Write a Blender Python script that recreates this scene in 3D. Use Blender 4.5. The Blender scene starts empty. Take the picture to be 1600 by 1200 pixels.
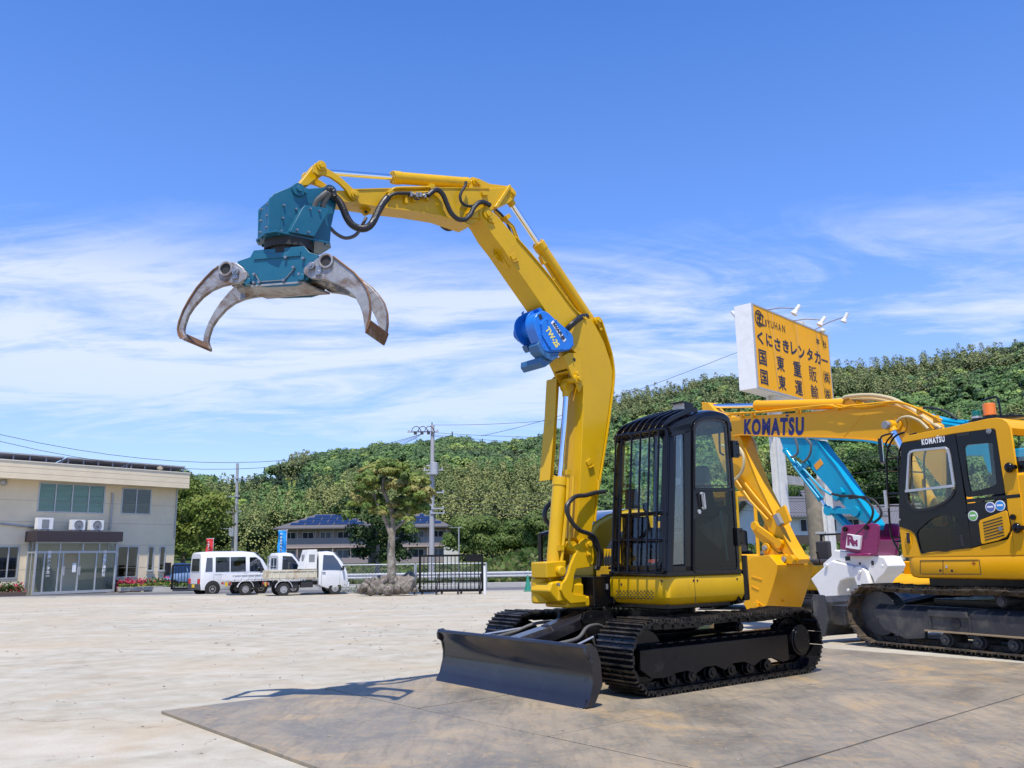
import bpy, bmesh, math, random
import numpy as np
from mathutils import Vector, Matrix
R = math.radians
random.seed(7)
scene = bpy.context.scene
# ---------------------------------------------------------------- camera
FPX, PITCH, ROLL, EYE = 1347.5, R(11.266), R(.825), 1.187
def _basis():
    a = np.array([0, math.cos(PITCH), math.sin(PITCH)]); r = np.array([1., 0, 0]); d = np.cross(a, r)
    return math.cos(ROLL)*r + math.sin(ROLL)*d, -math.sin(ROLL)*r + math.cos(ROLL)*d, a
CR, CD, CA = _basis(); C0 = np.array([0, 0, EYE])
cd = bpy.data.cameras.new('camera'); cam = bpy.data.objects.new('camera', cd); scene.collection.objects.link(cam)
scene.camera = cam
cd.sensor_fit = 'HORIZONTAL'; cd.sensor_width = 36; cd.lens = 36*FPX/1600; cd.clip_start = .1; cd.clip_end = 3000
Mx = Matrix(((CR[0], -CD[0], -CA[0], 0), (CR[1], -CD[1], -CA[1], 0), (CR[2], -CD[2], -CA[2], EYE), (0, 0, 0, 1)))
cam.matrix_world = Mx
# ---------------------------------------------------------------- light
scene.view_settings.view_transform = 'Standard'; scene.view_settings.look = 'None'
scene.view_settings.exposure = EXPO = 0.27; scene.view_settings.gamma = 1
SUN_EL, SUN_AZ = R(66.7), R(183.5)          # azimuth clockwise from +Y (north of the scene)
sv = Vector((math.sin(SUN_AZ)*math.cos(SUN_EL), math.cos(SUN_AZ)*math.cos(SUN_EL), math.sin(SUN_EL)))
sl = bpy.data.lights.new('sun', 'SUN'); sl.energy = 4.9; sl.angle = R(.53); sl.color = (1, .925, .80)
so = bpy.data.objects.new('sun', sl); scene.collection.objects.link(so)
so.rotation_euler = sv.to_track_quat('Z', 'Y').to_euler(); so.location = (0, 0, 60)
world = bpy.data.worlds.new('World'); scene.world = world; world.use_nodes = True

class NT:
    """tiny node helper"""
    def __init__(s, nt): s.nt = nt; s.n = nt.nodes; s.l = nt.links
    def add(s, t, **k):
        n = s.n.new(t); ins = k.pop('ins', {})
        for a, b in k.items(): setattr(n, a, b)
        for a, b in ins.items():
            if hasattr(b, 'is_output'): s.l.new(b, n.inputs[a])
            else: n.inputs[a].default_value = b
        return n
    def math(s, op, a, b=0., c=None, clamp=False):
        n = s.n.new('ShaderNodeMath'); n.operation = op; n.use_clamp = clamp
        for i, q in enumerate((a, b) if c is None else (a, b, c)):
            if hasattr(q, 'is_output'): s.l.new(q, n.inputs[i])
            else: n.inputs[i].default_value = q
        return n.outputs[0]
    def mix(s, f, a, b, mode='MIX'):
        n = s.n.new('ShaderNodeMix'); n.data_type = 'RGBA'; n.blend_type = mode
        for i, q in ((0, f), (6, a), (7, b)):
            if hasattr(q, 'is_output'): s.l.new(q, n.inputs[i])
            else: n.inputs[i].default_value = q if i == 0 else (tuple(q) + (1,))[:4]
        return n.outputs[2]
    def ramp(s, f, stops, ip='LINEAR'):
        n = s.n.new('ShaderNodeValToRGB'); n.color_ramp.interpolation = ip; e = n.color_ramp.elements
        while len(e) < len(stops): e.new(.5)
        for q, (p, c) in zip(e, stops):
            q.position = p; q.color = ((c,)*3 if isinstance(c, (int, float)) else tuple(c)) + (1,)
        s.l.new(f, n.inputs[0]); return n.outputs[0]
    def noise(s, v, sc, det=5, rough=.55, dist=0, dim='3D'):
        n = s.n.new('ShaderNodeTexNoise'); n.noise_dimensions = dim
        n.inputs['Scale'].default_value = sc; n.inputs['Detail'].default_value = det
        n.inputs['Roughness'].default_value = rough; n.inputs['Distortion'].default_value = dist
        if v is not None: s.l.new(v, n.inputs['Vector'])
        return n.outputs['Fac']
    def mapping(s, v, scale=(1, 1, 1), rot=(0, 0, 0), loc=(0, 0, 0)):
        n = s.n.new('ShaderNodeMapping'); n.inputs['Scale'].default_value = scale
        n.inputs['Rotation'].default_value = rot; n.inputs['Location'].default_value = loc
        s.l.new(v, n.inputs['Vector']); return n.outputs[0]

def build_world():
    w = NT(world.node_tree); w.n.clear()
    sky = w.add('ShaderNodeTexSky', sky_type='NISHITA', sun_disc=False, sun_elevation=SUN_EL, sun_rotation=SUN_AZ)
    sky.air_density = 1.0; sky.dust_density = .35; sky.ozone_density = 2.6; sky.altitude = 60
    tc = w.add('ShaderNodeTexCoord').outputs['Generated']
    sep = w.add('ShaderNodeSeparateXYZ', ins={0: tc}); z = sep.outputs[2]
    # tint the air a little deeper (clean sea-side air)
    base = w.mix(1.0, sky.outputs[0], w.ramp(z, [(0., (.44, .50, .66)), (.15, (.40, .52, .80)), (.35, (.33, .555, .92)), (.7, (.30, .53, .88))]), 'MULTIPLY'); base = w.mix(1.0, base, (2.4, 2.4, 2.4), 'MULTIPLY')
    # cirrus on a flat cloud layer: project the direction onto a plane overhead
    zz = w.math('ADD', w.math('MAXIMUM', z, 0.0), .10)
    cx = w.math('DIVIDE', sep.outputs[0], zz); cy = w.math('DIVIDE', sep.outputs[1], zz)
    cv = w.add('ShaderNodeCombineXYZ', ins={0: cx, 1: cy, 2: 0.}).outputs[0]
    m1 = w.mapping(cv, (.50, 1.05, 1), (0, 0, R(14)), (3.3, 1.2, 0))
    n1 = w.noise(m1, 1.45, 10, .60, 1.3)
    n2 = w.noise(w.mapping(cv, (.22, .5, 1), (0, 0, R(8)), (7.7, 5.1, 0)), 1.0, 4, .5, .3)
    n3 = w.noise(w.mapping(cv, (1.5, 3.5, 1), (0, 0, R(24)), (1, 2, 0)), 2.2, 8, .7, 1.5)
    c = w.math('ADD', w.math('MULTIPLY', n1, .62), w.math('ADD', w.math('MULTIPLY', n2, .5), w.math('MULTIPLY', n3, .16)))
    band = w.ramp(z, [(0.0, .12), (.10, .30), (.16, .80), (.22, 1.0), (.295, .95), (.345, .38), (.385, .05), (.6, 0.0)])
    c = w.math('MULTIPLY', w.ramp(c, [(.54, 0.), (.62, .22), (.75, .95), (1, 1)]), band)
    low = w.ramp(z, [(0., .34), (.12, .22), (.30, .08), (.6, 0.0)])
    c = w.math('MAXIMUM', w.math('MULTIPLY', c, .80), low)
    col = w.mix(c, base, (8.0, 8.5, 9.3))
    bg = w.add('ShaderNodeBackground', ins={'Color': col, 'Strength': .095})
    out = w.add('ShaderNodeOutputWorld', ins={0: bg.outputs[0]})
build_world()
# ---------------------------------------------------------------- frames
def ray(x, y): return CA + (x-800)/FPX*CR + (y-600)/FPX*CD
class Fr:
    """a local frame on the ground: x = forward, y = left, z = up"""
    def __init__(s, o, ang):
        t = R(ang); s.F = np.array([-math.sin(t), -math.cos(t), 0]); s.L = np.array([math.cos(t), -math.sin(t), 0])
        s.o = np.array([o[0], o[1], o[2] if len(o) > 2 else 0.]); s.rz = math.atan2(s.F[1], s.F[0])
    def _hit(s, x, y, n, q):
        v = ray(x, y); k = (q-(C0-s.o) @ n)/(v @ n); P = C0+k*v-s.o; return Vector((P @ s.F, P @ s.L, P[2]))
    def lat(s, x, y, q): return s._hit(x, y, s.L, q)
    def fwd(s, x, y, q): return s._hit(x, y, s.F, q)
    def up(s, x, y, q): return s._hit(x, y, np.array([0, 0, 1.]), q)
    def w(s, p): return s.o+s.F*p[0]+s.L*p[1]+np.array([0, 0, p[2]])
    def lats(s, q, *pts): return [s.lat(x, y, q) for x, y in pts]
    def fwds(s, q, *pts): return [s.fwd(x, y, q) for x, y in pts]
def gz(Y): return -.0104*max(0., Y-10) if Y < 60 else -.52
def zc(px, py, off=(0, 0), s=1):  # zoom helper
    return (off[0]+px/s, off[1]+py/s)
def Z(off, s, *pts): return [(off[0]+x/s, off[1]+y/s) for x, y in pts]
def at(px, py, Y):
    v = ray(px, py); k = Y/v[1]; return C0+k*v
# ---------------------------------------------------------------- meshes
class MB:
    def __init__(s): s.v = []; s.f = []; s.m = []
    def add(s, vs, fs, mi=0):
        o = len(s.v); s.v += [tuple(v) for v in vs]; s.f += [tuple(i+o for i in f) for f in fs]; s.m += [mi]*len(fs); return s
    def box(s, c, sz, rot=None, mi=0):
        c = Vector(c); h = Vector(sz)/2; M = rot if rot is not None else Matrix.Identity(3)
        vs = [c+M @ Vector((h.x*i, h.y*j, h.z*k)) for i in (-1, 1) for j in (-1, 1) for k in (-1, 1)]
        return s.add(vs, [(0, 1, 3, 2), (4, 6, 7, 5), (0, 4, 5, 1), (2, 3, 7, 6), (0, 2, 6, 4), (1, 5, 7, 3)], mi)
    def b2(s, lo, hi, mi=0):
        lo = Vector(lo); hi = Vector(hi); return s.box((lo+hi)/2, hi-lo, None, mi)
    def ext(s, pts, vec, mi=0):
        n = len(pts); v = Vector(vec); a = [Vector(p) for p in pts]
        return s.add(a+[p+v for p in a], [tuple(range(n)), tuple(range(2*n-1, n-1, -1))]+[(i, i+n, (i+1) % n+n, (i+1) % n) for i in range(n)], mi)
    def py(s, pts, y0, y1, mi=0):   # outline as (x,z) or Vector, extruded along y
        P = [Vector((p[0], y0, p[-1])) for p in pts]; return s.ext(P, (0, y1-y0, 0), mi)
    def loft(s, rings, mi=0, cap=True, close=True):
        n = len(rings[0]); vs = [p for r_ in rings for p in r_]; fs = []
        for i in range(len(rings)-1):
            for j in range(n if close else n-1):
                k = (j+1) % n; fs.append((i*n+j, i*n+k, (i+1)*n+k, (i+1)*n+j))
        if cap: fs += [tuple(range(n-1, -1, -1)), tuple((len(rings)-1)*n+j for j in range(n))]
        return s.add(vs, fs, mi)
    def tube(s, path, r, n=8, mi=0, cap=True, squash=None):
        P = [Vector(p) for p in path]; m = len(P); rr = r if isinstance(r, (list, tuple)) else [r]*m
        T = [(P[min(i+1, m-1)]-P[max(i-1, 0)]).normalized() for i in range(m)]
        u = T[0].orthogonal().normalized(); rings = []
        for i in range(m):
            u = (u-T[i]*u.dot(T[i])).normalized(); w_ = T[i].cross(u)
            rings.append([P[i]+(u*math.cos(2*math.pi*j/n)+w_*math.sin(2*math.pi*j/n))*rr[i] for j in range(n)])
        return s.loft(rings, mi, cap)
    def cyl(s, a, b, r0, r1=None, n=20, mi=0): return s.tube([a, b], [r0, r0 if r1 is None else r1], n, mi)
    def disc(s, c, ax, r, h, n=20, mi=0):
        c = Vector(c); ax = Vector(ax).normalized()*h/2; return s.cyl(c-ax, c+ax, r, None, n, mi)
    def pipe(s, a, b, ro, ri, n=24, mi=0):
        a = Vector(a); b = Vector(b); t = (b-a).normalized(); u = t.orthogonal().normalized(); w_ = t.cross(u); vs = []
        for p, r_ in ((a, ri), (a, ro), (b, ro), (b, ri)):
            vs += [p+(u*math.cos(2*math.pi*j/n)+w_*math.sin(2*math.pi*j/n))*r_ for j in range(n)]
        fs = [(q*n+j, q*n+(j+1) % n, ((q+1) % 4)*n+(j+1) % n, ((q+1) % 4)*n+j) for q in range(4) for j in range(n)]
        return s.add(vs, fs, mi)
    def strip(s, path, w, t, nrm, mi=0):     # flat bar following a path; w along nrm
        P = [Vector(p) for p in path]; nrm = Vector(nrm).normalized(); rings = []; m = len(P)
        for i in range(m):
            T = (P[min(i+1, m-1)]-P[max(i-1, 0)]).normalized(); b = T.cross(nrm).normalized()
            ww = w[i] if isinstance(w, (list, tuple)) else w
            rings.append([P[i]+nrm*ww/2+b*t/2, P[i]-nrm*ww/2+b*t/2, P[i]-nrm*ww/2-b*t/2, P[i]+nrm*ww/2-b*t/2])
        return s.loft(rings, mi)
    def ico(s, c, r, sub=1, sq=(1, 1, 1), nz=0, mi=0, seed=0):
        bm = bmesh.new(); bmesh.ops.create_icosphere(bm, subdivisions=sub, radius=1)
        rnd = random.Random(seed); c = Vector(c)
        ph = [(Vector((rnd.uniform(-1, 1), rnd.uniform(-1, 1), rnd.uniform(-1, 1)))*3, rnd.uniform(0, 6)) for _ in range(5)]
        vs = []
        for v in bm.verts:
            k = 1+nz*sum(math.sin(v.co.dot(d)+q) for d, q in ph)/3
            vs.append(c+Vector((v.co.x*sq[0], v.co.y*sq[1], v.co.z*sq[2]))*r*k)
        fs = [tuple(v.index for v in f.verts) for f in bm.faces]; bm.free(); return s.add(vs, fs, mi)
    def build(s, name, mat, parent=None, bevel=0, smooth=35, seg=2, fr=None, normals=True):
        me = bpy.data.meshes.new(name); me.from_pydata(s.v, [], s.f)
        mats = mat if isinstance(mat, (list, tuple)) else [mat]
        for q in mats: me.materials.append(q)
        if any(s.m): me.polygons.foreach_set('material_index', s.m)
        if normals:
            bm = bmesh.new(); bm.from_mesh(me); bmesh.ops.recalc_face_normals(bm, faces=bm.faces); bm.to_mesh(me); bm.free()
        if smooth:
            me.polygons.foreach_set('use_smooth', [True]*len(me.polygons)); me.set_sharp_from_angle(angle=R(smooth))
        o = bpy.data.objects.new(name, me); scene.collection.objects.link(o)
        if bevel:
            b = o.modifiers.new('bevel', 'BEVEL'); b.width = bevel; b.segments = seg; b.limit_method = 'ANGLE'; b.angle_limit = R(40); b.harden_normals = True
        if parent is not None: o.parent = parent
        if fr is not None: o.location = fr.o; o.rotation_euler = (0, 0, fr.rz)
        return o
def tag(o, label=None, cat=None, group=None, kind=None):
    if label: o['label'] = label
    if cat: o['category'] = cat
    if group: o['group'] = group
    if kind: o['kind'] = kind
    return o
def thing(name, label, cat, loc=(0, 0, 0), rz=0, group=None):
    o = bpy.data.objects.new(name, None); scene.collection.objects.link(o)
    o.location = tuple(loc); o.rotation_euler = (0, 0, rz); o.empty_display_size = .2
    return tag(o, label, cat, group)
def kids(o): return [c for c in bpy.data.objects if c.parent == o]
def copy_tree(o, parent=None):
    c = o.copy(); scene.collection.objects.link(c); c.parent = parent
    for ch in kids(o): copy_tree(ch, c)
    return c
def smoothpath(pts, n=6):
    P = [Vector(p) for p in pts]; out = []
    for i in range(len(P)-1):
        a = P[max(i-1, 0)]; b = P[i]; c = P[i+1]; d = P[min(i+2, len(P)-1)]
        for k in range(n):
            t = k/n; out.append(.5*((2*b)+(c-a)*t+(2*a-5*b+4*c-d)*t*t+(3*b-a-3*c+d)*t**3))
    out.append(P[-1]); return out
def text_mesh(body, size=1, bold=0., mat=None, name='lettering', sx=1, space=1, align='CENTER', thick=.002, shear=0):
    cu = bpy.data.curves.new('tmp', 'FONT'); cu.body = body; cu.size = size; cu.offset = bold; cu.align_x = align; cu.align_y = 'CENTER'
    cu.space_character = space; cu.extrude = thick; cu.shear = shear; cu.resolution_u = 3
    o = bpy.data.objects.new('tmp', cu); scene.collection.objects.link(o); bpy.context.view_layer.update()
    me = bpy.data.meshes.new_from_object(o.evaluated_get(bpy.context.evaluated_depsgraph_get()))
    bpy.data.objects.remove(o); bpy.data.curves.remove(cu)
    if sx != 1:
        for v in me.vertices: v.co.x *= sx
    me.materials.clear(); me.materials.append(mat); me.name = name
    q = bpy.data.objects.new(name, me); scene.collection.objects.link(q); return q
def place(o, origin, xdir, ydir, parent=None):
    x = Vector(xdir).normalized(); y = Vector(ydir).normalized(); z = x.cross(y).normalized(); y = z.cross(x)
    M = Matrix(((x.x, y.x, z.x, origin[0]), (x.y, y.y, z.y, origin[1]), (x.z, y.z, z.z, origin[2]), (0, 0, 0, 1)))
    if parent is not None: o.parent = parent
    o.matrix_local = M; return o
# ---------------------------------------------------------------- materials
def new_mat(name):
    m = bpy.data.materials.new(name); m.use_nodes = True; w = NT(m.node_tree)
    return m, w, w.n['Principled BSDF']
def mat(name, col, rough=.5, metal=0., var=.12, vs=3., spec=.5, coat=0., bump=0., bs=40., dirt=None, ds=2.5, da=(.55, .75), alpha=1, trans=0, ior=None):
    m, w, b = new_mat(name)
    tc = w.add('ShaderNodeTexCoord').outputs['Object']
    n = w.noise(tc, vs, 6, .6)
    dk = tuple(c*(1-var) for c in col[:3]); lt = tuple(min(1, c*(1+var*.6)) for c in col[:3])
    c = w.ramp(n, [(.3, dk), (.7, lt)])
    if dirt:
        k = w.ramp(w.noise(tc, ds, 9, .68, .4), [(da[0], 0.), (da[1], 1.)]); c = w.mix(k, c, dirt)
    w.l.new(c, b.inputs['Base Color'])
    rr = w.ramp(w.noise(tc, vs*4, 4), [(.3, max(0, rough-.06)), (.7, min(1, rough+.08))]); w.l.new(rr, b.inputs['Roughness'])
    b.inputs['Metallic'].default_value = metal; b.inputs['Specular IOR Level'].default_value = spec
    b.inputs['Coat Weight'].default_value = coat; b.inputs['Coat Roughness'].default_value = .08
    if trans: b.inputs['Transmission Weight'].default_value = trans
    if ior: b.inputs['IOR'].default_value = ior
    if alpha < 1: b.inputs['Alpha'].default_value = alpha
    if bump:
        bp = w.add('ShaderNodeBump', ins={'Height': w.noise(tc, bs, 6, .6), 'Strength': bump, 'Distance': .01}); w.l.new(bp.outputs[0], b.inputs['Normal'])
    return m
def glass(name, tint=(.8, .9, .88), a=.12, rough=.02):
    # thin pane: mostly see-through, reflecting at grazing angles
    m, w, b = new_mat(name); out = w.n['Material Output']
    tr = w.add('ShaderNodeBsdfTransparent', ins={0: tint+(1,)}); gl = w.add('ShaderNodeBsdfGlossy', ins={'Color': (1, 1, 1, 1), 'Roughness': rough})
    fz = w.add('ShaderNodeLayerWeight', ins={0: .5}); f = w.math('ADD', w.math('MULTIPLY', w.math('POWER', fz.outputs['Facing'], 5.), .7), a, clamp=True)
    mx = w.add('ShaderNodeMixShader', ins={0: f, 1: tr.outputs[0], 2: gl.outputs[0]}); w.l.new(mx.outputs[0], out.inputs[0]); return m
M_Y1 = mat('yellow_paint', (.60, .355, .004), .34, var=.08, vs=1.5, spec=.3, coat=.10, dirt=(.36, .23, .02), ds=2.6, da=(.55, .85), bump=.10, bs=22)
M_Y2 = mat('orange_yellow_paint', (.74, .355, .001), .34, var=.06, vs=1.5, spec=.3, coat=.10, dirt=(.56, .28, .01), ds=2.4, da=(.58, .9), bump=.08, bs=22)
M_BLK = mat('black_gloss_paint', (.005, .005, .006), .2, var=.2, spec=.3, dirt=(.05, .045, .04), ds=3, da=(.6, .9))
M_TRK = mat('black_track_steel', (.008, .008, .009), .25, var=.3, spec=.35, dirt=(.06, .05, .035), ds=5, da=(.62, .85), bump=.2)
M_TRKD = mat('dusty_track_steel', (.035, .028, .022), .62, var=.3, dirt=(.20, .14, .08), ds=4, da=(.45, .75), bump=.3)
M_FRMD = mat('dusty_black_frame', (.035, .037, .042), .42, var=.2, dirt=(.16, .14, .11), ds=3, da=(.52, .85))
M_BLADE = mat('satin_black_blade_paint', (.016, .015, .018), .16, var=.15, coat=.2, dirt=(.028, .028, .033), ds=2, da=(.55, .8), bump=.08, bs=18)
M_CAB = mat('cab_black_paint', (.005, .005, .007), .16, var=.12, spec=.35)
M_RUB = mat('black_rubber', (.014, .014, .015), .55, var=.2, bump=.2)
M_HOSE = mat('black_hose_wrap', (.018, .018, .02), .38, var=.2, bump=.3, bs=60)
M_GREYHOSE = mat('grey_hose', (.10, .10, .095), .5)
M_BEIGEHOSE = mat('beige_hose', (.50, .42, .24), .5)
M_CHR = mat('chrome_rod', (.85, .86, .88), .07, 1., var=.03)
M_BRASS = mat('plated_fitting', (.45, .42, .36), .35, .8)
M_TEAL = mat('teal_paint', (.006, .105, .175), .38, var=.12, vs=3, dirt=(.06, .16, .20), ds=6, da=(.6, .85), coat=.15, bump=.1, bs=30)
M_BLUE = mat('bright_blue_paint', (.012, .17, .62), .28, var=.08, coat=.3)
M_DKBLUE = mat('dull_blue_paint', (.03, .12, .27), .45, var=.15, dirt=(.10, .16, .22), ds=5)
M_TINE = mat('worn_grey_steel', (.33, .33, .335), .42, .3, var=.2, vs=6, dirt=(.15, .085, .045), ds=4.5, da=(.46, .62), bump=.3, bs=30)
M_RUST = mat('rusty_tine_edge', (.20, .105, .055), .62, .3, var=.4, vs=8, dirt=(.36, .34, .31), ds=7, da=(.55, .7), bump=.4, bs=35)
M_TURQ = mat('turquoise_paint', (.002, .31, .50), .34, var=.08, spec=.3, coat=.1, dirt=(.01, .22, .36), ds=2, da=(.55, .85))
M_WHT = mat('white_paint', (.74, .74, .73), .4, var=.06, coat=.1, dirt=(.60, .59, .56), ds=1.8, da=(.52, .8))
M_MAR = mat('maroon_paint', (.22, .010, .10), .3, var=.08, coat=.3)
M_GREY = mat('grey_paint', (.22, .23, .24), .45)
M_LGREY = mat('light_grey_metal', (.42, .43, .44), .4, .3, dirt=(.3, .3, .29))
M_SEAT = mat('seat_vinyl', (.03, .03, .034), .6, bump=.2)
M_GLS = glass('clear_cab_glass', (.93, .97, .95), .04)
M_GLSD = glass('dark_cab_glass', (.42, .45, .45), .03)
M_GLSM = glass('tinted_cab_glass', (.84, .90, .84), .05)
M_GLSB = glass('bluish_glass', (.88, .95, .98), .10)
M_WORN = mat('worn_grouser_steel', (.10, .085, .07), .4, .6, var=.4, vs=9, dirt=(.02, .02, .02), ds=7, da=(.45, .6))
M_BOLT = mat('bolt_steel', (.30, .30, .31), .35, .7)
M_DARK = mat('dark_interior', (.02, .02, .022), .7)
M_LAMP = mat('lamp_lens', (.7, .7, .68), .15, coat=.5)
M_SILV = mat('silver_trim', (.5, .51, .52), .3, .6)
M_NAVY = mat('navy_lettering', (.006, .009, .13), .4, var=.02)
M_INK = mat('black_lettering', (.02, .02, .025), .5, var=.02)
M_WINK = mat('white_lettering', (.8, .8, .8), .5, var=.02)
M_YINK = mat('yellow_lettering', (.8, .68, .12), .5, var=.02)
# ================================================================ GROUND, ROAD, HILLS, FOREST
def grid_mesh(name, xs, ys, zf, m_, kind='structure'):
    V = [(x, y, zf(x, y)) for y in ys for x in xs]; n = len(xs); F = [(j*n+i, j*n+i+1, (j+1)*n+i+1, (j+1)*n+i) for j in range(len(ys)-1) for i in range(n-1)]
    s = MB(); s.add(V, F); o = s.build(name, m_, smooth=60, normals=False); tag(o, kind=kind); return o
def yard_material():
    m, w, b = new_mat('weathered_concrete'); tc = w.add('ShaderNodeTexCoord').outputs['Object']
    fine = w.noise(tc, 60, 5, .7); mid = w.noise(tc, 3.2, 8, .62, .4); big = w.noise(w.mapping(tc, (.5, 1.2, 1), (0, 0, R(-20))), .35, 6, .6, .8)
    c = w.ramp(mid, [(.28, (.285, .258, .20)), (.5, (.362, .336, .272)), (.72, (.43, .41, .35))])
    tan = w.ramp(big, [(.42, 0.), (.64, .7)]); c = w.mix(tan, c, (.40, .33, .235))
    pale = w.ramp(w.noise(w.mapping(tc, (.35, .9, 1), (0, 0, R(12)), (5, 3, 0)), .6, 7, .65, 1.2), [(.52, 0.), (.70, .65)]); c = w.mix(pale, c, (.52, .485, .415))
    # curved tyre marks: rings of two far-off centres, broken up by noise
    for cx, cy, sc, col, k in ((-16, 31, .55, (.33, .255, .17), .6), (13, 4, .42, (.40, .31, .2), .45)):
        v = w.mapping(tc, (1, 1, 0), (0, 0, 0), (-cx, -cy, 0)); ln = w.add('ShaderNodeVectorMath', operation='LENGTH', ins={0: v}).outputs['Value']
        wv = w.math('SINE', w.math('ADD', w.math('MULTIPLY', ln, sc*6.28), w.math('MULTIPLY', w.noise(tc, .25, 3), 9.)))
        st = w.ramp(wv, [(.86, 0.), (.97, 1.)]); br = w.ramp(w.noise(w.mapping(tc, (1, 1, 1), (0, 0, 0), (9, 9, 0)), .45, 6, .7), [(.48, 0.), (.62, k)])
        c = w.mix(w.math('MULTIPLY', st, br), c, col)
    # cracks
    vo = w.add('ShaderNodeTexVoronoi', feature='DISTANCE_TO_EDGE'); vo.inputs['Scale'].default_value = .17
    wp = w.add('ShaderNodeVectorMath', operation='ADD', ins={0: tc}); nn = w.add('ShaderNodeTexNoise'); nn.inputs['Scale'].default_value = 1.1; nn.inputs['Detail'].default_value = 7; w.l.new(tc, nn.inputs['Vector'])
    sc_ = w.add('ShaderNodeVectorMath', operation='SCALE', ins={0: nn.outputs['Color']}); sc_.inputs['Scale'].default_value = 1.6; w.l.new(sc_.outputs[0], wp.inputs[1]); w.l.new(wp.outputs[0], vo.inputs['Vector'])
    cr = w.ramp(vo.outputs['Distance'], [(.0, 1.), (.0016, 0.)]); gate = w.ramp(w.noise(tc, .5, 5, .7), [(.50, 0.), (.60, .6)]); c = w.mix(w.math('MULTIPLY', cr, gate), c, (.16, .12, .085))
    # slab joints
    br_ = w.add('ShaderNodeTexBrick'); br_.inputs['Scale'].default_value = 1; br_.inputs['Mortar Size'].default_value = .012; br_.inputs['Brick Width'].default_value = 7.2; br_.inputs['Row Height'].default_value = 5.6; br_.offset = 0
    w.l.new(w.mapping(tc, (1, 1, 1), (0, 0, R(-31)), (1.7, 2.1, 0)), br_.inputs['Vector']); c = w.mix(w.math('MULTIPLY', br_.outputs['Fac'], .45), c, (.25, .20, .15))
    c = w.mix(.12, c, w.ramp(fine, [(.3, .2), (.7, .9)]), 'OVERLAY'); w.l.new(c, b.inputs['Base Color']); b.inputs['Roughness'].default_value = .88; b.inputs['Specular IOR Level'].default_value = .25
    h = w.math('ADD', w.math('MULTIPLY', fine, .5), w.math('MULTIPLY', mid, 1.0)); bp = w.add('ShaderNodeBump', ins={'Height': h, 'Strength': .45, 'Distance': .02}); w.l.new(bp.outputs[0], b.inputs['Normal']); return m
ys = [-12, -4, 4, 8, 10, 12, 16, 24, 32, 38.6]
grid_mesh('yard_ground', [-60, -30, -15, 0, 15, 30, 60], ys, lambda x, y: gz(y)-.016, yard_material())
M_ASPH = mat('asphalt', (.115, .115, .118), .85, var=.15, vs=2, spec=.3, bump=.3, bs=80)
M_SOIL = mat('field_soil', (.16, .14, .09), .95, var=.35, vs=.4, spec=.1)
M_GRASS = mat('grass', (.085, .135, .028), .95, var=.5, vs=.5, spec=.1, dirt=(.17, .16, .06), ds=.8, da=(.42, .66))
grid_mesh('road', [-80, -40, 0, 40, 80], [38.6, 40, 44, 47.2], lambda x, y: gz(y)-.03, M_ASPH)
s = MB().b2((-60, 38.35, gz(38)-.2), (-7.3, 38.6, gz(38)+.03)).b2((-2.0, 38.35, gz(38)-.2), (60, 38.6, gz(38)-.0)); M_CONC = mat('kerb_concrete', (.42, .41, .38), .8, var=.12)
tag(s.build('kerb', M_CONC), kind='structure')
tag(MB().b2((-70, 46.0, gz(46)-.03), (70, 46.12, gz(46)-.024)).b2((-70, 40.2, gz(40)-.03), (70, 40.3, gz(40)-.024)).build('road_marking', mat('road_paint', (.6, .6, .58), .7)), kind='structure')
# ridge profile as elevation angles, read off the skyline
RID = [(-400, 800), (0, 775), (200, 757), (290, 742), (340, 739), (400, 730), (430, 724), (480, 709), (520, 703), (560, 696), (600, 688), (650, 690), (700, 676), (760, 690), (830, 682), (870, 668), (900, 655), (960, 622), (1020, 609), (1060, 604), (1100, 590), (1150, 586), (1200, 584), (1300, 569), (1340, 571), (1400, 566), (1450, 560), (1500, 549), (1540, 546), (1570, 545), (1600, 532), (1700, 500), (2000, 470)]
RIDA = []
for x, y in RID: v = ray(x, y+6); RIDA.append((math.atan2(v[0], v[1]), v[2]/math.hypot(v[0], v[1])))
RA, RE = np.array([a for a, _ in RIDA]), np.array([e for _, e in RIDA])
D0, D1 = 150., 450.
def hill(x, y):
    d = np.hypot(x, y); az = np.arctan2(x, y); e = np.interp(az, RA, RE)
    top = EYE+e*D1-6.0
    t = np.clip((d-D0)/(D1-D0), 0, 1.3); base = 0.4+.0*d
    lump = 1.8*np.sin(x*.035+1.3)*np.cos(y*.028)+1.3*np.sin(x*.07+y*.05)+.9*np.sin(x*.15-y*.11)
    k = np.where(t <= 1, t**1.06, 1-.9*(t-1)); return base+(top-base)*k+lump*np.sin(np.clip(t, 0, 1)*math.pi)
def land(x, y):
    d = math.hypot(x, y)
    if d >= D0: return float(hill(x, y))
    b = -.5+.9*min(1, max(0, (d-62)/80))
    return b
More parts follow.
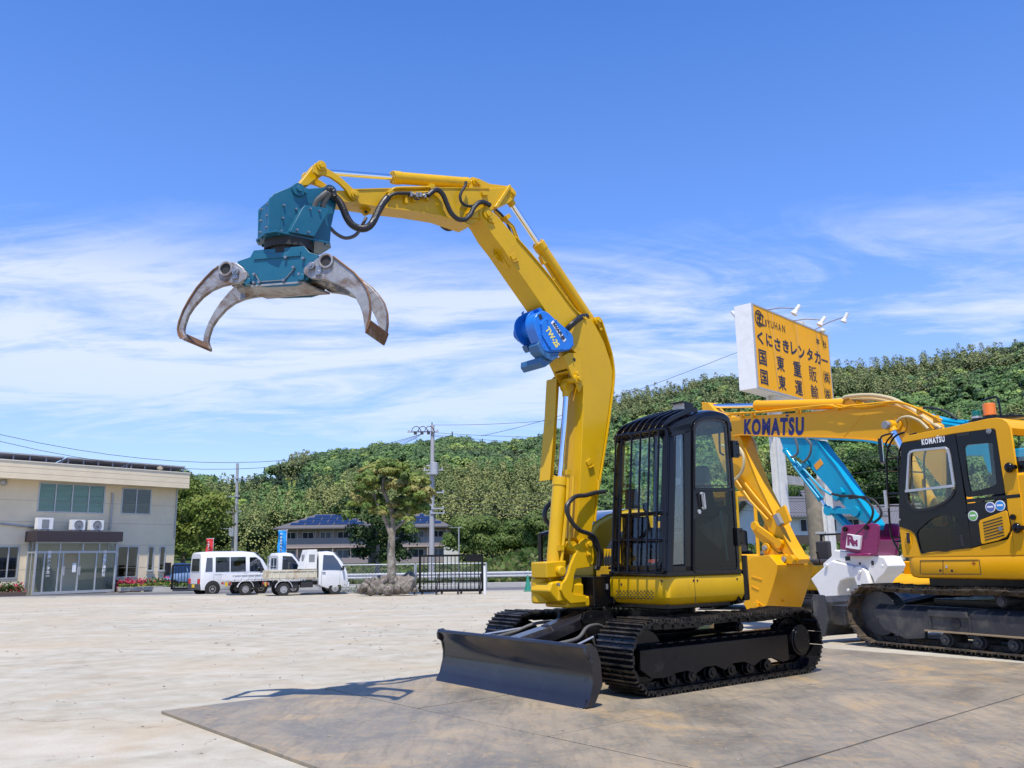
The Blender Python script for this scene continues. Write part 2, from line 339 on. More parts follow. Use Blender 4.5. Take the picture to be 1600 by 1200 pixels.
def polar_ground():
    V = []; F = []; azs = np.linspace(-1.25, 1.35, 150); ds = list(np.linspace(47.0, 150, 16))+list(np.linspace(156, 462, 44))+[490, 530]
    for d in ds:
        for a in azs:
            x, y = d*math.sin(a), d*math.cos(a)
            if d <= 150.01: z = land(x, y)
            else: z = float(hill(x, y))
            V.append((x, y, z))
    n = len(azs)
    for j in range(len(ds)-1):
        for i in range(n-1): F.append((j*n+i, j*n+i+1, (j+1)*n+i+1, (j+1)*n+i))
    m, w, b = new_mat('hill_ground'); tc = w.add('ShaderNodeTexCoord').outputs['Object']
    c = w.ramp(w.noise(tc, .05, 8, .7), [(.35, (.022, .040, .012)), (.5, (.045, .07, .02)), (.7, (.10, .12, .035))]); w.l.new(c, b.inputs['Base Color']); b.inputs['Roughness'].default_value = 1; b.inputs['Specular IOR Level'].default_value = .05
    o = MB().add(V, F).build('hillside', m, smooth=80, normals=False); tag(o, kind='structure')
polar_ground()
# field strips between road and hill
s = MB(); F_ = []
def strip_sheet(name, m_, y0, y1, x0, x1, dz, nx=24, ny=5):
    xs = np.linspace(x0, x1, nx); yy = np.linspace(y0, y1, ny); return grid_mesh(name, list(xs), list(yy), lambda x, y: land(x, y)+dz, m_)
strip_sheet('field', M_GRASS, 47.2, 120, -75, 110, .06, 30, 12)
tag(MB().b2((-80, 47.2, -.9), (80, 47.6, -.2)).build('road_edge_wall', M_CONC), 'low pale concrete edging wall along the far side of the road', 'wall')
# raised grass bank on the right half
def bank(x, y):
    t = min(1, max(0, (y-58)/12)); e = min(1, max(0, (x+5)/6)); return -.42+1.75*t*e+.12*math.sin(x*.7)*math.cos(y*.5)
grid_mesh('grass_bank', [-6, -4, -2, 0, 3, 6, 10, 15, 20, 26, 32, 40, 60], [56, 58, 61, 64, 67, 70, 76, 84, 95, 110], bank, M_GRASS)
# ---- leafy geometry, built with numpy for speed
rng = np.random.default_rng(11)
def leaf_mesh(name, cent, nrm, size, tint, m_, aspect=1.0):
    n = len(cent); a = rng.normal(size=(n, 3)); u = np.cross(nrm, a); u /= np.linalg.norm(u, axis=1)[:, None]+1e-9; v = np.cross(nrm, u); v /= np.linalg.norm(v, axis=1)[:, None]+1e-9
    sz = size[:, None]; q = np.stack([cent-u*sz*.5, cent-v*sz*.5*aspect, cent+u*sz*.5, cent+v*sz*.5*aspect], 1).reshape(-1, 3)
    me = bpy.data.meshes.new(name); me.vertices.add(4*n); me.vertices.foreach_set('co', q.astype(np.float32).ravel())
    me.loops.add(4*n); me.loops.foreach_set('vertex_index', np.arange(4*n, dtype=np.int32)); me.polygons.add(n); me.polygons.foreach_set('loop_start', np.arange(0, 4*n, 4, dtype=np.int32))
    try: me.polygons.foreach_set('loop_total', np.full(n, 4, dtype=np.int32))
    except Exception: pass
    me.update(calc_edges=True); at_ = me.color_attributes.new('tint', 'FLOAT_COLOR', 'POINT'); at_.data.foreach_set('color', np.repeat(np.concatenate([tint, np.ones((n, 1))], 1), 4, 0).astype(np.float32).ravel())
    me.materials.append(m_); o = bpy.data.objects.new(name, me); scene.collection.objects.link(o); return o
def leaf_mat(name, rough=.55, trans=.25, spec=.25):
    m, w, b = new_mat(name); at_ = w.add('ShaderNodeAttribute', attribute_name='tint'); c = at_.outputs['Color']
    w.l.new(c, b.inputs['Base Color']); b.inputs['Roughness'].default_value = rough; b.inputs['Specular IOR Level'].default_value = spec
    tr = w.add('ShaderNodeBsdfTranslucent', ins={0: c}); mx = w.add('ShaderNodeMixShader', ins={0: trans, 1: b.outputs[0], 2: tr.outputs[0]}); w.l.new(mx.outputs[0], w.n['Material Output'].inputs[0]); return m
M_LEAF = leaf_mat('foliage')
def crown(c, rx, rz, n, lumps=7, shape='round', seed=0):
    """points and normals on a lumpy crown"""
    r = np.random.default_rng(seed); d = r.normal(size=(n, 3)); d /= np.linalg.norm(d, axis=1)[:, None]
    if shape == 'round':
        L_ = r.normal(size=(lumps, 3)); L_ /= np.linalg.norm(L_, axis=1)[:, None]; L_[:, 2] = np.abs(L_[:, 2])*.9-.15
        lc = L_*.58; lr = r.uniform(.36, .58, lumps); k = r.integers(0, lumps, n); up = d.copy(); up[:, 2] = np.where(up[:, 2] < -.3, -up[:, 2], up[:, 2])
        p = lc[k]+up*lr[k][:, None]*r.uniform(.80, 1.08, n)[:, None]; nn = up+p*.4
    elif shape == 'cone':
        t = r.uniform(0, 1, n)**.75; a = r.uniform(0, 2*math.pi, n); w_ = (1-t)*(.75+.25*np.sin(t*38))*r.uniform(.75, 1.05, n)
        p = np.stack([np.cos(a)*w_, np.sin(a)*w_, t*2-1], 1); nn = np.stack([np.cos(a), np.sin(a), np.full(n, .55)], 1)
    else:  # plume
        t = r.uniform(-1, 1, n); a = r.uniform(0, 2*math.pi, n); w_ = np.sqrt(np.clip(1-(t*.75+.18)**2, .02, 1))*(.8+.2*np.sin(t*9+a*3))*r.uniform(.6, 1.1, n)*(1-.35*np.clip(t, 0, 1))
        p = np.stack([np.cos(a)*w_, np.sin(a)*w_, t], 1); nn = np.stack([np.cos(a)*.8, np.sin(a)*.8, np.full(n, .75)], 1)+r.normal(size=(n, 3))*.15
    nn = nn+r.normal(size=(n, 3))*.24; nn /= np.linalg.norm(nn, axis=1)[:, None]
    return np.array(c)+p*np.array([rx, rx, rz]), nn
def forest():
    out = {'broad': [[], [], [], []], 'bamboo': [[], [], [], []], 'conifer': [[], [], [], []]}; cores = MB(); k = 0
    pts = []
    for d in np.arange(151, 470, 5.6):
        az = -.62+rng.uniform(0, .02)
        while az < .72:
            dd = d+rng.uniform(-3.2, 3.2); pts.append((dd*math.sin(az), dd*math.cos(az), dd)); az += (5.4+rng.uniform(-1.6, 1.9))/d
    for x, y, d in pts:
        z = float(hill(x, y)); v = np.array([x, y, z+4])-C0; kk = v @ CA; px = 800+FPX*(v @ CR)/kk; py = 600+FPX*(v @ CD)/kk
        if px < 255 or px > 1660: continue
        if d < 165 and px < 540 and rng.uniform() < .6: continue
        e = np.interp(math.atan2(x, y), RA, RE); frac = (d-D0)/(D1-D0)
        nz = math.sin(x*.055+.7)*math.cos(y*.047+x*.02)+.5*math.sin(x*.13+y*.11)
        vb = np.array([x, y, z])-C0; pyb = 600+FPX*(vb @ CD)/(vb @ CA)
        if 335 < px < 480 and 753 < pyb < 784-(px-335)*.06: ty = 'meadow'
        elif 360 < px < 540 and 775 < pyb < 806: ty = 'conifer' if rng.uniform() < .7 else 'broad'
        elif px < 480: ty = 'broad' if nz > -.45 else 'bamboo'
        elif px < 880: ty = 'bamboo' if pyb > 775-12*nz else 'broad'
        else: ty = 'bamboo' if (frac > .62 and nz > -.1) or (frac < .2 and nz > .5) or nz > .95 else 'broad'
        if ty == 'broad' and rng.uniform() < .04: ty = 'conifer'
        near = d < 215; n = int(620 if near else (340 if d < 300 else 230)); seed = k; k += 1
        if ty == 'meadow':
            n = 90; p, nn = crown((x, y, z+.6), 4.2, 1.3, n, 5, 'round', seed); base = np.array((.14, .155, .032)); tg = 'bamboo'; s0 = .9
        elif ty == 'broad':
            rx = rng.uniform(2.2, 4.4); rz = rx*rng.uniform(.75, 1.1); p, nn = crown((x, y, z+3.2+rz*.5), rx, rz, n, 9, 'round', seed); q = rng.uniform()
            base = np.array((.030, .058, .018))*(1-q)+np.array((.070, .115, .028))*q
            if rng.uniform() < .10: base = np.array((.12, .16, .035))
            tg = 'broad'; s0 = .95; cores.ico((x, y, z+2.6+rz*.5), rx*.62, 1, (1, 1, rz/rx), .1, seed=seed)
        elif ty == 'bamboo':
            rx = rng.uniform(2.2, 3.6); rz = rng.uniform(4.6, 6.8); p, nn = crown((x, y, z+rz*.85), rx, rz, n, 9, 'plume', seed); q = rng.uniform()
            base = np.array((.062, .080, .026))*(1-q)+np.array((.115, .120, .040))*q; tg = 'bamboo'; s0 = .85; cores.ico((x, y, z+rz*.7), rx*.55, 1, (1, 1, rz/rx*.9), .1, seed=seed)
        else:
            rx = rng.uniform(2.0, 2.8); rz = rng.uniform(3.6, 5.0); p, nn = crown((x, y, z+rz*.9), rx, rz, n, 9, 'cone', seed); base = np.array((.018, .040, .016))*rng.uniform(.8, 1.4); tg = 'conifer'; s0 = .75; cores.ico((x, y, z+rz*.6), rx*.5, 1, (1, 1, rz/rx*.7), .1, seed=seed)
        tint = base[None, :]*rng.uniform(.85, 1.16, (n, 1))*rng.uniform(.96, 1.04, (n, 3)); o = out[tg]; o[0].append(p); o[1].append(nn); o[2].append(rng.uniform(.6, 1.3, n)*s0*(.55 if near else (.72 if d < 300 else .9))); hz = min(1., max(0., (d-180)/500.)); o[3].append((tint*2.5)*(1-.35*hz)+np.array([[.055, .075, .075]])*hz*.9)  # distance haze is mixed into the leaf colours
    for tg, nm in (('broad', 'broadleaf_forest'), ('bamboo', 'bamboo_grove'), ('conifer', 'cedar_stand')):
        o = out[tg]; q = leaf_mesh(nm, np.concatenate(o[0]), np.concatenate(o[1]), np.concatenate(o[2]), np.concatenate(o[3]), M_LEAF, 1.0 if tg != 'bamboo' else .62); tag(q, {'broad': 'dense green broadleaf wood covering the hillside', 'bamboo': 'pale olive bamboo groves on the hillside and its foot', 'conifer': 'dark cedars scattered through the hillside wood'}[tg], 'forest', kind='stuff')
    tag(cores.build('crown_cores', mat('dark_crown_core', (.016, .028, .010), 1., var=.3, vs=.3, spec=0), smooth=0, normals=False), 'dark solid cores inside the crowns of the hillside wood', 'forest', kind='stuff')  # dark cores added inside the crowns to block gaps between leaves
forest()
# ---- single trees that stand apart
M_BARK = mat('bark', (.20, .17, .13), .9, var=.35, vs=6, bump=.6, bs=25, dirt=(.33, .31, .26), ds=4, da=(.45, .62))
def tree(name, label, base, trunk, limbs, blobs, leaf, tints, group=None, rad=.16, seed=0, asp=.7, n_per=700, cat='tree'):
    r = thing(name, label, cat, base, 0, group); t = MB()
    P = smoothpath(trunk, 4); t.tube(P, [rad*(1-.45*i/len(P)) for i in range(len(P))], 12)
    for q, r0 in limbs: Q = smoothpath(q, 4); t.tube(Q, [r0*(1-.65*i/len(Q)) for i in range(len(Q))], 8)
    t.build('trunk', M_BARK, r, smooth=70, normals=True); g = np.random.default_rng(seed); cs = []; ns = []; sz = []; ti = []
    for c, rx, rz in blobs:
        n = int(n_per*(rx*rx)); p, nn = crown(c, rx, rz, n, 8, 'round', int(g.integers(1e6))); b0 = np.array(tints[int(g.integers(len(tints)))]); cs.append(p); ns.append(nn); sz.append(g.uniform(.6, 1.3, n)*leaf); ti.append(b0*g.uniform(.7, 1.35, (n, 1))*g.uniform(.93, 1.07, (n, 3)))
    o = leaf_mesh('crown', np.concatenate(cs), np.concatenate(ns), np.concatenate(sz), np.concatenate(ti), M_LEAF, asp); o.parent = r; return r
def TP(Y, *pts):
    return [Vector(at(x, y, Y)) for x, y in pts]
Y = 36.
b0 = Vector((at(609, 912, Y)[0], Y, gz(Y))); rel = lambda v: Vector(v)-b0
tr = [rel(v) for v in TP(Y, (611, 912), (612, 890), (611, 860), (613, 832), (614, 822))]
lim = [([rel(v) for v in TP(Y, (613, 845), (605, 820), (595, 795), (588, 785), (584, 770))], .10), ([rel(v) for v in TP(Y, (614, 825), (612, 800), (604, 778), (598, 762), (601, 745), (607, 733))], .11), ([rel(v) for v in TP(Y, (615, 828), (625, 820), (634, 812), (640, 795), (650, 775))], .07), ([rel(v) for v in TP(Y, (598, 768), (590, 765), (578, 760), (568, 755))], .05), ([rel(v) for v in TP(Y, (600, 770), (612, 758), (622, 750), (632, 742))], .05), ([rel(v) for v in TP(Y, (589, 785), (583, 775), (575, 770))], .05)]
gr_ = random.Random(3); bl = []
for x, y, r_ in ((575, 745, .52), (590, 735, .55), (608, 732, .60), (625, 738, .60), (642, 748, .58), (655, 758, .55), (666, 772, .48), (657, 785, .52), (640, 770, .6), (620, 760, .6), (600, 755, .45), (580, 762, .42), (563, 768, .36), (570, 790, .40), (648, 800, .42), (660, 795, .40), (630, 790, .38), (590, 778, .3), (615, 728, .4), (597, 724, .3), (550, 790, .3), (640, 812, .3), (555, 775, .28)):
    v = rel(TP(Y+gr_.uniform(-.9, .9), (x, y))[0]); bl.append(((v.x, v.y, v.z), r_*.88, r_*.74))
for _ in range(60):
    a_, q_ = gr_.uniform(0, 6.28), gr_.uniform(.2, 1)**.5; x, y = 610+58*q_*math.cos(a_), 766+42*q_*math.sin(a_)
    v = rel(TP(36+gr_.uniform(-1.3, 1.3), (x, y))[0]); k_ = gr_.uniform(.20, .34); bl.append(((v.x, v.y, v.z), k_, k_*.85))
tree('yard_tree', 'broad tree with a forked bare grey trunk growing out of the rock pile', b0, tr, lim, bl, .135, [(.22, .25, .06), (.17, .23, .05), (.27, .25, .08), (.11, .17, .035)], rad=.20, seed=5, n_per=4600)
Y = 56.
b1 = Vector((at(590, 890, Y)[0], Y, -.5)); rel1 = lambda v: Vector(v)-b1; bl = []
for x, y, r_ in ((555, 800, 1.1), (575, 815, 1.3), (540, 812, .9), (600, 830, 1.5), (625, 830, 1.2), (635, 850, 1.1), (570, 850, 1.4), (600, 860, 1.5), (560, 835, 1.2), (585, 795, 1.1), (530, 800, .8), (545, 790, .8), (620, 805, 1.0), (635, 870, 1.0), (560, 870, 1.1), (610, 875, 1.2), (640, 832, .7)):
    v = rel1(TP(Y+gr_.uniform(-1.2, 1.2), (x, y))[0]); bl.append(((v.x, v.y, v.z), r_*.9, r_*.8))
tree('roadside_tree', 'dense dark green tree beyond the road, behind the forked tree', b1, [(0, 0, 0), (0, 0, 2.5)], [], bl, .20, [(.030, .062, .016), (.045, .085, .02), (.10, .155, .03)], rad=.2, seed=8, n_per=330)
def bushy(name, label, px, py, Y, h, w_, tints, leaf=.25, n=14, group=None, seed=0, npr=260, cat='tree'):
    base = at(px, py, Y); r_ = random.Random(seed); bl = []
    for i in range(n):
        t = i/(n-1); rr = w_*(.28+.16*r_.random()); zz = h*(.18+.70*t); ww = w_*.5*math.sin(math.pi*(.18+.72*t))**.7; a = r_.uniform(0, 6.28); bl.append(((math.cos(a)*ww*.8, math.sin(a)*ww*.8, zz), rr, rr*.85))
    return tree(name, label, (base[0], base[1], base[2]), [(0, 0, 0), (0, 0, h*.5)], [], bl, leaf, tints, group, rad=.03*h, seed=seed, n_per=npr, cat=cat)
bushy('shrub_tree', 'bright yellow-green young tree at the right corner of the cream office', 285, 893, 58, 6.0, 4.2, [(.17, .21, .035), (.13, .18, .03)], .22, seed=1)
bushy('shrub_tree', 'light green rounded tree behind the left end of the vans, at the hill foot', 262, 885, 75, 8, 6, [(.10, .15, .03)], .3, seed=2)
for i, (px, py, Y, h, w_) in enumerate(((770, 868, 120, 4.0, 7), (740, 868, 122, 4.4, 6), (820, 869, 118, 3.6, 6), (848, 869, 112, 5, 5))):
    bushy('bush', ['rounded green bush on the field edge right of the apartments', 'green bush touching the right end of the apartments', 'low green bush at the foot of the bamboo', 'leafy green bush beside the yellow boom foot, at the hill foot'][i], px, py, Y, h, w_, [(.09, .14, .03), (.12, .17, .04)], .34, 12, 'bushes along the far field', seed=20+i, cat='bush')
for i, (px, py, Y, h, w_, lb) in enumerate(((1262, 868, 105, 8, 9, 'green round tree left of the long tiled farmhouse roof'), (1345, 862, 120, 12, 11, 'tall bright green tree behind the turquoise arm'), (1392, 862, 118, 13, 10, 'tall dark green tree just left of the orange-yellow cab'), (1215, 868, 125, 10, 9, 'dark green tree behind the white sign column'))):
    bushy('tree', lb, px, py, Y, h, w_, [(.05, .10, .02), (.10, .16, .03)] if i != 2 else [(.035, .07, .018)], .38, 16, seed=40+i, npr=150)
bushy('garden_tree', 'small dark green garden tree in front of the white farmhouse wall', 1249, 857, 84, 3.0, 2.0, [(.04, .09, .02)], .16, 10, seed=50, npr=400)
for i, (px, py, h) in enumerate(((399, 762, 7), (412, 764, 9), (424, 760, 8), (437, 757, 12.5), (386, 768, 7.5))):
    az = math.atan2(ray(px, py)[0], ray(px, py)[1])
    for d in np.arange(160., 440., 3.):
        x, y = d*math.sin(az), d*math.cos(az); z = float(hill(x, y)); vb = np.array([x, y, z])-C0
        if 600+FPX*(vb @ CD)/(vb @ CA) < py+30: break
    h *= .62*d/236.; r = thing('cedar_tree', ['dark cedar second from the left in the row below the pale hill meadow', 'dark pointed cedar in the middle of the row below the hill meadow', 'dark cedar next left of the tallest one below the hill meadow', 'tallest dark cedar, a sharp cone standing below the hill meadow', 'leftmost dark cedar of the row below the hill meadow'][i], 'tree', (x, y, z), 0, 'cedars below the hill meadow')
    MB().tube([(0, 0, 0), (0, 0, h)], [.35, .1], 8).build('trunk', M_BARK, r); p, nn = crown((0, 0, h*.62), h*.24, h*.62, 700, 9, 'cone', 90+i); q = leaf_mesh('crown', p, nn, rng.uniform(.4, .8, 700), np.array((.016, .036, .015))[None, :]*rng.uniform(.7, 1.4, (700, 1))*np.ones((1, 3)), M_LEAF); q.parent = r
# grass tufts along the field and the yard edge
def tufts():
    n = 26000; x = rng.uniform(-30, 45, n); y = 47.8+rng.uniform(0, 1, n)**1.5*50; z = np.array([bank(a, b) if (b > 56 and a > -6) else land(a, b) for a, b in zip(x, y)])+rng.uniform(.05, .35, n)
    nn = rng.normal(size=(n, 3)); nn[:, 2] *= .4; nn[:, 1] -= .6; nn /= np.linalg.norm(nn, axis=1)[:, None]; ti = np.where(rng.uniform(size=(n, 1)) < .6, np.array([[.08, .135, .028]]), np.array([[.16, .17, .06]]))*rng.uniform(.6, 1.3, (n, 1))
    o = leaf_mesh('field_grass', np.stack([x, y, z], 1), nn, rng.uniform(.25, .7, n), ti, M_LEAF, .8); tag(o, 'long green and straw-coloured grass on the field and bank beyond the road', 'grass', kind='stuff')
tufts()
# ---- steel plates lying on the yard
def plates():
    m, w, b = new_mat('rusty_steel_plate'); tc = w.add('ShaderNodeTexCoord').outputs['Object']; gl = w.add('ShaderNodeNewGeometry').outputs['Position']
    n1 = w.noise(w.mapping(gl, (1, 1, 1), (0, 0, 0)), 1.1, 9, .68, .6); n2 = w.noise(w.mapping(gl, (3.2, .5, 1), (0, 0, R(38))), 2.6, 9, .75, 1.0); n3 = w.noise(gl, 14, 8, .75, 1.0)
    c = w.ramp(n1, [(.30, (.155, .14, .115)), (.45, (.225, .20, .155)), (.58, (.30, .25, .18)), (.74, (.40, .30, .18))])
    c = w.mix(w.ramp(n2, [(.46, 0.), (.62, .6)]), c, (.15, .135, .11)); c = w.mix(w.ramp(n3, [(.50, 0.), (.66, .6)]), c, (.38, .27, .15)); c = w.mix(w.ramp(w.noise(w.mapping(gl, (1, 1, 1), (0, 0, 0), (4, 7, 0)), .8, 8, .72, 1.0), [(.54, 0.), (.66, .7)]), c, (.46, .31, .145)); c = w.mix(w.ramp(w.noise(w.mapping(gl, (.7, 5, 1), (0, 0, R(-30)), (2, 3, 0)), 2, 8, .7, .6), [(.60, 0.), (.72, .5)]), c, (.10, .09, .085)); c = w.mix(w.ramp(w.noise(gl, 30, 4, .7), [(.66, 0.), (.72, .6)]), c, (.52, .45, .36))
    w.l.new(c, b.inputs['Base Color']); w.l.new(w.ramp(n1, [(.3, .42), (.6, .68)]), b.inputs['Roughness']); b.inputs['Metallic'].default_value = .15
    bp = w.add('ShaderNodeBump', ins={'Height': w.math('ADD', n3, w.math('MULTIPLY', n2, .5)), 'Strength': .35, 'Distance': .01}); w.l.new(bp.outputs[0], b.inputs['Normal'])
    a = R(40.62); u = Vector((math.sin(a), -math.cos(a), 0)); v = Vector((math.cos(a), math.sin(a), 0)); O = Vector((-2.8535, 7.2945, 0)); rz = math.atan2(u.y, u.x)
    def plate(u0, u1, v0, v1, lb, dz=0, tw=0):
        c_ = O+u*(u0+u1)/2+v*(v0+v1)/2; s = MB().box((0, 0, -.004+dz), (u1-u0, v1-v0, .024)); o = s.build('steel_plate', m, bevel=.004); o.location = c_; o.rotation_euler = (0, 0, rz+tw); tag(o, lb, 'steel plate', 'steel plates laid on the yard'); return o
    plate(0, 6.096, 0, 1.518, 'foremost rusty steel plate, its sharp corner pointing left on the concrete')
    L_ = ['steel plate under the shovel blade, its left edge next to the grapple shadow', 'second steel plate of the cross-laid row, under the front of the black tracks', 'third steel plate of the cross-laid row, under the rear of the near black track', 'steel plate in the bottom right corner of the photo, right of the long dark joint', 'steel plate at the right edge of the photo, beyond the corner one']
    for k in range(5): plate(-.130+1.524*k, -.130+1.524*(k+1)-.018, 1.536, 1.536+6.08, L_[k], -.0015*(k % 2), .0006*(k-2))
plates()
sj = MB(); a_ = R(40.62); uu = Vector((math.sin(a_), -math.cos(a_), 0)); vv = Vector((math.cos(a_), math.sin(a_), 0)); OO = Vector((-2.8535, 7.2945, -.012))
sj.ext([OO+uu*.02+vv*1.516, OO+uu*6+vv*1.516, OO+uu*6+vv*1.54, OO+uu*.02+vv*1.54], (0, 0, .006))
for k in range(1, 5): sj.ext([OO+uu*(-.130+1.524*k-.02)+vv*1.54, OO+uu*(-.130+1.524*k+.002)+vv*1.54, OO+uu*(-.130+1.524*k+.002)+vv*7.6, OO+uu*(-.130+1.524*k-.02)+vv*7.6], (0, 0, .006))
tag(sj.build('joint_strips', mat('dark_joint', (.035, .028, .022), .95)), kind='structure')  # dark strips added in the plate gaps so the joints show

def gravel():
    g = np.random.default_rng(21); s = MB(); r_ = random.Random(2)
    for i in range(520):
        if i < 300: x, y = g.uniform(-5, 3), 4.2+g.uniform(0, 1)**1.5*14
        else: x, y = g.uniform(-14, 8), g.uniform(12, 37)
        k = r_.uniform(.004, .012) if y < 12 else r_.uniform(.01, .03); s.ico((x, y, gz(y)-.014 if not (x > -2.6+(7.3-y)*.86 and y < 9.5) else .009), k, 1, (1.2, 1, .6), .2, seed=i)
    tag(s.build('gravel', mat('loose_gravel', (.30, .26, .21), .9, var=.5, vs=20), smooth=0, normals=False), 'loose gravel and grit scattered over the yard', 'gravel', kind='stuff')
gravel()
# ================================================================ EXCAVATOR WITH THE GRAPPLE
m1 = Fr((1.2012, 9.0345, 0), 52.5)
def track_set(root, y0, y1, xf, xr, zi, ri, npitch, mt, mfr, panel, rollers, outer, carrier, name='crawler_track', grouser=.022, mt2=None):
    """one crawler: shoes+links (part), frame, wheels. y0..y1 lateral span, outer = +1/-1 visible side"""
    yc = (y0+y1)/2; w = abs(y1-y0); L = xf-xr; per = 2*L+2*math.pi*ri; pitch = per/npitch
    b = MB()
    def pos(s):
        s %= per
        if s < L: return Vector((xr+s, 0, zi+ri)), Vector((1, 0, 0)), Vector((0, 0, 1))
        s -= L
        if s < math.pi*ri:
            a = math.pi/2-s/ri; n = Vector((math.cos(a), 0, math.sin(a))); return Vector((xf, 0, zi))+n*ri, Vector((math.sin(a), 0, -math.cos(a))), n
        s -= math.pi*ri
        if s < L: return Vector((xf-s, 0, zi-ri)), Vector((-1, 0, 0)), Vector((0, 0, -1))
        s -= L; a = -math.pi/2-s/ri; n = Vector((math.cos(a), 0, math.sin(a))); return Vector((xr, 0, zi))+n*ri, Vector((math.sin(a), 0, -math.cos(a))), n
    lk = MB()
    for i in range(npitch):
        p, t, n = pos((i+.5)*pitch); p = p+Vector((0, yc, 0))
        if n.z > .9:  # upper run sags between carrier roller and ends
            u = (p.x-xr)/L; p = p-Vector((0, 0, .022*abs(math.sin(u*2*math.pi))))
        M = Matrix((t, Vector((0, 1, 0)), n)).transposed()
        b.box(p-n*.006, (pitch*.94, w, .012), M)
        for q, h in ((-.40, grouser), (-.02, grouser*.8), (.36, grouser)):
            b.box(p+t*pitch*q+n*h/2, (.014, w*.995, h), M, 1)
        for yy in (-1, 1):
            lk.box(p-n*.045+Vector((0, yy*.062, 0)), (pitch*1.02, .022, .058), M)
            lk.cyl(p-n*.045+t*pitch*.5+Vector((0, yy*.04, 0)), p-n*.045+t*pitch*.5+Vector((0, yy*.085, 0)), .021, n=8)
            for q in (-.2, .2): b.disc(p+t*pitch*q+Vector((0, yy*.06, 0))+n*.004, n, .010, .012, 6)
        # end tabs of each shoe, seen from the side
        for yy in (-1, 1): b.box(p+Vector((0, yy*(w/2-.012), 0))-n*.014, (pitch*.5, .02, .02), M)
    T = b.build(name, [mt, M_WORN], root); lk.build('chain_link', mt2 or mt, T)
    fo = outer
    yo = yc+fo*w*.36; fr = MB()
    fr.b2((xf-.12, yc-w*.24, zi-.13), (xr+.15, yc+w*.24, zi+.10))
    fr.ext([Vector((p[0], yo, p[1])) for p in panel], (0, -fo*w*.10, 0))
    zt = max(p[1] for p in panel); xa = max(p[0] for p in panel); xb = min(p[0] for p in panel)
    fr.ext([(xa, yo, zt), (xa, yo-fo*.10, zt+.055), (xa, yo-fo*.2, zt+.055), (xa, yo-fo*.2, zt)], (xb-xa, 0, 0))
    k = 14
    for i in range(k):
        x = xa+(xb-xa)*(i+.5)/k
        for dx in (-.02, .02): fr.disc((x+dx, yo-fo*.045, zt+.036), (0, fo*.5, .86), .008, .02, 6)
    fr.build('track_frame', mfr, T, bevel=.006)
    s = MB(); s.disc((xf, yc, zi), (0, 1, 0), ri-.07, w*.34, 28); s.disc((xf, yc, zi), (0, 1, 0), .07, w*.5, 20); s.build('idler_wheel', mfr, T, bevel=.008)
    s = MB(); s.disc((xr, yc, zi), (0, 1, 0), ri-.09, w*.2, 28)
    for i in range(21):
        a = i*2*math.pi/21; s.box((xr+math.cos(a)*(ri-.08), yc, zi+math.sin(a)*(ri-.08)), (.05, .05, .03), Matrix.Rotation(-a, 3, 'Y'))
    s.disc((xr, yc+fo*w*.24, zi), (0, 1, 0), .15, w*.34, 28); s.disc((xr, yc+fo*w*.42, zi), (0, 1, 0), .125, .02, 28)
    for i in range(8):
        a = i*math.pi/4+.2; s.disc((xr+math.cos(a)*.11, yc+fo*w*.435, zi+math.sin(a)*.11), (0, 1, 0), .009, .012, 6)
    s.build('drive_sprocket', mfr, T, bevel=.006)
    for x, z, r_ in rollers:
        s = MB(); s.disc((x, yc, z), (0, 1, 0), r_, w*.5, 18); s.disc((x, yc+fo*w*.30, z), (0, 1, 0), r_*.72, .03, 18); s.disc((x, yc+fo*w*.33, z), (0, 1, 0), r_*.3, .03, 10); s.build('track_roller', mfr, T, bevel=.004)
    for x, z, r_ in carrier:
        s = MB(); s.disc((x, yc, z), (0, 1, 0), r_, w*.6, 18); s.disc((x, yc+fo*w*.32, z), (0, 1, 0), r_*.8, .03, 16); s.build('carrier_roller', mfr, T, bevel=.004)
    return T
def pin(b, c, r=.045, h=.03, y=1, bolt=True):
    b.disc(c, (0, 1, 0), r, h, 24); b.disc(Vector(c)+Vector((0, y*h*.8, 0)), (0, 1, 0), r*.55, h, 20)
def cylinder(root, name, a, b, r, rr, split, mt=None, clampside=0):
    """hydraulic cylinder a = barrel end pin, b = rod end pin, split = fraction of the barrel"""
    a = Vector(a); b = Vector(b); t = (b-a); L = t.length; t = t.normalized(); mt = mt or M_Y1
    c = MB(); c.cyl(a+t*.06, a+t*L*split, r, n=28); c.cyl(a+t*(L*split-.07), a+t*(L*split+.012), r*1.10, n=28); c.cyl(a+t*.05, a+t*.10, r*1.05, n=28)
    c.disc(a, (0, 1, 0), r*.95, r*1.5, 24)
    for i in range(6):
        an = i*math.pi/3; u = t.orthogonal().normalized(); v = t.cross(u); q = a+t*(L*split+.014)+(u*math.cos(an)+v*math.sin(an))*r*.82; c.cyl(q, q+t*.012, .009, n=6)
    p = c.build(name, mt, root, bevel=.004)
    d = MB(); d.cyl(a+t*(L*split-.02), b-t*.05, rr, n=24); d.build('cylinder_rod', M_CHR, p, smooth=60)
    e = MB(); e.disc(b, (0, 1, 0), r*.85, r*1.3, 24); e.cyl(b-t*.11, b-t*.02, rr*1.25, r*.7, 20); e.build('rod_eye', mt, p, bevel=.004)
    return p
def wrapped_hose(root, path, r, name='hydraulic_hose', mt=None, ribs=True, n=7):
    P = smoothpath(path, n); rr = [r*(1+(.10 if ribs and i % 2 else 0)) for i in range(len(P))]
    return MB().tube(P, rr, 10).build(name, mt or M_HOSE, root)
X1 = thing('excavator', 'yellow excavator with raised boom holding a teal log grapple and a blue winch', 'excavator', m1.o, m1.rz)
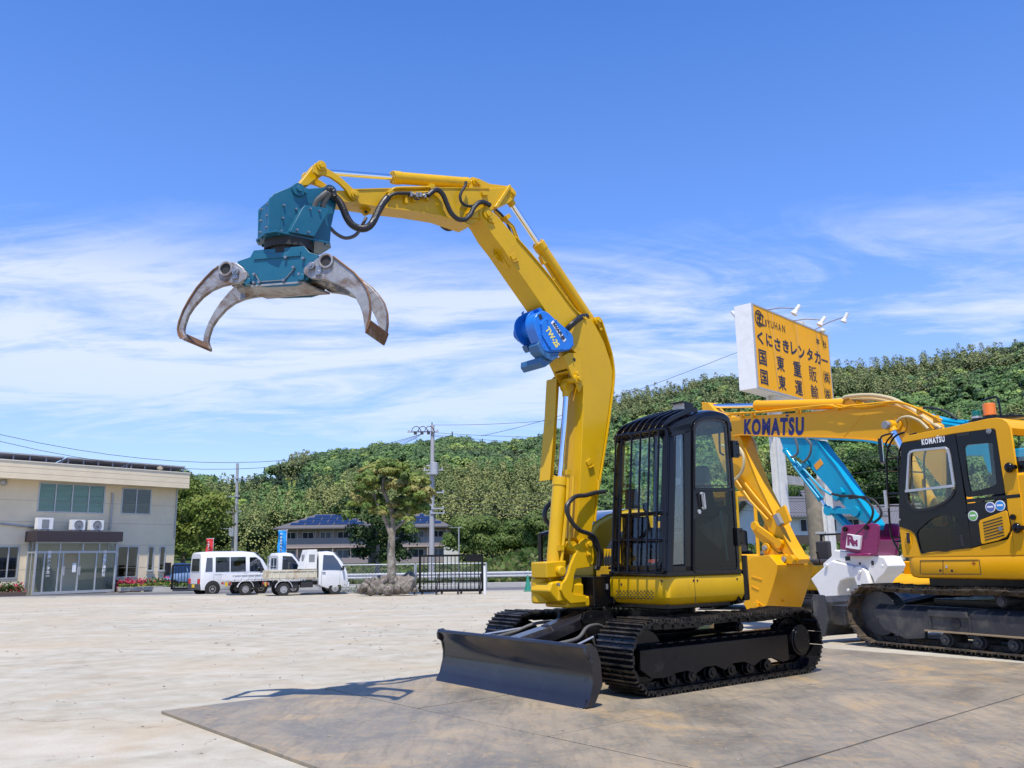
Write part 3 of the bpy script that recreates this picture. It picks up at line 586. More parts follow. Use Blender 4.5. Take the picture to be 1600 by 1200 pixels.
def build_m1():
    L = m1.lat; LS = m1.lats
    roll = [(.62-.27*i, .125, .075) for i in range(6)]
    pan = [(1.01, .385), (-1.05, .385), (-1.05, .15), (-.95, .135), (-.80, .185), (-.62, .185), (-.5, .135), (-.36, .185), (-.20, .185), (-.08, .135), (.05, .185), (.2, .185), (.32, .14), (.44, .175), (.60, .165), (.72, .14), (.88, .15), (1.01, .23)]
    track_set(X1, .675, 1.125, .865, -1.235, .325, .295, 46, M_TRK, M_BLK, pan, roll, 1, [(-.35, .50, .045)])
    track_set(X1, -.545, -.995, .865, -1.235, .325, .295, 46, M_TRK, M_BLK, pan, roll, -1, [(-.35, .50, .045)])
    # centre frame and swing bearing
    b = MB(); b.b2((-.85, -.5, .24), (.45, .63, .46)); b.b2((-.7, -.75, .2), (.3, .85, .36)); b.cyl((-.15, .065, .46), (-.15, .065, .58), .5, .45, 40)
    b.ext([(.45, -.32, .25), (.45, .45, .25), (.78, .26, .30), (.78, -.13, .30)], (0, 0, .16))
    b.build('undercarriage', M_BLK, X1, bevel=.01)
    b = MB(); b.cyl((-.15, .065, .58), (-.15, .065, .655), .47, n=48)
    for i in range(40):
        a = i*math.pi/20; b.disc((-.15+.43*math.cos(a), .065+.43*math.sin(a), .66), (0, 0, 1), .012, .03, 6)
    b.build('swing_bearing', M_BLK, X1, bevel=.004)
    # ---- dozer blade
    prof = [(1.715, .018), (1.668, .085), (1.650, .15), (1.632, .22), (1.628, .28), (1.640, .35), (1.662, .41), (1.690, .445), (1.700, .462), (1.694, .480), (1.676, .488), (1.655, .478)]
    back = [(1.640, .44), (1.600, .35), (1.590, .28), (1.595, .2), (1.612, .14), (1.64, .07), (1.69, .012)]
    B = MB().py(prof+back, -1.01, 1.128).build('dozer_blade', M_BLADE, X1, smooth=50, bevel=.003)
    ep = [(1.700, .40), (1.706, .45), (1.690, .488), (1.64, .495), (1.585, .455), (1.545, .36), (1.53, .17), (1.62, .03), (1.715, .016), (1.67, .085), (1.637, .2), (1.633, .28), (1.655, .37)]
    MB().py(ep, 1.122, 1.150).build('end_plate', M_BLADE, B, bevel=.004); MB().py(ep, -1.032, -1.004).build('end_plate', M_BLADE, B, bevel=.004)
    e = MB(); e.py([(1.724, .006), (1.688, .075), (1.680, .075), (1.708, .006)], -1.01, 1.124); e.build('cutting_edge', M_BLADE, B, bevel=.002)
    e = MB().disc((1.645, 1.152, .40), (0, 1, 0), .018, .012, 14).disc((1.645, 1.152, .36), (0, 1, 0), .018, .012, 14).b2((1.628, 1.147, .36), (1.662, 1.156, .40)).build('lug_hole', M_DARK, B)
    b = MB()   # lift cylinder cover and bracket
    b.ext([(1.60, -.05, .33), (1.60, .19, .33), (1.60, .19, .43), (1.60, .14, .47), (1.60, 0, .47), (1.60, -.05, .43)], (-.38, 0, .075)).ext([(1.22, -.04, .42), (1.22, .18, .42), (1.22, .18, .51), (1.22, .13, .555), (1.22, .01, .555), (1.22, -.04, .51)], (-.42, 0, .10))
    b.build('lift_cylinder_cover', M_BLADE, X1, bevel=.006)
    b = MB()
    for y in (-.11, .22): b.py([(.93, .60), (.90, .66), (.80, .68), (.60, .66), (.52, .60), (.50, .42), (.62, .33), (.86, .42)], y, y+.035)
    b.cyl((.80, -.1, .60), (.80, .26, .60), .035); b.b2((.48, -.1, .3), (.62, .24, .58)); b.build('lift_bracket', M_BLK, X1, bevel=.006)
    b = MB()
    for y in (-.62, .72):
        b.ext([(1.60, y, .14), (1.60, y+.10, .14), (1.60, y+.10, .26), (1.60, y, .26)], (-1.05, (.10 if y < 0 else -.22), .06))
    b.build('blade_arm', M_BLK, X1, bevel=.006)
    for y, k in ((.52, .04), (-.40, -.02)):
        wrapped_hose(X1, [(.60, y*.4, .50), (.80, y*.6, .545), (1.02, y*.8, .54), (1.22, y, .47), (1.42, y, .44), (1.60, y*.9, .42)], .016, 'blade_hose', M_GREYHOSE, False)
    MB().tube([(1.62, .88, .44), (1.30, .80, .50), (1.1, .6, .42)], .010).build('guard_rod', M_SILV, X1); MB().tube([(1.60, -.5, .45), (1.15, -.38, .50)], .010).build('guard_rod', M_SILV, X1)
    # ---- upper deck and body
    b = MB()
    b.b2((.50, -.95, .69), (-.40, .93, .80)); b.b2((.74, -.24, .70), (.3, .22, .98)); b.b2((.56, .12, .72), (.2, .30, 1.0)); b.b2((.45, -.8, .80), (.0, .30, .98))
    b.build('deck_frame', M_BLK, X1, bevel=.01)
    b = MB().b2((.575, .155, .86), (.579, .245, .91)).build('maker_plate', M_SILV, X1)
    c = MB(); rings = []
    for z, k in ((.70, .97), (.74, 1.0), (1.04, 1.0), (1.09, .96)):
        rings.append([Vector((-.15-1.02*k*math.cos(a), .03+1.0*k*math.sin(a), z)) for a in [R(-75+150*i/20) for i in range(21)]])
    c.loft(rings); c.build('counterweight', M_BLK, X1, bevel=.008)
    # skirt panel under the cab
    def plan(k, inset=0):
        r_ = .12-inset*.5; o = []
        for a in range(0, 91, 15):
            o.append((.565-inset-r_+r_*math.cos(R(a)), 1.005-inset-r_+r_*math.sin(R(a))))
        return [(.565-inset, .26+inset)]+o+[(-.50, 1.005-inset), (-.50, .26+inset)]
    s = MB(); s.loft([[Vector((x, y, z)) for x, y in plan(0, q)] for z, q in ((.728, .07), (.745, .035), (.79, .006), (.80, .0), (.955, 0), (.975, .004), (.985, .015))])
    S = s.build('skirt_panel', M_Y1, X1, bevel=.004, seg=1)
    v = MB()
    for j in range(5):
        for i in range(11):
            q = m1.fwd(964+i*5.4+(2.4 if j % 2 else 0), 923.4+j*2.95, .565); v.box((.5655, q.y, q.z), (.003, .0215, .0085))
    for x, y in ((971, 913), (1033.5, 908)): q = m1.fwd(x, y, .565); v.disc((.566, q.y, q.z), (1, 0, 0), .011, .004, 10)
    for x, y in ((1083.5, 907), (1089.5, 907), (1151.5, 904.6)): q = L(x, y, 1.005); v.disc((q.x, 1.006, q.z), (0, 1, 0), .011, .004, 10)
    q = L(1085, 905, 1.005); v.b2((q.x-.0015, 1.003, .735), (q.x+.0015, 1.0075, .98))
    v.build('vent_slots', M_DARK, S)
    # black trim between skirt and counterweight
    b = MB(); b.loft([[Vector((x, y, z)) for x, y in ((-.505, .9), (-.505, 1.0), (-.54, 1.015), (-.60, .99), (-.60, .9))] for z in (.735, .80, .99, 1.05, 1.16)]); b.build('rear_corner_panel', M_BLK, X1, bevel=.01)
    # right-hand hood, tank and covers
    h = MB(); rings = []
    for x, zt in ((.30, 1.40), (.18, 1.52), (.0, 1.60), (-.3, 1.665), (-.6, 1.68), (-.8, 1.62), (-.9, 1.5), (-.95, 1.3)):
        rings.append([Vector((x, -.95, .81)), Vector((x, -.96, zt-.22)), Vector((x, -.93, zt-.1)), Vector((x, -.84, zt-.02)), Vector((x, -.72, zt)), Vector((x, -.36, zt)), Vector((x, -.28, zt-.03)), Vector((x, -.26, zt-.1)), Vector((x, -.26, .81))])
    H = h.loft(rings).build('engine_hood', M_Y1, X1, smooth=50, bevel=.006)
    h = MB(); rings = []
    for x, zt in ((.305, 1.395), (.18, 1.525), (.0, 1.606), (-.3, 1.671), (-.6, 1.686)): rings.append([Vector((x, -.80, zt-.004)), Vector((x, -.80, zt+.002)), Vector((x, -.34, zt+.002)), Vector((x, -.34, zt-.004))])
    h.loft(rings).build('hood_stripe', M_SILV, H)
    b = MB().b2((-.50, -.24, 1.0), (-.93, .62, 1.36)).build('engine_cover', M_Y1, X1, bevel=.03)
    b = MB().b2((-.49, .85, 1.02), (-.515, .99, 1.78)).b2((-.478, .955, 1.02), (-.5, .985, 1.60)).build('rear_cover_strip', M_Y1, X1, bevel=.004)
    # ---- mirror bracket and stay on the right front
    q = [m1.lat(844, 955, -.62), m1.lat(843, 828, -.62), m1.lat(862, 825, -.62)]
    t = MB(); t.strip([m1.lat(846, 940, -.35), m1.lat(844, 835, -.35)], .05, .03, (0, 1, 0)); t.strip([m1.lat(844, 836, -.35), m1.lat(872, 828, -.55)], .04, .03, (0, 0, 1)); t.strip([m1.lat(846, 878, -.35), m1.lat(880, 872, -.5)], .03, .03, (0, 0, 1))
    t.tube([m1.lat(854, 925, -.2), m1.lat(854, 938, -.2), m1.lat(858, 942, -.2), m1.lat(880, 942, -.1)], .014); t.box(m1.lat(843, 921, -.35), (.12, .05, .035)); t.build('step_bracket', M_BLK, X1, bevel=.004)
build_m1()
def build_boom1():
    L = m1.lat; LS = m1.lats
    yb0, yb1 = -.145, .105
    def band(pts, y0, y1, mb): return mb.py([L(x, y, y1 if y1 > 0 else y1) for x, y in pts], y0, y1)
    # swing post / boom foot bracket (two cheeks + base)
    F = MB()
    chk = [(908, 846), (914, 841.5), (921, 843), (925, 850), (928, 868), (927, 880), (922, 886), (900, 889), (897, 898), (895, 915), (893, 925), (898, 929), (915, 930), (916, 941), (891, 943), (882, 934), (876, 922), (878, 912), (884, 905), (889, 893), (891, 885), (896, 872)]
    P = [L(x, y, .17) for x, y in chk]
    F.py(P, .14, .175)
    P2 = [p-Vector((0, 0, 0)) for p in P]; F.py(P2, -.215, -.18)
    F.build('boom_foot_bracket', M_Y1, X1, bevel=.006)
    F = MB(); q = L(868, 925, -.0); F.b2((q.x-.42, -.19, .70), (q.x-.02, .15, .80)); F.cyl((1.10, -.12, .74), (1.10, -.12, .98), .10, n=28); F.b2((.80, -.19, .76), (1.12, .15, .92)); F.cyl((1.06, -.19, 1.04), (1.06, .15, 1.04), .05)
    F.py([(1.18, .94), (1.22, .86), (1.14, .78), (.95, .70), (.80, .72), (.80, .98)], -.16, .13)
    F.build('swing_post', M_Y1, X1, bevel=.02)
    p = L(917, 850, .17); b = MB(); pin(b, (p.x, .185, p.z), .045, .03); q = L(918, 866, .17); pin(b, (q.x, .185, q.z), .026, .02); b.strip([(p.x, .185, p.z), (q.x, .185, q.z)], .05, .012, (1, 0, 0)); b.cyl((p.x, -.23, p.z), (p.x, .17, p.z), .04); b.build('pivot_pin', M_Y1, X1, bevel=.003)
    foot = Vector((p.x, 0, p.z))
    # ---- boom: closed box section with flanges
    outer = [(768.5, 330), (778, 338), (800, 364), (830, 398), (862, 437), (894, 480), (915, 494), (930, 508), (944, 535), (953, 562), (957, 580), (956, 603), (952, 635), (946, 680), (939, 725), (931, 775), (927, 815), (923, 838), (922, 850), (918, 858), (912, 858)]
    inner = [(906, 850), (901, 840), (904, 790), (908, 720), (911, 650), (911, 600), (908, 570), (900, 552), (885, 536), (868, 512), (849, 480), (817, 434), (787, 390), (770, 368), (758, 347), (750, 338), (749, 330), (753, 324), (760, 322.5)]
    A = [L(x, y, yb1) for x, y in outer]; Bn = [L(x, y, yb1) for x, y in inner]
    bm_ = MB(); bm_.py(A+Bn, yb0, yb1)
    BO = bm_.build('boom', M_Y1, X1, bevel=.005, smooth=22)
    # flanges standing proud along the back and the belly
    fl = MB()
    def flange(seq, yy, t=.012, w=None):
        P = [L(x, y, yb1) for x, y in seq]; P = [Vector((p.x, (yb0+yb1)/2, p.z)) for p in P]; fl.strip(smoothpath(P, 3), yb1-yb0+.03, t, (0, 1, 0))
    flange([(806, 371), (830, 398), (862, 437), (894, 480), (915, 500)], 0)
    flange([(939, 500), (946, 522), (955, 552), (959, 580), (958, 603), (954, 635), (948, 680), (941, 725), (933, 775), (929, 815)], 0, .016)
    fl.build('boom_flange', M_Y1, BO, bevel=.002)
    # arm cylinder bracket on the back of the knee
    g = MB(); kn = [(917, 500), (930, 495), (937, 495.5), (941, 501), (944, 512), (950, 535), (958, 566), (957, 580), (948, 555), (930, 520)]
    for y in (.045, -.11): g.py([L(x, yy, .08) for x, yy in kn], y, y+.022)
    g.build('knee_bracket', M_Y1, BO, bevel=.004)
    b = MB(); p = L(933.5, 501.5, .08); pin(b, (p.x, .085, p.z), .045, .03); b.strip([(p.x, .09, p.z), (p.x-.035, .09, p.z-.085)], .04, .014, (1, 0, 0)); b.disc((p.x-.03, .095, p.z-.085), (0, 1, 0), .02, .02, 12); b.build('knee_pin', M_Y1, BO, bevel=.003)
    KN = Vector((p.x, -.02, p.z))
    # boom-cylinder bracket (front of the boom)
    g = MB(); br = [(880, 556), (888, 551), (900, 552), (908, 562), (911, 585), (911, 602), (906, 612), (903, 602), (897, 592), (893, 585), (889, 575)]
    inn = [(870, 573), (878, 560), (887, 553), (900, 552), (908, 562), (911, 585), (911, 602), (905, 610), (900, 600), (895, 592), (889, 590), (885, 600), (873, 592)]
    for y in (.108, -.115): g.py([L(x, yy, .135) for x, yy in br], y, y+.028)
    P_ = [L(x, yy, .135) for x, yy in br]; a_, b_, c_ = P_[0], P_[10], P_[9]
    for p_, q_ in ((a_, b_), (b_, c_)): g.ext([(p_.x, -.09, p_.z), (q_.x, -.09, q_.z), (q_.x-.02, -.09, q_.z+.0), (p_.x-.02, -.09, p_.z+.0)], (0, .20, 0)) if p_ is a_ else g.box(((p_.x+q_.x)/2-.02, .01, (p_.z+q_.z)/2), (.09, .20, .012))
    g.build('cylinder_bracket', M_Y1, BO, bevel=.004)
    p = L(902, 592, .135); b = MB(); pin(b, (p.x, .145, p.z), .048, .03); q = L(901, 584, .135); b.disc((q.x, .15, q.z), (0, 1, 0), .022, .03, 12); b.cyl((p.x, -.18, p.z), (p.x, .12, p.z), .035)
    b.build('boom_cylinder_pin', M_Y1, BO, bevel=.003)
    rod = Vector((L(886, 604, -.02).x, -.02, L(886, 604, -.02).z))
    # pin hole
    h = L(897, 562, .135); MB().disc((h.x, .137, h.z), (0, 1, 0), .018, .004, 16).build('lug_hole', M_DARK, BO)
    base = L(863, 905, -.02); bc = cylinder(X1, 'boom_cylinder', base, rod, .070, .030, .505)
    # the guard strip lying along the rod, and the clamp at the foot
    g = MB(); gs = LS(-.06, (871, 590), (875, 586), (880, 590), (882, 604), (880, 640), (877, 700), (873, 748), (860, 750), (864, 700), (868, 650))
    g.py(gs, -.155, -.145); g.ext([gs[7], gs[8], gs[9], gs[0]][0:4], (0, -.001, 0)) if False else None
    q = [Vector((p.x, -.15, p.z)) for p in gs]; g.strip([q[7]+Vector((.0, 0, 0)), q[8], q[9], q[0]], .16, .008, (0, 1, 0)); g.build('rod_guard', M_Y1, bc, bevel=.003)
    g = MB(); c = LS(-.02, (840.5, 879), (872, 876), (871, 900), (842, 903)); g.py(c, -.13, .10); g.build('cylinder_clamp', M_Y1, bc, bevel=.01)
    g = MB(); g.tube(LS(.07, (888, 742), (886, 790), (880, 850), (877, 880), (873, 884)), .017, 10); g.box(L(888, 738, .07), (.05, .05, .05)); g.box(L(873, 856, .04), (.05, .1, .05)); g.build('steel_pipe', M_Y1, bc)
    g = MB(); g.tube(LS(.112, (896, 745), (893, 800), (889, 850)), .013, 8).tube(LS(.0, (900, 740), (899, 850)), .012, 8); g.cyl(L(905, 858, .17)*1, L(905, 858, .17)+Vector((0, -.36, 0)), .05); g.cyl(Vector((foot.x+.14, -.16, foot.z-.02)), Vector((foot.x+.14, .13, foot.z-.02)), .05); g.build('boom_side_pipe', M_Y1, BO)
    wrapped_hose(X1, [L(945, 768, .12), L(929, 770, .14), L(915, 774, .16), L(899, 776, .2), L(887, 788, .22), L(886, 800, .22), L(893, 815, .22), L(905, 828, .22), L(920, 834, .20), L(929, 840, .18), L(936, 860, .16), L(935, 885, .14)], .021)
    MB().tube(LS(.125, (935, 750), (935, 760), (934, 769), (925, 771.5)), .014).build('steel_elbow', M_Y1, BO)
    for dx, dy in ((0, 0), (3.5, 1)): wrapped_hose(X1, [L(920+dx, 838+dy, .17), L(928+dx, 848, .17), L(935+dx, 862, .15), L(936+dx, 876, .13), L(930+dx, 890, .12)], .019, mt=M_RUB, ribs=False)
    wrapped_hose(X1, [L(874, 783, -.25), L(862, 786, -.28), L(853, 795, -.3), L(851, 808, -.3), L(858, 820, -.28), L(868, 832, -.2)], .022)
    wrapped_hose(X1, [L(893, 880, .12), L(889, 888, .13), L(885, 900, .14), L(882, 912, .14), L(876, 916, .14), L(870, 912, .12)], .018, mt=M_GREYHOSE, ribs=False)
    for k in range(3): wrapped_hose(X1, [(.42, .10+.03*k, 1.0), (.44, .10+.035*k, 1.15), (.36, .13+.03*k, 1.32), (.2, .17+.03*k, 1.40), (.0, .2+.02*k, 1.36)], .028)
    b = MB()
    for k in range(3): b.cyl((.45, .09+.04*k, 1.06), (.45, .09+.04*k, 1.24), .017, n=8)
    b.b2((.36, -.02, .98), (.48, .22, 1.07)); b.build('valve_block', M_Y1, X1, bevel=.004)
    # small weld-on lugs on the boom side
    for x, y in ((920, 722), (802, 401)):
        lg = MB(); q = L(x, y, yb1); lg.box((q.x, yb1+.006, q.z), (.07, .012, .05), Matrix.Rotation(.6, 3, 'Y')); lg.box((q.x-.02, yb1+.014, q.z-.045), (.08, .028, .012), Matrix.Rotation(.4, 3, 'Y')); lg.build('step_lug', M_Y1, BO, bevel=.002)
    # lifting lug under the boom
    u = LS(-.02, (757, 396), (763, 405), (770, 411), (777, 410)); b = MB(); a0 = L(768, 398, -.02)
    tb = (L(817, 434, yb1)-L(787, 390, yb1)); tb.y = 0; tb.normalize(); nb = Vector((tb.z, 0, -tb.x)); nb = nb if nb.x > 0 else -nb
    c0 = Vector((L(781, 381, yb1).x, -.02, L(781, 381, yb1).z))
    b.py([c0+tb*.0, c0+tb*.04+nb*.04, c0+tb*.07+nb*.06, c0+tb*.10+nb*.06, c0+tb*.13+nb*.045, c0+tb*.2], -.035, -.005); b.disc(c0+tb*.085+nb*.035, (0, 1, 0), .026, .06, 18)
    b.py([c0-tb*.05-nb*.003, c0-tb*.05+nb*.008, c0+tb*.26+nb*.008, c0+tb*.26-nb*.003], -.07, .03); b.build('lifting_lug', M_Y1, BO, bevel=.003)
    # cross plate in the boom fork
    # arm pivot cheeks of the boom
    pv = L(761, 335, yb1); b = MB(); pin(b, (pv.x, yb1+.012, pv.z), .052, .02); q = L(764, 340, yb1); b.disc((q.x, yb1+.025, q.z), (0, 1, 0), .02, .02, 12); b.strip([(pv.x, yb1+.012, pv.z), (q.x-.03, yb1+.012, q.z-.05)], .07, .01, (1, 0, 0)); b.build('arm_pivot_pin', M_Y1, BO, bevel=.003)
    g = MB(); g.tube(LS(.0, (772, 330), (786, 343), (800, 356), (806, 372), (811, 383)), .013).tube(LS(-.06, (772, 327), (788, 340), (802, 354), (812, 380)), .013).box(L(787, 342, 0), (.06, .16, .04), Matrix.Rotation(.7, 3, 'Y')); g.build('boom_top_pipes', M_Y1, BO)
    wrapped_hose(X1, LS(.0, (768, 322), (776, 328), (786, 338), (795, 355), (801, 372)), .010, mt=M_RUB, ribs=False)
    wrapped_hose(X1, [L(885, 514, .12), L(892, 507, .16), L(900, 500, .15), L(908, 494, .1), L(918, 494, .05)], .022)
    wrapped_hose(X1, [L(886, 517, .12), L(893, 510, .16), L(901, 503, .13), L(909, 497, .1), L(917, 492, .05)], .018)
    # ---- arm
    ya0, ya1 = -.115, .075; a = ya1
    arm = [(545, 297.5), (600, 295), (640, 294.5), (684, 293.5), (737, 294.5), (764, 295), (790, 292), (794, 290), (800, 292), (805, 300), (804, 309), (797, 316), (785, 321), (772, 325.5), (766, 331), (757, 341), (748, 345), (735, 352), (715, 344.5), (690, 337), (640, 329), (600, 324), (565, 318), (545, 315)]
    arm = [(516, 297)]+arm[0:0]+[(545, 297.5)]+arm[1:]+[(516, 311)]
    AR = MB().py([L(x, y, a) for x, y in arm], ya0, ya1).build('arm', M_Y1, X1, bevel=.005, smooth=22)
    # belly is a separate wider box so the underside reads like welded plate
    f2 = MB()
    P = [L(x, y, a) for x, y in ((516, 312), (560, 317.5), (600, 324), (645, 329.5), (690, 337), (735, 352.5))]; f2.strip([Vector((p.x, (ya0+ya1)/2, p.z)) for p in P], ya1-ya0+.02, .010, (0, 1, 0))
    P = [L(x, y, a) for x, y in ((545, 296.5), (620, 294.5), (700, 293.5), (764, 294.5))]; f2.strip([Vector((p.x, (ya0+ya1)/2, p.z)) for p in P], ya1-ya0+.015, .010, (0, 1, 0)); f2.build('arm_flange', M_Y1, AR)
    # cylinder ears on the rear of the arm
    g = MB()
    for y in (.01, -.07):
        g.py(LS(.03, (733, 295), (735, 283), (741, 278), (748, 279), (765, 287), (797, 291), (790, 296)), y, y+.022)
    g.py(LS(a, (771, 324), (794.5, 289), (797, 292), (776, 326)), ya0-.02, ya1+.025)
    for y in (.03, -.09): g.py(LS(.05, (795, 290), (803, 295), (806, 303), (803, 312), (774, 326)), y, y+.022)
    g.build('arm_ear', M_Y1, AR, bevel=.004)
    b = MB(); q = L(742, 284, .035); pin(b, (q.x, .04, q.z), .036, .03); q2 = L(748, 287, .035); b.disc((q2.x, .045, q2.z), (0, 1, 0), .018, .03, 10); k = L(799.5, 303, .06); pin(b, (k.x, .065, k.z), .042, .03); k2 = L(793, 308, .06); b.disc((k2.x, .06, k2.z), (0, 1, 0), .02, .03, 12); b.build('arm_pin', M_Y1, AR, bevel=.003)
    cylinder(X1, 'arm_cylinder', KN, (k.x, -.02, k.z), .062, .030, .635)
    g = MB(); d = Vector((k.x, -.02, k.z))-KN; up = Vector((d.z, 0, -d.x)).normalized(); up = up if up.x > 0 else -up
    g.tube([KN+d*.02+up*.09, KN+d*.2+up*.085, KN+d*.42+up*.085, KN+d*.53+up*.075], .013).box(KN+d*.54+up*.07, (.05, .05, .09), Matrix.Rotation(.5, 3, 'Y')).box(KN+d*.06+up*.09, (.06, .09, .05)); g.build('cylinder_pipe', M_Y1, X1)
    for f_ in (.25, .4): MB().box(KN+d*f_+up*.07, (.10, .03, .012), Matrix.Rotation(.9, 3, 'Y')).build('pipe_clamp', M_Y1, X1)
    # bucket cylinder
    LK = L(498, 262.5, .06); bcr = Vector((LK.x, -.02, LK.z)); bce = Vector((q.x, -.02, q.z))
    cylinder(X1, 'bucket_cylinder', bce, bcr, .056, .027, .53)
    # bent side links and H link
    lk = MB(); bent = [(490, 258), (493, 254.5), (499, 254), (506, 260), (520, 268), (535, 279), (548, 291), (557, 299), (561, 304), (558, 311), (552, 312), (546, 306), (540, 296), (530, 286), (517, 277), (506, 273), (497, 273), (490, 269)]
    for y in (ya1+.004, ya0-.030): lk.py(LS(ya1+.03, *bent), y, y+.026)
    lk.build('bent_link', M_Y1, X1, bevel=.004)
    lk = MB()
    hl = [(489, 259), (503, 262), (503, 275), (490, 283), (482, 290), (470, 291), (466, 288), (472, 281), (484, 266)]
    lk.py(LS(.04, *hl), -.08, .04); lk.build('bucket_link', M_Y1, X1, bevel=.01)
    b = MB(); pin(b, (LK.x, ya1+.035, LK.z), .044, .02); w_ = L(554.5, 304, ya1+.03); pin(b, (w_.x, ya1+.035, w_.z), .040, .02); b.cyl((LK.x, ya0-.05, LK.z), (LK.x, ya1, LK.z), .035); b.build('link_pin', M_Y1, X1, bevel=.003)
    # lug under the arm
    g = MB(); c = LS(-.02, (561, 322), (566, 333), (570, 337), (575, 336), (578, 330), (582, 324)); g.py(c, -.035, -.005); g.py(LS(-.02, (548, 319), (549, 324), (588, 328), (600, 324)), -.08, .04); g.build('lifting_lug', M_Y1, AR, bevel=.003)
    h = L(570.5, 332, -.02); MB().disc((h.x, -.02, h.z), (0, 1, 0), .016, .034, 14).build('lug_hole', M_DARK, AR)
    # pipes, stop valves and hoses on the arm side
    g = MB(); g.tube(smoothpath(LS(a+.03, (606, 307), (613, 296.5), (622, 293.5), (650, 293), (673, 292.5), (682, 295), (690, 304)), 4), .012, 8).tube(LS(a+.03, (620, 303), (636, 302), (674, 300)), .010, 8)
    for x, y in ((634, 310), (646, 308), (668, 306)): p = L(x, y, a+.01); g.box((p.x, a+.012, p.z), (.03, .03, .10))
    p = L(610, 303, a+.01); g.box((p.x, a+.02, p.z), (.07, .04, .05), Matrix.Rotation(-.6, 3, 'Y')); p = L(673, 293, a+.01); g.box((p.x, a+.02, p.z), (.05, .05, .05))
    for x, y in ((757, 303), (760, 318)): p = L(x, y, a+.01); MB().box((p.x, a+.01, p.z), (.07, .03, .035), Matrix.Rotation(.2, 3, 'Y')).build('pipe_bracket', M_Y1, AR, bevel=.002)
    MB().py(LS(a, (727, 335), (738, 324), (748, 322), (757, 330), (750, 342), (735, 341)), ya1, ya1+.018).build('hose_guide', M_Y1, AR, bevel=.003)
    g.build('arm_pipes', M_Y1, AR, bevel=.002)
    v = MB(); v.tube(LS(a+.04, (636, 302.5), (648, 304)), .014).tube(LS(a+.04, (654, 304), (666, 306)), .016)
    for x, y in ((641, 304), (650, 305), (655, 305), (663, 306)): p = L(x, y, a+.04); v.box(p, (.02, .045, .045))
    v.build('stop_valve', M_BRASS, AR)
    wrapped_hose(X1, LS(a+.06, (668, 306), (676, 299), (684, 297), (692, 304), (698, 318), (705, 333), (715, 342), (726, 343), (735, 335), (740, 325), (748, 317), (756, 316), (766, 321)), .022, n=8)
    wrapped_hose(X1, LS(a+.05, (728, 284), (727, 290), (722, 298), (719, 307), (722, 317), (732, 322), (745, 321)), .014, mt=M_RUB, ribs=False)
    wrapped_hose(X1, LS(a+.07, (522, 307), (530, 315), (536, 326), (542, 340), (550, 351), (562, 357), (573, 356), (582, 348), (590, 332), (598, 318), (606, 308)), .030, n=9)
    wrapped_hose(X1, LS(a+.07, (596, 318), (604, 310), (616, 303), (626, 302), (640, 302)), .016, mt=M_RUB, ribs=False)
    wrapped_hose(X1, LS(-.2, (515, 355), (525, 365), (540, 372), (556, 367), (566, 352), (572, 340)), .016, mt=M_GREYHOSE, ribs=False)
    wrapped_hose(X1, LS(-.22, (688, 348), (692, 354), (700, 358), (707, 356), (712, 350)), .020)
    wrapped_hose(X1, LS(a+.05, (645, 304), (649, 311), (655, 311), (658, 306)), .006, mt=M_RUB, ribs=False)
build_boom1()
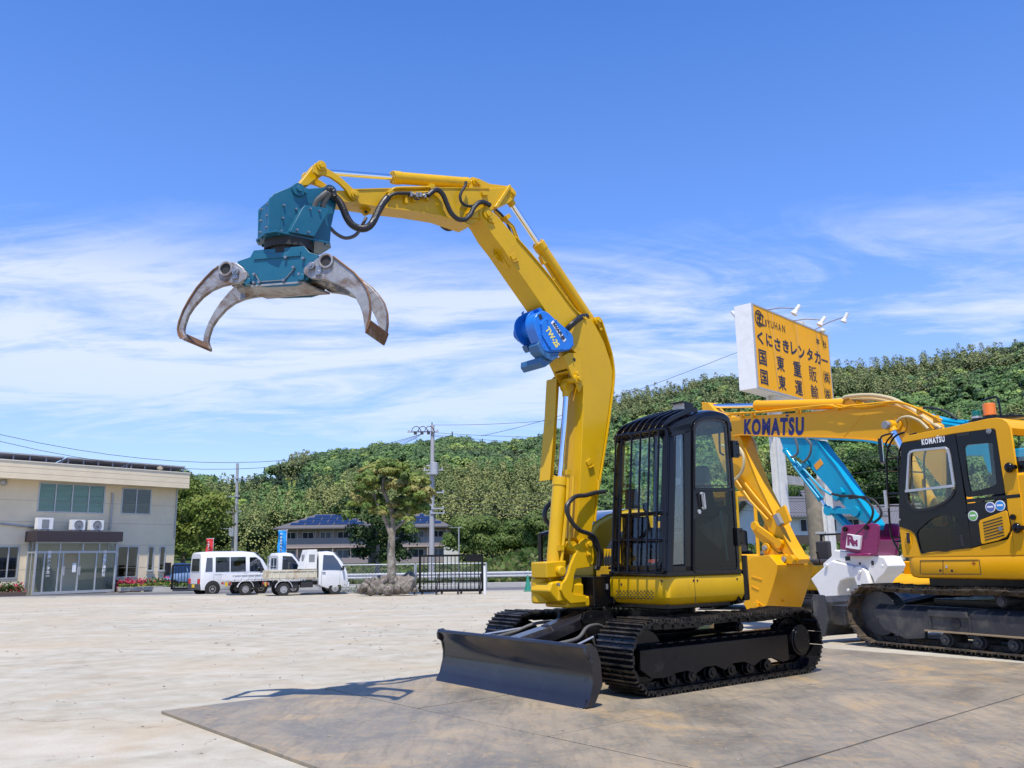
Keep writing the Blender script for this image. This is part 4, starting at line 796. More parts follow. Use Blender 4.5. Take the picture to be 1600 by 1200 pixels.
# ================================================================ CAB, GRAPPLE, WINCH
def build_cab1():
    L = m1.lat; LS = m1.lats
    def ff(z): return .56-(z-1.0)*.115
    YL, YR, XB = .28, 1.0, -.45
    c = MB()
    # sill ring and deck lip
    c.b2((-.47, .26, .986), (.575, 1.012, 1.03)); c.b2((-.45, .27, 1.03), (ff(1.03)-.005, .31, 1.10)); c.b2((-.46, .27, 1.03), (-.42, .99, 1.62)); c.b2((-.45, .27, 1.03), (.42, .295, 1.34))
    def post(a, b, w, d, rot=0):
        a = Vector(a); b = Vector(b)
        c.loft([[p+Vector((i*d/2, j*w/2, 0)) for i, j in ((-1, -1), (1, -1), (1, 1), (-1, 1))] for p in (a, b)])
    post((ff(1.03)-.03, YL+.02, 1.03), (ff(2.3)-.03, YL+.03, 2.30), .045, .06)
    # front right corner pillar, rounded in plan
    rings = []
    for z in (1.03, 1.4, 1.9, 2.3):
        f_ = ff(z); k = 0 if z < 2 else .01
        rings.append([Vector((f_-.01, YR-.09-k, z)), Vector((f_, YR-.075-k, z)), Vector((f_-.006, YR-.035-k, z)), Vector((f_-.03, YR-.008-k, z)), Vector((f_-.06, YR-k, z)), Vector((f_-.075, YR-k, z)), Vector((f_-.07, YR-.04-k, z)), Vector((f_-.04, YR-.07-k, z))])
    c.loft(rings)
    c.ext([L(1069, 674, YR), L(1079.5, 668, YR), L(1082.5, 672, YR), L(1082, 894, YR), L(1071, 894, YR)], (0, -.05, 0))
    c.ext([L(1050, 884, YR), L(1083, 884, YR), L(1083, 897, YR), L(1045, 897, YR)], (0, -.03, 0))
    c.ext([L(1050, 668, YR), L(1080, 660, YR), L(1080, 676, YR), L(1050, 682, YR)], (0, -.03, 0))
    c.ext([L(1136.5, 650, YR), L(1140.5, 654, YR), L(1149, 770, YR), L(1157, 894, YR), L(1153, 896, YR), L(1144, 765, YR)], (0, -.06, 0))
    post((XB+.02, YL+.02, 1.6), (XB+.02, YL+.03, 2.46), .045, .05); post((-.05, YL+.012, 1.3), (-.12, YL+.02, 2.42), .03, .035)
    c.b2((-.44, YL, 1.58), (-.41, .98, 1.64)); c.b2((.10, .31, 1.03), (.42, .36, 1.55))
    c.loft([[Vector((ff(2.3)-.06+a, y, 2.28+b)) for a, b in ((0, 0), (.055, 0), (.055, .045), (0, .045))] for y in (YL, YR-.05)])
    CAB = c.build('cab', M_CAB, X1, bevel=.005)
    # roof: crowned shell, rear half closed, front half open under guard bars
    def zs(x):  # side roofline
        pts = [(.42, 2.325), (.37, 2.36), (.2, 2.41), (.03, 2.48), (-.1, 2.515), (-.23, 2.54), (-.37, 2.53), (-.45, 2.50), (-.475, 2.44)]
        for (x0, z0), (x1, z1) in zip(pts, pts[1:]):
            if x <= x0 and x >= x1: return z0+(z1-z0)*(x-x0)/(x1-x0)
        return 2.44
    r_ = MB(); rings = []
    for x in (.06, 0, -.1, -.2, -.3, -.38, -.44, -.475):
        up = [Vector((x, YL+(YR-YL)*(.5-.5*math.cos(math.pi*k/14)), zs(x)-.0+.055*math.sin(math.pi*k/14)**.7)) for k in range(15)]
        rings.append([Vector((x, YL-.005, zs(x)-.07))]+up+[Vector((x, YR+.004, zs(x)-.07))])
    r_.loft(rings)
    r_.ext([L(1079, 672, YR), L(1048, 676, YR), L(1050, 667, YR), L(1062, 661.5, YR), L(1074, 657.5, YR), L(1083, 652, YR), L(1095, 647, YR), L(1117, 645, YR), L(1132, 648, YR), L(1139, 653, YR), L(1140, 660, YR), L(1134, 654.5, YR), L(1117, 650.5, YR), L(1099, 652, YR), L(1089, 656.5, YR), L(1082, 665, YR)], (0, -.05, 0))
    for y in (YL+.01, YR-.03): r_.strip([(.42, y, 2.32), (.3, y, 2.385), (.15, y, 2.44), (.03, y, 2.475)], .05, .05, (0, 1, 0))
    RF = r_.build('roof', M_CAB, CAB, bevel=.006, smooth=50)
    g = MB(); n = 8
    for i in range(n):
        y = YL+.02+(YR-YL-.10)*i/(n-1); dz = .035*math.sin(math.pi*(.15+.7*i/(n-1)))
        g.strip(smoothpath([(.455, y, 2.30), (.44, y, 2.345), (.33, y, 2.42+dz), (.2, y, 2.475+dz), (.05, y, 2.53+dz), (-.06, y, 2.545+dz)], 3), .016, .042, (0, 1, 0))
    g.tube([(.45, YL, 2.315), (.45, YR-.06, 2.32)], .018); g.build('roof_guard_bars', M_CAB, RF, bevel=.002)
    MB().loft([[Vector((x, YL+.03, z)), Vector((x, YR-.06, z)), Vector((x, YR-.06, z+.006)), Vector((x, YL+.03, z+.006))] for x, z in ((.39, 2.36), (.2, 2.44), (.05, 2.49))]).build('roof_window', M_GLSD, RF)
    # work lamp
    q = L(1063, 636, .55); w = MB(); Rm = Matrix.Rotation(R(-8), 3, 'Y')
    w.box((q.x-.03, .56, q.z-.012), (.13, .17, .10), Rm); w.box((q.x-.05, .56, q.z-.075), (.05, .06, .08)); w.box((q.x+.045, .56, q.z+.035), (.06, .185, .012), Rm)
    W = w.build('work_lamp', M_CAB, CAB, bevel=.008); MB().box((q.x+.037, .56, q.z-.012), (.01, .15, .08), Rm).build('lamp_lens', M_LAMP, W)
    # windows
    MB().loft([[Vector((ff(z), YL+.04, z)), Vector((ff(z), YR-.08, z)), Vector((ff(z)-.005, YR-.08, z)), Vector((ff(z)-.005, YL+.04, z))] for z in (1.07, 2.29)]).build('windscreen', M_GLS, CAB)
    s = MB(); pts = []
    def rr(y0, y1, z0, z1, rd, k=5):
        o = []
        for cy, cz, a0 in ((y1-rd, z1-rd, 0), (y0+rd, z1-rd, 90), (y0+rd, z0+rd, 180), (y1-rd, z0+rd, 270)):
            for i in range(k+1): a = R(a0+90*i/k); o.append((cy+rd*math.cos(a), cz+rd*math.sin(a)))
        return o
    o1 = rr(YL+.03, YR-.075, 1.06, 2.30, .10); P = [Vector((ff(z)+.004, y, z)) for y, z in o1]; P.append(P[0]); P.append(P[1]); s.strip(P, .02, .045, (1, 0, 0)); s.b2((ff(1.55), YL+.03, 1.535), (ff(1.55)+.012, YR-.08, 1.565)); s.build('windscreen_frame', M_CAB, CAB, bevel=.002)
    s = MB(); s.ext([L(1053.5, 680, YR-.01), L(1070, 676, YR-.01), L(1069.5, 881, YR-.01), L(1050, 882.5, YR-.01)], (0, -.005, 0)).build('corner_window', M_GLSB, CAB)
    MB().b2((-.03, YL+.008, 1.36), (.40, YL+.012, 2.38)).b2((-.42, YL+.008, 1.6), (-.11, YL+.012, 2.40)).build('right_window', M_GLS, CAB)
    MB().b2((-.435, YL+.04, 1.65), (-.43, YR-.04, 2.44)).build('rear_window', M_GLS, CAB)
    # door
    d = MB(); outl = [(1083.5, 890), (1083.5, 700), (1083.5, 668), (1086, 661), (1091, 656.5), (1099, 653.3), (1117, 651.8), (1129, 654), (1135, 657), (1137.5, 663), (1141, 712), (1145, 765), (1149, 830), (1152.6, 884), (1150.5, 891), (1145, 893), (1092, 893.5), (1086, 892.5)]
    P = [L(x, y, YR+.004) for x, y in outl]; d.strip(P+P[:2], .028, .034, (0, 1, 0))
    P2 = LS(YR+.002, (1083, 764.5), (1145.5, 765)); d.strip(P2, .026, .030, (0, 1, 0))
    D = d.build('door', M_CAB, CAB, bevel=.003)
    MB().ext([L(x, y, YR+.016) for x, y in ((1085.5, 669), (1088, 662.5), (1093, 658.5), (1100, 655.7), (1117, 654.4), (1128, 656.5), (1133, 659.5), (1135.3, 665), (1142, 762), (1085.5, 762))], (0, -.008, 0)).build('door_window', M_GLSM, D)
    b = MB(); A_ = [(1085.5, 671), (1087.8, 664.5), (1093, 660.2), (1100, 657.4), (1117, 656), (1127.5, 658), (1131.8, 661), (1133.8, 667), (1140.4, 759), (1086.5, 759)]; P = [L(x, y, YR+.02) for x, y in A_]; b.strip(P+P[:2], .004, .016, (0, 1, 0)); b.build('window_seal', M_SEAT, D)
    MB().ext([L(x, y, YR+.012) for x, y in ((1085.5, 767), (1143, 767), (1150.5, 888), (1147, 891), (1090, 891), (1085.5, 887))], (0, -.006, 0)).build('lower_pane', M_GLSD, D)
    MB().b2((-.40, .90, 1.06), (.10, .93, 1.44)).build('door_trim', M_DARK, D)
    MB().tube(LS(YR-.02, (1126, 797), (1127, 815), (1133, 845), (1137, 876)), .011, 8).build('grab_rail', mat('pale_teal_rail', (.25, .55, .6), .3), CAB)
    MB().ext(LS(YR-.05, (1092, 824), (1104, 818), (1118, 812), (1131, 800), (1138, 806), (1136, 845), (1126, 858), (1112, 846), (1101, 836)), (0, -.01, 0)).build('plastic_sheet', mat('dusty_plastic_sheet', (.30, .31, .30), .4, var=.5, vs=9), CAB)
    h = MB().ext([L(x, y, YR+.02) for x, y in ((1084, 767), (1106, 767), (1105, 793), (1102, 799), (1086, 811), (1084, 811))], (0, -.03, 0)).build('lock_panel', M_CAB, D, bevel=.003)
    t = MB(); t.tube(LS(YR+.045, (1094, 772), (1096, 770), (1100, 771), (1102.5, 794), (1099, 795.5), (1097.5, 793)), .008, 8); t.strip(LS(YR+.05, (1096.5, 771), (1100, 793)), .02, .010, (0, 1, 0)); t.build('door_handle', M_LGREY, D, bevel=.002)
    q = L(1092, 799.5, YR+.02); MB().disc((q.x, q.y, q.z), (0, 1, 0), .021, .02, 20).build('door_lock', M_SILV, D)
    for (x, y) in ((1142, 702), (1148.5, 839)):
        q = L(x, y, YR); t = MB().box((q.x-.03, YR+.025, q.z), (.085, .03, .17)).cyl((q.x-.085, YR+.02, q.z-.07), (q.x-.085, YR+.02, q.z+.07), .015)
        for dz in (-.055, .055): t.disc((q.x-.05, YR+.045, q.z+dz), (0, 1, 0), .010, .01, 8)
        t.build('door_hinge', M_CAB, CAB, bevel=.004)
    MB().tube(smoothpath(LS(YR-.06, (1131, 711), (1126, 708), (1124.5, 700), (1124, 672), (1126, 668), (1130, 668)), 3), .010, 8).build('grab_rail', M_RUB, CAB)
    MB().tube(smoothpath(LS(YR-.05, (1067.5, 690), (1065.5, 695), (1064.5, 725), (1066, 733), (1070, 735)), 3), .010, 8).build('grab_rail', mat('pale_blue_rail', (.3, .48, .6), .3), CAB)
    # front guard grille
    g = MB(); gq = lambda z: ff(z)+.085
    def gp(x, y, z): return m1.fwd(x, y, gq(z))
    xs = [(962.5, 955.5), (971.5, 966.5), (987.5, 980.5), (1001, 995.5), (1015, 1010), (1029.5, 1024.8), (1040.5, 1036.5)]
    for i, (xt, xb) in enumerate(xs):
        yt = 681.5-(xt-963)*.145; rd = .010 if i else .009
        g.tube([gp(xt, yt+(3 if i == 0 else 0), 2.28), gp(xb, 894-(6 if i in (0, 6) else 0), 1.03)], rd, 8)
    g.tube([gp(1041.5, 678, 2.28), gp(1037.5, 888, 1.05)], .012, 8)
    g.tube(smoothpath([gp(962.5, 690, 2.24), gp(963.5, 684, 2.27), gp(967, 681, 2.29), gp(1000, 676, 2.29), gp(1034, 670.5, 2.29), gp(1040, 672, 2.28), gp(1041.5, 678, 2.25)], 3), .011, 8)
    g.tube(smoothpath([gp(955.5, 885, 1.07), gp(956.5, 892, 1.04), gp(962, 895, 1.03), gp(1000, 895.5, 1.03), gp(1030, 895.5, 1.03), gp(1035.5, 892, 1.04), gp(1037.5, 884, 1.07)], 3), .011, 8)
    for ya, yb, z in ((804, 799, 1.57), (844.5, 842.5, 1.33)): g.tube([gp(957.5 if z < 1.5 else 972, ya, z), gp(1038.5, yb, z)], .009, 8)
    for y, z in ((.33, 1.06), (.93, 1.06), (.33, 2.28), (.90, 2.28)): g.cyl((ff(z)-.01, y, z), (gq(z), y, z), .012)
    g.build('front_guard', M_CAB, CAB)
    # interior
    s = MB(); s.box((-.12, .64, 1.33), (.46, .44, .12)); s.box((-.30, .64, 1.62), (.12, .42, .52), Matrix.Rotation(R(10), 3, 'Y')); s.box((-.35, .64, 1.96), (.09, .26, .18)); s.box((-.12, .64, 1.16), (.4, .36, .22)); s.build('seat', M_SEAT, CAB, bevel=.035, seg=3)
    s = MB()
    for y in (.40, .88):
        s.box((-.05, y, 1.36), (.42, .12, .16)); s.cyl((.13, y, 1.40), (.17, y, 1.60), .014); s.ico((.175, y, 1.64), .032, 2, (1, 1, 1.6)); s.box((-.12, y, 1.53), (.3, .07, .05))
    s.build('control_console', M_DARK, CAB, bevel=.01)
    s = MB()
    for y in (.60, .70): s.cyl((.28, y, 1.03), (.24, y, 1.42), .012); s.box((.3, y, 1.10), (.12, .07, .02), Matrix.Rotation(.5, 3, 'Y'))
    s.box((.33, .36, 1.72), (.05, .13, .19)); s.cyl((.33, .34, 1.5), (.33, .34, 1.7), .012); s.build('travel_levers', M_DARK, CAB, bevel=.003)
    MB().b2((-.42, .31, 1.031), (.48, .97, 1.045)).build('floor_mat', M_DARK, CAB)
    MB().box((.38, .72, 1.12), (.10, .2, .03)).build('floor_cloth', mat('red_cloth', (.5, .06, .02), .8), CAB)
    MB().b2((-.40, .33, 1.05), (-.2, .42, 1.95)).build('side_trim', mat('pale_trim', (.35, .36, .33), .6), CAB, bevel=.01)
build_cab1()
# ---- the grapple
GC = m1.w((3.791, -.02, 3.713)); GR = Fr((GC[0], GC[1], 0), math.degrees(math.atan2(-.982, .187)))
ZG = lambda *p: [(250+x/3.4275, 230+y/3.4275) for x, y in p]
Z6 = lambda *p: [(380+x/6, 280+y/6) for x, y in p]
def build_grapple():
    # upper housing, in the arm's own plane
    y0, y1 = -.125, .105
    H = MB(); near = [m1.lat(x, y, y1) for x, y in Z6((235, 490), (240, 205), (250, 175), (290, 135), (445, 70), (470, 52), (500, 50), (530, 72), (620, 88), (735, 78), (785, 62), (830, 65), (865, 95), (872, 150), (870, 250), (850, 330), (825, 450), (812, 640))]
    H.py(near, y1-.018, y1)
    far = [m1.lat(x, y, y1) for x, y in Z6((235, 490), (240, 215), (250, 190), (290, 165), (445, 110), (470, 52), (500, 50), (530, 72), (620, 88), (735, 78), (785, 62), (830, 65), (865, 95), (872, 150), (870, 250), (850, 330), (825, 450), (812, 640))]
    H.py(far, y0, y0+.018)
    xs = near[0].x
    H.b2((xs-.02, y0+.018, near[0].z), (xs-.004, y1-.018, near[1].z+.02)); H.b2((xs-.30, y0+.018, near[0].z), (xs-.285, y1-.018, near[0].z+.30)); H.b2((near[-1].x+.02, y0+.018, near[0].z), (near[-1].x+.035, y1-.018, near[0].z+.16))
    H.ext([(xs-.01, y0+.018, near[1].z), (xs-.01, y1-.018, near[1].z), (near[4].x, y1-.018, near[4].z-.01), (near[4].x, y0+.018, near[4].z-.01)], (-.006, 0, -.012))
    HO = H.build('log_grapple', M_TEAL, X1, bevel=.004)
    zb = near[0].z
    f2 = MB(); cxx, cyy = (near[0].x+near[-1].x)/2, (y0+y1)/2
    oc = [(.285, -.10), (.285, .10), (.235, .185), (-.235, .185), (-.285, .10), (-.285, -.10), (-.235, -.185), (.235, -.185)]
    f2.ext([(cxx+a, cyy+b, zb-.018) for a, b in oc], (0, 0, .018))
    for a, b in ((.27, -.08), (.27, 0), (.27, .08), (.2, .165), (.1, .17), (0, .17), (-.1, .17), (-.2, .165), (.2, -.165), (0, -.165)): f2.disc((cxx+a, cyy+b, zb-.024), (0, 0, 1), .010, .016, 6)
    f2.build('base_plate', M_TEAL, HO, bevel=.004)
    sp = MB()   # stiffeners, bolts
    for k, dz in enumerate((.05, .15, .25)):
        for y in (y0+.05, y1-.05): sp.disc((xs+.0, y, zb+dz), (1, 0, 0), .010, .014, 6)
    pn = [m1.lat(x, y, y1) for x, y in Z6((375, 250), (490, 285), (365, 370), (350, 490), (410, 515), (405, 245), (300, 490), (740, 580))]
    for p in pn[:5]: sp.disc((p.x, y1+.010, p.z), (0, 1, 0), .009, .03, 6)
    sp.build('housing_bolts', M_BOLT, HO); sp = MB()
    q = m1.lat(*Z6((520, 98))[0], y1+.015); sp.disc((q.x, y1+.012, q.z), (0, 1, 0), .055, .024, 24); sp.disc((q.x, y1+.03, q.z), (0, 1, 0), .024, .03, 14)
    q = m1.lat(*Z6((580, 122))[0], y1+.015); sp.disc((q.x, y1+.015, q.z), (0, 1, 0), .016, .04, 8)
    sp.build('pin_boss', M_TEAL, HO, bevel=.002); sp = MB()
    q = m1.lat(*Z6((815, 115))[0], y1+.015); sp.disc((q.x, y1+.012, q.z), (0, 1, 0), .058, .024, 24)
    sp.build('pin_boss', mat('dark_teal', (.02, .08, .11), .45, .2), HO, bevel=.002)
    # inspection panel raised a little, and hose cover
    MB().py([m1.lat(x, y, y1) for x, y in Z6((362, 240), (520, 270), (540, 300), (440, 480), (430, 520), (345, 480))], y1, y1+.006).build('inspection_panel', M_TEAL, HO, bevel=.002)
    hc = [m1.lat(x, y, .19) for x, y in Z6((432, 490), (555, 265), (575, 248), (600, 248), (790, 275), (800, 300), (665, 540), (440, 500))]
    MB().py(hc, y1, .20).build('hose_cover', M_TEAL, HO, bevel=.02)
    MB().py([m1.lat(x, y, .17) for x, y in Z6((440, 490), (660, 535), (655, 560), (450, 515))], y1+.01, .18).build('cover_opening', M_DARK, HO)
    b = MB()
    for x, y in ((625, 280), (712, 300), (500, 478), (608, 500)): p = m1.lat(*Z6((x, y))[0], .2); b.disc((p.x, .205, p.z), (0, 1, 0), .009, .03, 6)
    b.build('cover_bolts', M_BOLT, HO)
    for pts in (((668, 262), (690, 205), (730, 165), (790, 120)), ((740, 285), (755, 220), (790, 160), (815, 120))):
        wrapped_hose(HO, [m1.lat(x, y, .16+.02*i) for i, (x, y) in enumerate(Z6(*pts))], .022, mt=M_GREYHOSE)
    wrapped_hose(HO, [m1.lat(x, y, .19) for x, y in ((512, 300), (515, 297), (519, 298), (522, 307))], .028)
    # ---- lower, rotating part in its own frame, expressed in the machine's frame
    def T(v):
        w_ = GR.w(v)-m1.o; return Vector((w_ @ m1.F, w_ @ m1.L, w_[2]))
    def TB(mb): mb.v = [tuple(T(v)) for v in mb.v]; return mb
    G = GR.lat
    s = MB(); s.cyl((0, 0, 3.58), (0, 0, 3.66), .17, n=40); s.cyl((0, 0, 3.66), (0, 0, zb-.018), .20, n=40)
    for i in range(28): a = i*math.pi/14; s.disc((.185*math.cos(a), .185*math.sin(a), 3.665), (0, 0, 1), .009, .02, 6)
    TB(s).build('swivel_ring', M_DARK, HO, bevel=.003)
    yb = .165
    bod = [G(x, y, -yb) for x, y in ZG((502, 552), (770, 528), (800, 562), (850, 578), (842, 620), (795, 700), (760, 730), (722, 742), (572, 748), (522, 746), (468, 702), (452, 660), (425, 640), (412, 612), (482, 588))]
    B_ = MB(); B_.py(bod, -yb, -yb+.02); B_.py(bod, yb-.02, yb)
    core = [(-.24, 3.60), (.24, 3.60), (.30, 3.50), (.20, 3.34), (-.20, 3.34), (-.30, 3.48)]
    B_.py(core, -yb+.02, yb-.02); B_.b2((-.22, -yb-.012, 3.555), (.18, yb+.01, 3.60))
    B_.py([(.25, 3.52), (.36, 3.50), (.40, 3.46), (.33, 3.36), (.20, 3.38)], -.11, .11); B_.py([(-.25, 3.52), (-.36, 3.50), (-.40, 3.46), (-.33, 3.36), (-.20, 3.38)], -.11, .11)
    BD = TB(B_).build('grapple_body', M_TEAL, HO, bevel=.004)
    s = MB(); s.ext([(-.24, -yb-.004, 3.345), (.22, -yb-.004, 3.345), (.30, -.02, 3.31), (.30, yb, 3.345), (-.26, yb, 3.345), (-.28, 0, 3.33)], (0, 0, -.016)); TB(s).build('belly_plate', M_TINE, BD, bevel=.003)
    s = MB()
    for x, y in ((-.205, 3.43), (-.205, 3.36), (.06, 3.55), (.13, 3.46), (.05, 3.36), (-.16, 3.36), (.18, 3.40), (.21, 3.53)): s.disc((x, -yb-.012, y), (0, 1, 0), .012, .03, 6)
    pr = [(-.20, 3.43), (-.16, 3.365), (.05, 3.365), (.13, 3.45)]
    s.tube([(a, -yb-.006, b) for a, b in pr], .005, 6); TB(s).build('body_bolts', M_BOLT, BD)
    s = MB()
    for x in (-.26, .20): s = MB().box((x, -yb-.005, 3.375), (.05, .03, .05)).disc((x, -yb-.01, 3.375), (0, 1, 0), .028, .03, 14); TB(s).build('stop_block', M_TEAL, BD, bevel=.004)
    # tines: traced near arm, mirrored far arm, joined by a tube and a tip bar
    left = ZG((345, 622), (318, 638), (285, 663), (245, 703), (200, 755), (160, 815), (128, 875), (105, 935), (98, 975), (103, 1005), (115, 1025), (130, 1037), (142, 1022), (132, 1000), (127, 980), (133, 950), (150, 900), (180, 855), (225, 805), (275, 768), (330, 745), (385, 733), (430, 727), (455, 708), (460, 680), (445, 645), (415, 622), (385, 615))
    right = ZG((790, 692), (782, 665), (800, 635), (830, 605), (862, 583), (895, 577), (930, 587), (985, 630), (1040, 672), (1082, 718), (1110, 762), (1125, 815), (1128, 870), (1122, 922), (1110, 958), (1103, 996), (1097, 975), (1092, 940), (1085, 895), (1070, 850), (1045, 803), (1005, 766), (950, 735), (900, 716), (850, 708), (815, 705))
    tipl = ZG((101, 985), (100, 1003), (114, 1024), (130, 1037), (138, 1026), (124, 1010), (112, 985)); tipr = ZG((1124, 925), (1106, 965), (1099, 996), (1106, 997), (1118, 970), (1133, 928))
    for out, tip, rc, pv in ((left, tipl, (357, 655), (-.30, 3.42)), (right, tipr, (893, 612), (.27, 3.42))):
        P = [G(x, y, -.2) for x, y in out]; a = MB(); a.py(P, -.205, -.165); a.py(P, .165, .205)
        c = G(*ZG(rc)[0], -.2); cz = Vector((c.x, 0, c.z)); 
        TN = TB(a).build('grapple_tine', M_TINE, HO, bevel=.010, seg=2)
        s = MB(); s.py([G(x, y, -.2) for x, y in tip], -.215, .215); TB(s).build('tip_bar', M_RUST, TN, bevel=.008)
        s = MB(); s.pipe(cz+Vector((0, -.225, 0)), cz+Vector((0, .225, 0)), .062, .045, 32); TB(s).build('cross_tube', M_TINE, TN, bevel=.003)
        s = MB().disc(cz+Vector((0, -.2075, 0)), (0, 1, 0), .044, .006, 28); TB(s).build('tube_dark_disc', M_DARK, TN)  # dark disc closes the tube end, painted in for its shaded hollow
        for yy in (-.215, .215):
            s = MB(); px_ = G(*ZG((410, 668) if rc[0] < 500 else (815, 640))[0], -.2); s.disc((px_.x, yy, px_.z), (0, 1, 0), .030, .03, 16); s.disc((px_.x, yy*1.05, px_.z), (0, 1, 0), .014, .03, 8)
            px_ = G(*ZG((408, 695) if rc[0] < 500 else (852, 676))[0], -.2); s.disc((px_.x, yy, px_.z), (0, 1, 0), .020, .016, 12); s.box((px_.x-.0, yy*.985, px_.z+.02), (.05, .008, .08)); TB(s).build('pin_lock', M_BOLT, TN, bevel=.002)
        s = MB(); s.cyl((pv[0], -.2, pv[1]), (pv[0], .2, pv[1]), .045); sg = 1 if pv[0] > 0 else -1
        s.cyl((pv[0], -.06, pv[1]-.03), (pv[0]+sg*.10, -.06, pv[1]-.07), .03); s.cyl((pv[0], .10, pv[1]-.02), (pv[0]+sg*.12, .10, pv[1]-.06), .03); s.box((pv[0]+sg*.02, .02, pv[1]-.05), (.2, .16, .03)); s.box((pv[0]+sg*.06, -.08, pv[1]-.02), (.16, .05, .06)); TB(s).build('tine_hinge', M_TINE, TN, bevel=.004)
        # rusty worn edge bead following the inside of the bend
        seq = (out[1:11] if rc[0] < 500 else out[6:15])
        for yy in (-.2085, .2085):
            s = MB(); s.tube([(p.x, yy, p.z) for p in (G(x, y, -.2) for x, y in seq)], .0085, 6); TB(s).build('worn_edge', M_RUST, TN)
build_grapple()
def build_winch():
    Zw = lambda *p: [(800+x/6.667, 460+y/6.667) for x, y in p]
    L = lambda q, *p: [m1.lat(x, y, q) for x, y in Zw(*p)]
    cov = L(.18, (236, 300), (242, 240), (265, 198), (305, 172), (345, 168), (385, 185), (450, 248), (560, 358), (612, 398), (640, 440), (650, 495), (640, 550), (612, 580), (560, 590), (500, 600), (375, 600), (335, 580), (300, 500), (255, 390))
    W = MB().py(cov, .03, .172).build('winch', M_BLUE, X1, bevel=.014)
    MB().py(L(.185, (350, 245), (372, 240), (465, 272), (618, 405), (640, 455), (638, 535), (590, 575), (540, 578), (412, 580), (395, 560), (320, 430), (300, 300)), .168, .186).build('cover_plate', M_BLUE, W, bevel=.004)
    b = MB()
    for q in L(.19, (368, 268), (460, 272), (308, 318), (312, 420), (345, 548), (400, 545), (520, 568), (632, 525), (570, 378)): b.disc((q.x, .19, q.z), (0, 1, 0), .007, .02, 6)
    b.build('cover_bolts', M_BLUE, W)
    c = L(.06, (300, 330))[0]; d = MB(); d.cyl((c.x, -.15, c.z), (c.x, .05, c.z), .095, n=28); d.cyl((c.x, .025, c.z), (c.x, .045, c.z), .17, n=36); d.cyl((c.x, -.165, c.z), (c.x, -.145, c.z), .165, n=36); d.build('drum', M_BLUE, W, bevel=.003)
    MB().py(L(-.17, (24, 400), (35, 330), (80, 260), (108, 235), (110, 185), (128, 170), (124, 200), (138, 213), (165, 205), (200, 180), (255, 150), (330, 130), (345, 160), (300, 260), (230, 420), (185, 480), (75, 490), (30, 440)), -.19, -.172).build('hook_plate', M_BLUE, W, bevel=.003)
    MB().py(L(.17, (320, 125), (345, 120), (395, 185), (450, 250), (445, 280), (360, 200)), -.17, .10).build('mount_plate', M_BLUE, W, bevel=.003)
    f = MB(); f.py(L(.17, (290, 480), (340, 585), (380, 602), (500, 602), (480, 660), (420, 690), (360, 660), (290, 590), (270, 520)), .02, .165)
    f.py(L(.17, (330, 640), (420, 668), (462, 680), (440, 700), (380, 745), (360, 752), (325, 700)), -.19, .13); f.py(L(-.16, (110, 540), (180, 510), (240, 560), (150, 610), (125, 580)), -.175, -.10); f.build('winch_frame', M_DKBLUE, W, bevel=.006, smooth=15)
    h = MB()
    for x, y in ((235, 655), (290, 598), (145, 655)): q = m1.fwd(*Zw((x, y))[0], m1.lat(*Zw((330, 640))[0], .17).x+.07); h.disc(q, (1, 0, 0), .008, .01, 10)
    # lettering lies on the cover
    p0, p1 = L(.187, (362, 350), (478, 545)); q0, q1 = L(.187, (428, 300), (540, 468))
    def put(body, a, b, size, m_, bold, sx, nm):
        a = Vector(a); b = Vector(b); xd = b-a; xd.y = 0; t = text_mesh(body, size, bold, m_, nm, sx, thick=.0015)
        w_ = max(v.co.x for v in t.data.vertices)-min(v.co.x for v in t.data.vertices); k = xd.length/w_
        for v in t.data.vertices: v.co.x *= k
        yd = Vector((0, 1, 0)).cross(xd); place(t, (a+b)/2, xd, yd, W)
        # lettering must face +y (outwards)
        if (t.matrix_local.to_3x3() @ Vector((0, 0, 1))).y < 0: place(t, (a+b)/2, xd, -yd, W)
        return t
    put('TW-2S', p0, p1, .085, M_YINK, .003, 1, 'lettering')
    a, bb = Vector(q0), Vector(q1); xd = (bb-a).normalized(); n_ = Vector((xd.z, 0, -xd.x)); e = .022
    pl = MB(); pl.ext([a-xd*.02+n_*e, bb+xd*.02+n_*e, bb+xd*.02-n_*e, a-xd*.02-n_*e], (0, .002, 0)); pl.build('name_plate', M_WINK, W)
    t = put('IWAFUJI', a, bb, .043, M_INK, .0025, 1, 'lettering'); t.location.y += .004
    q = L(.176, (298, 232))[0]; MB().box((q.x, .174, q.z), (.04, .003, .05), Matrix.Rotation(.5, 3, 'Y')).build('warning_label', M_INK, W)
build_winch()
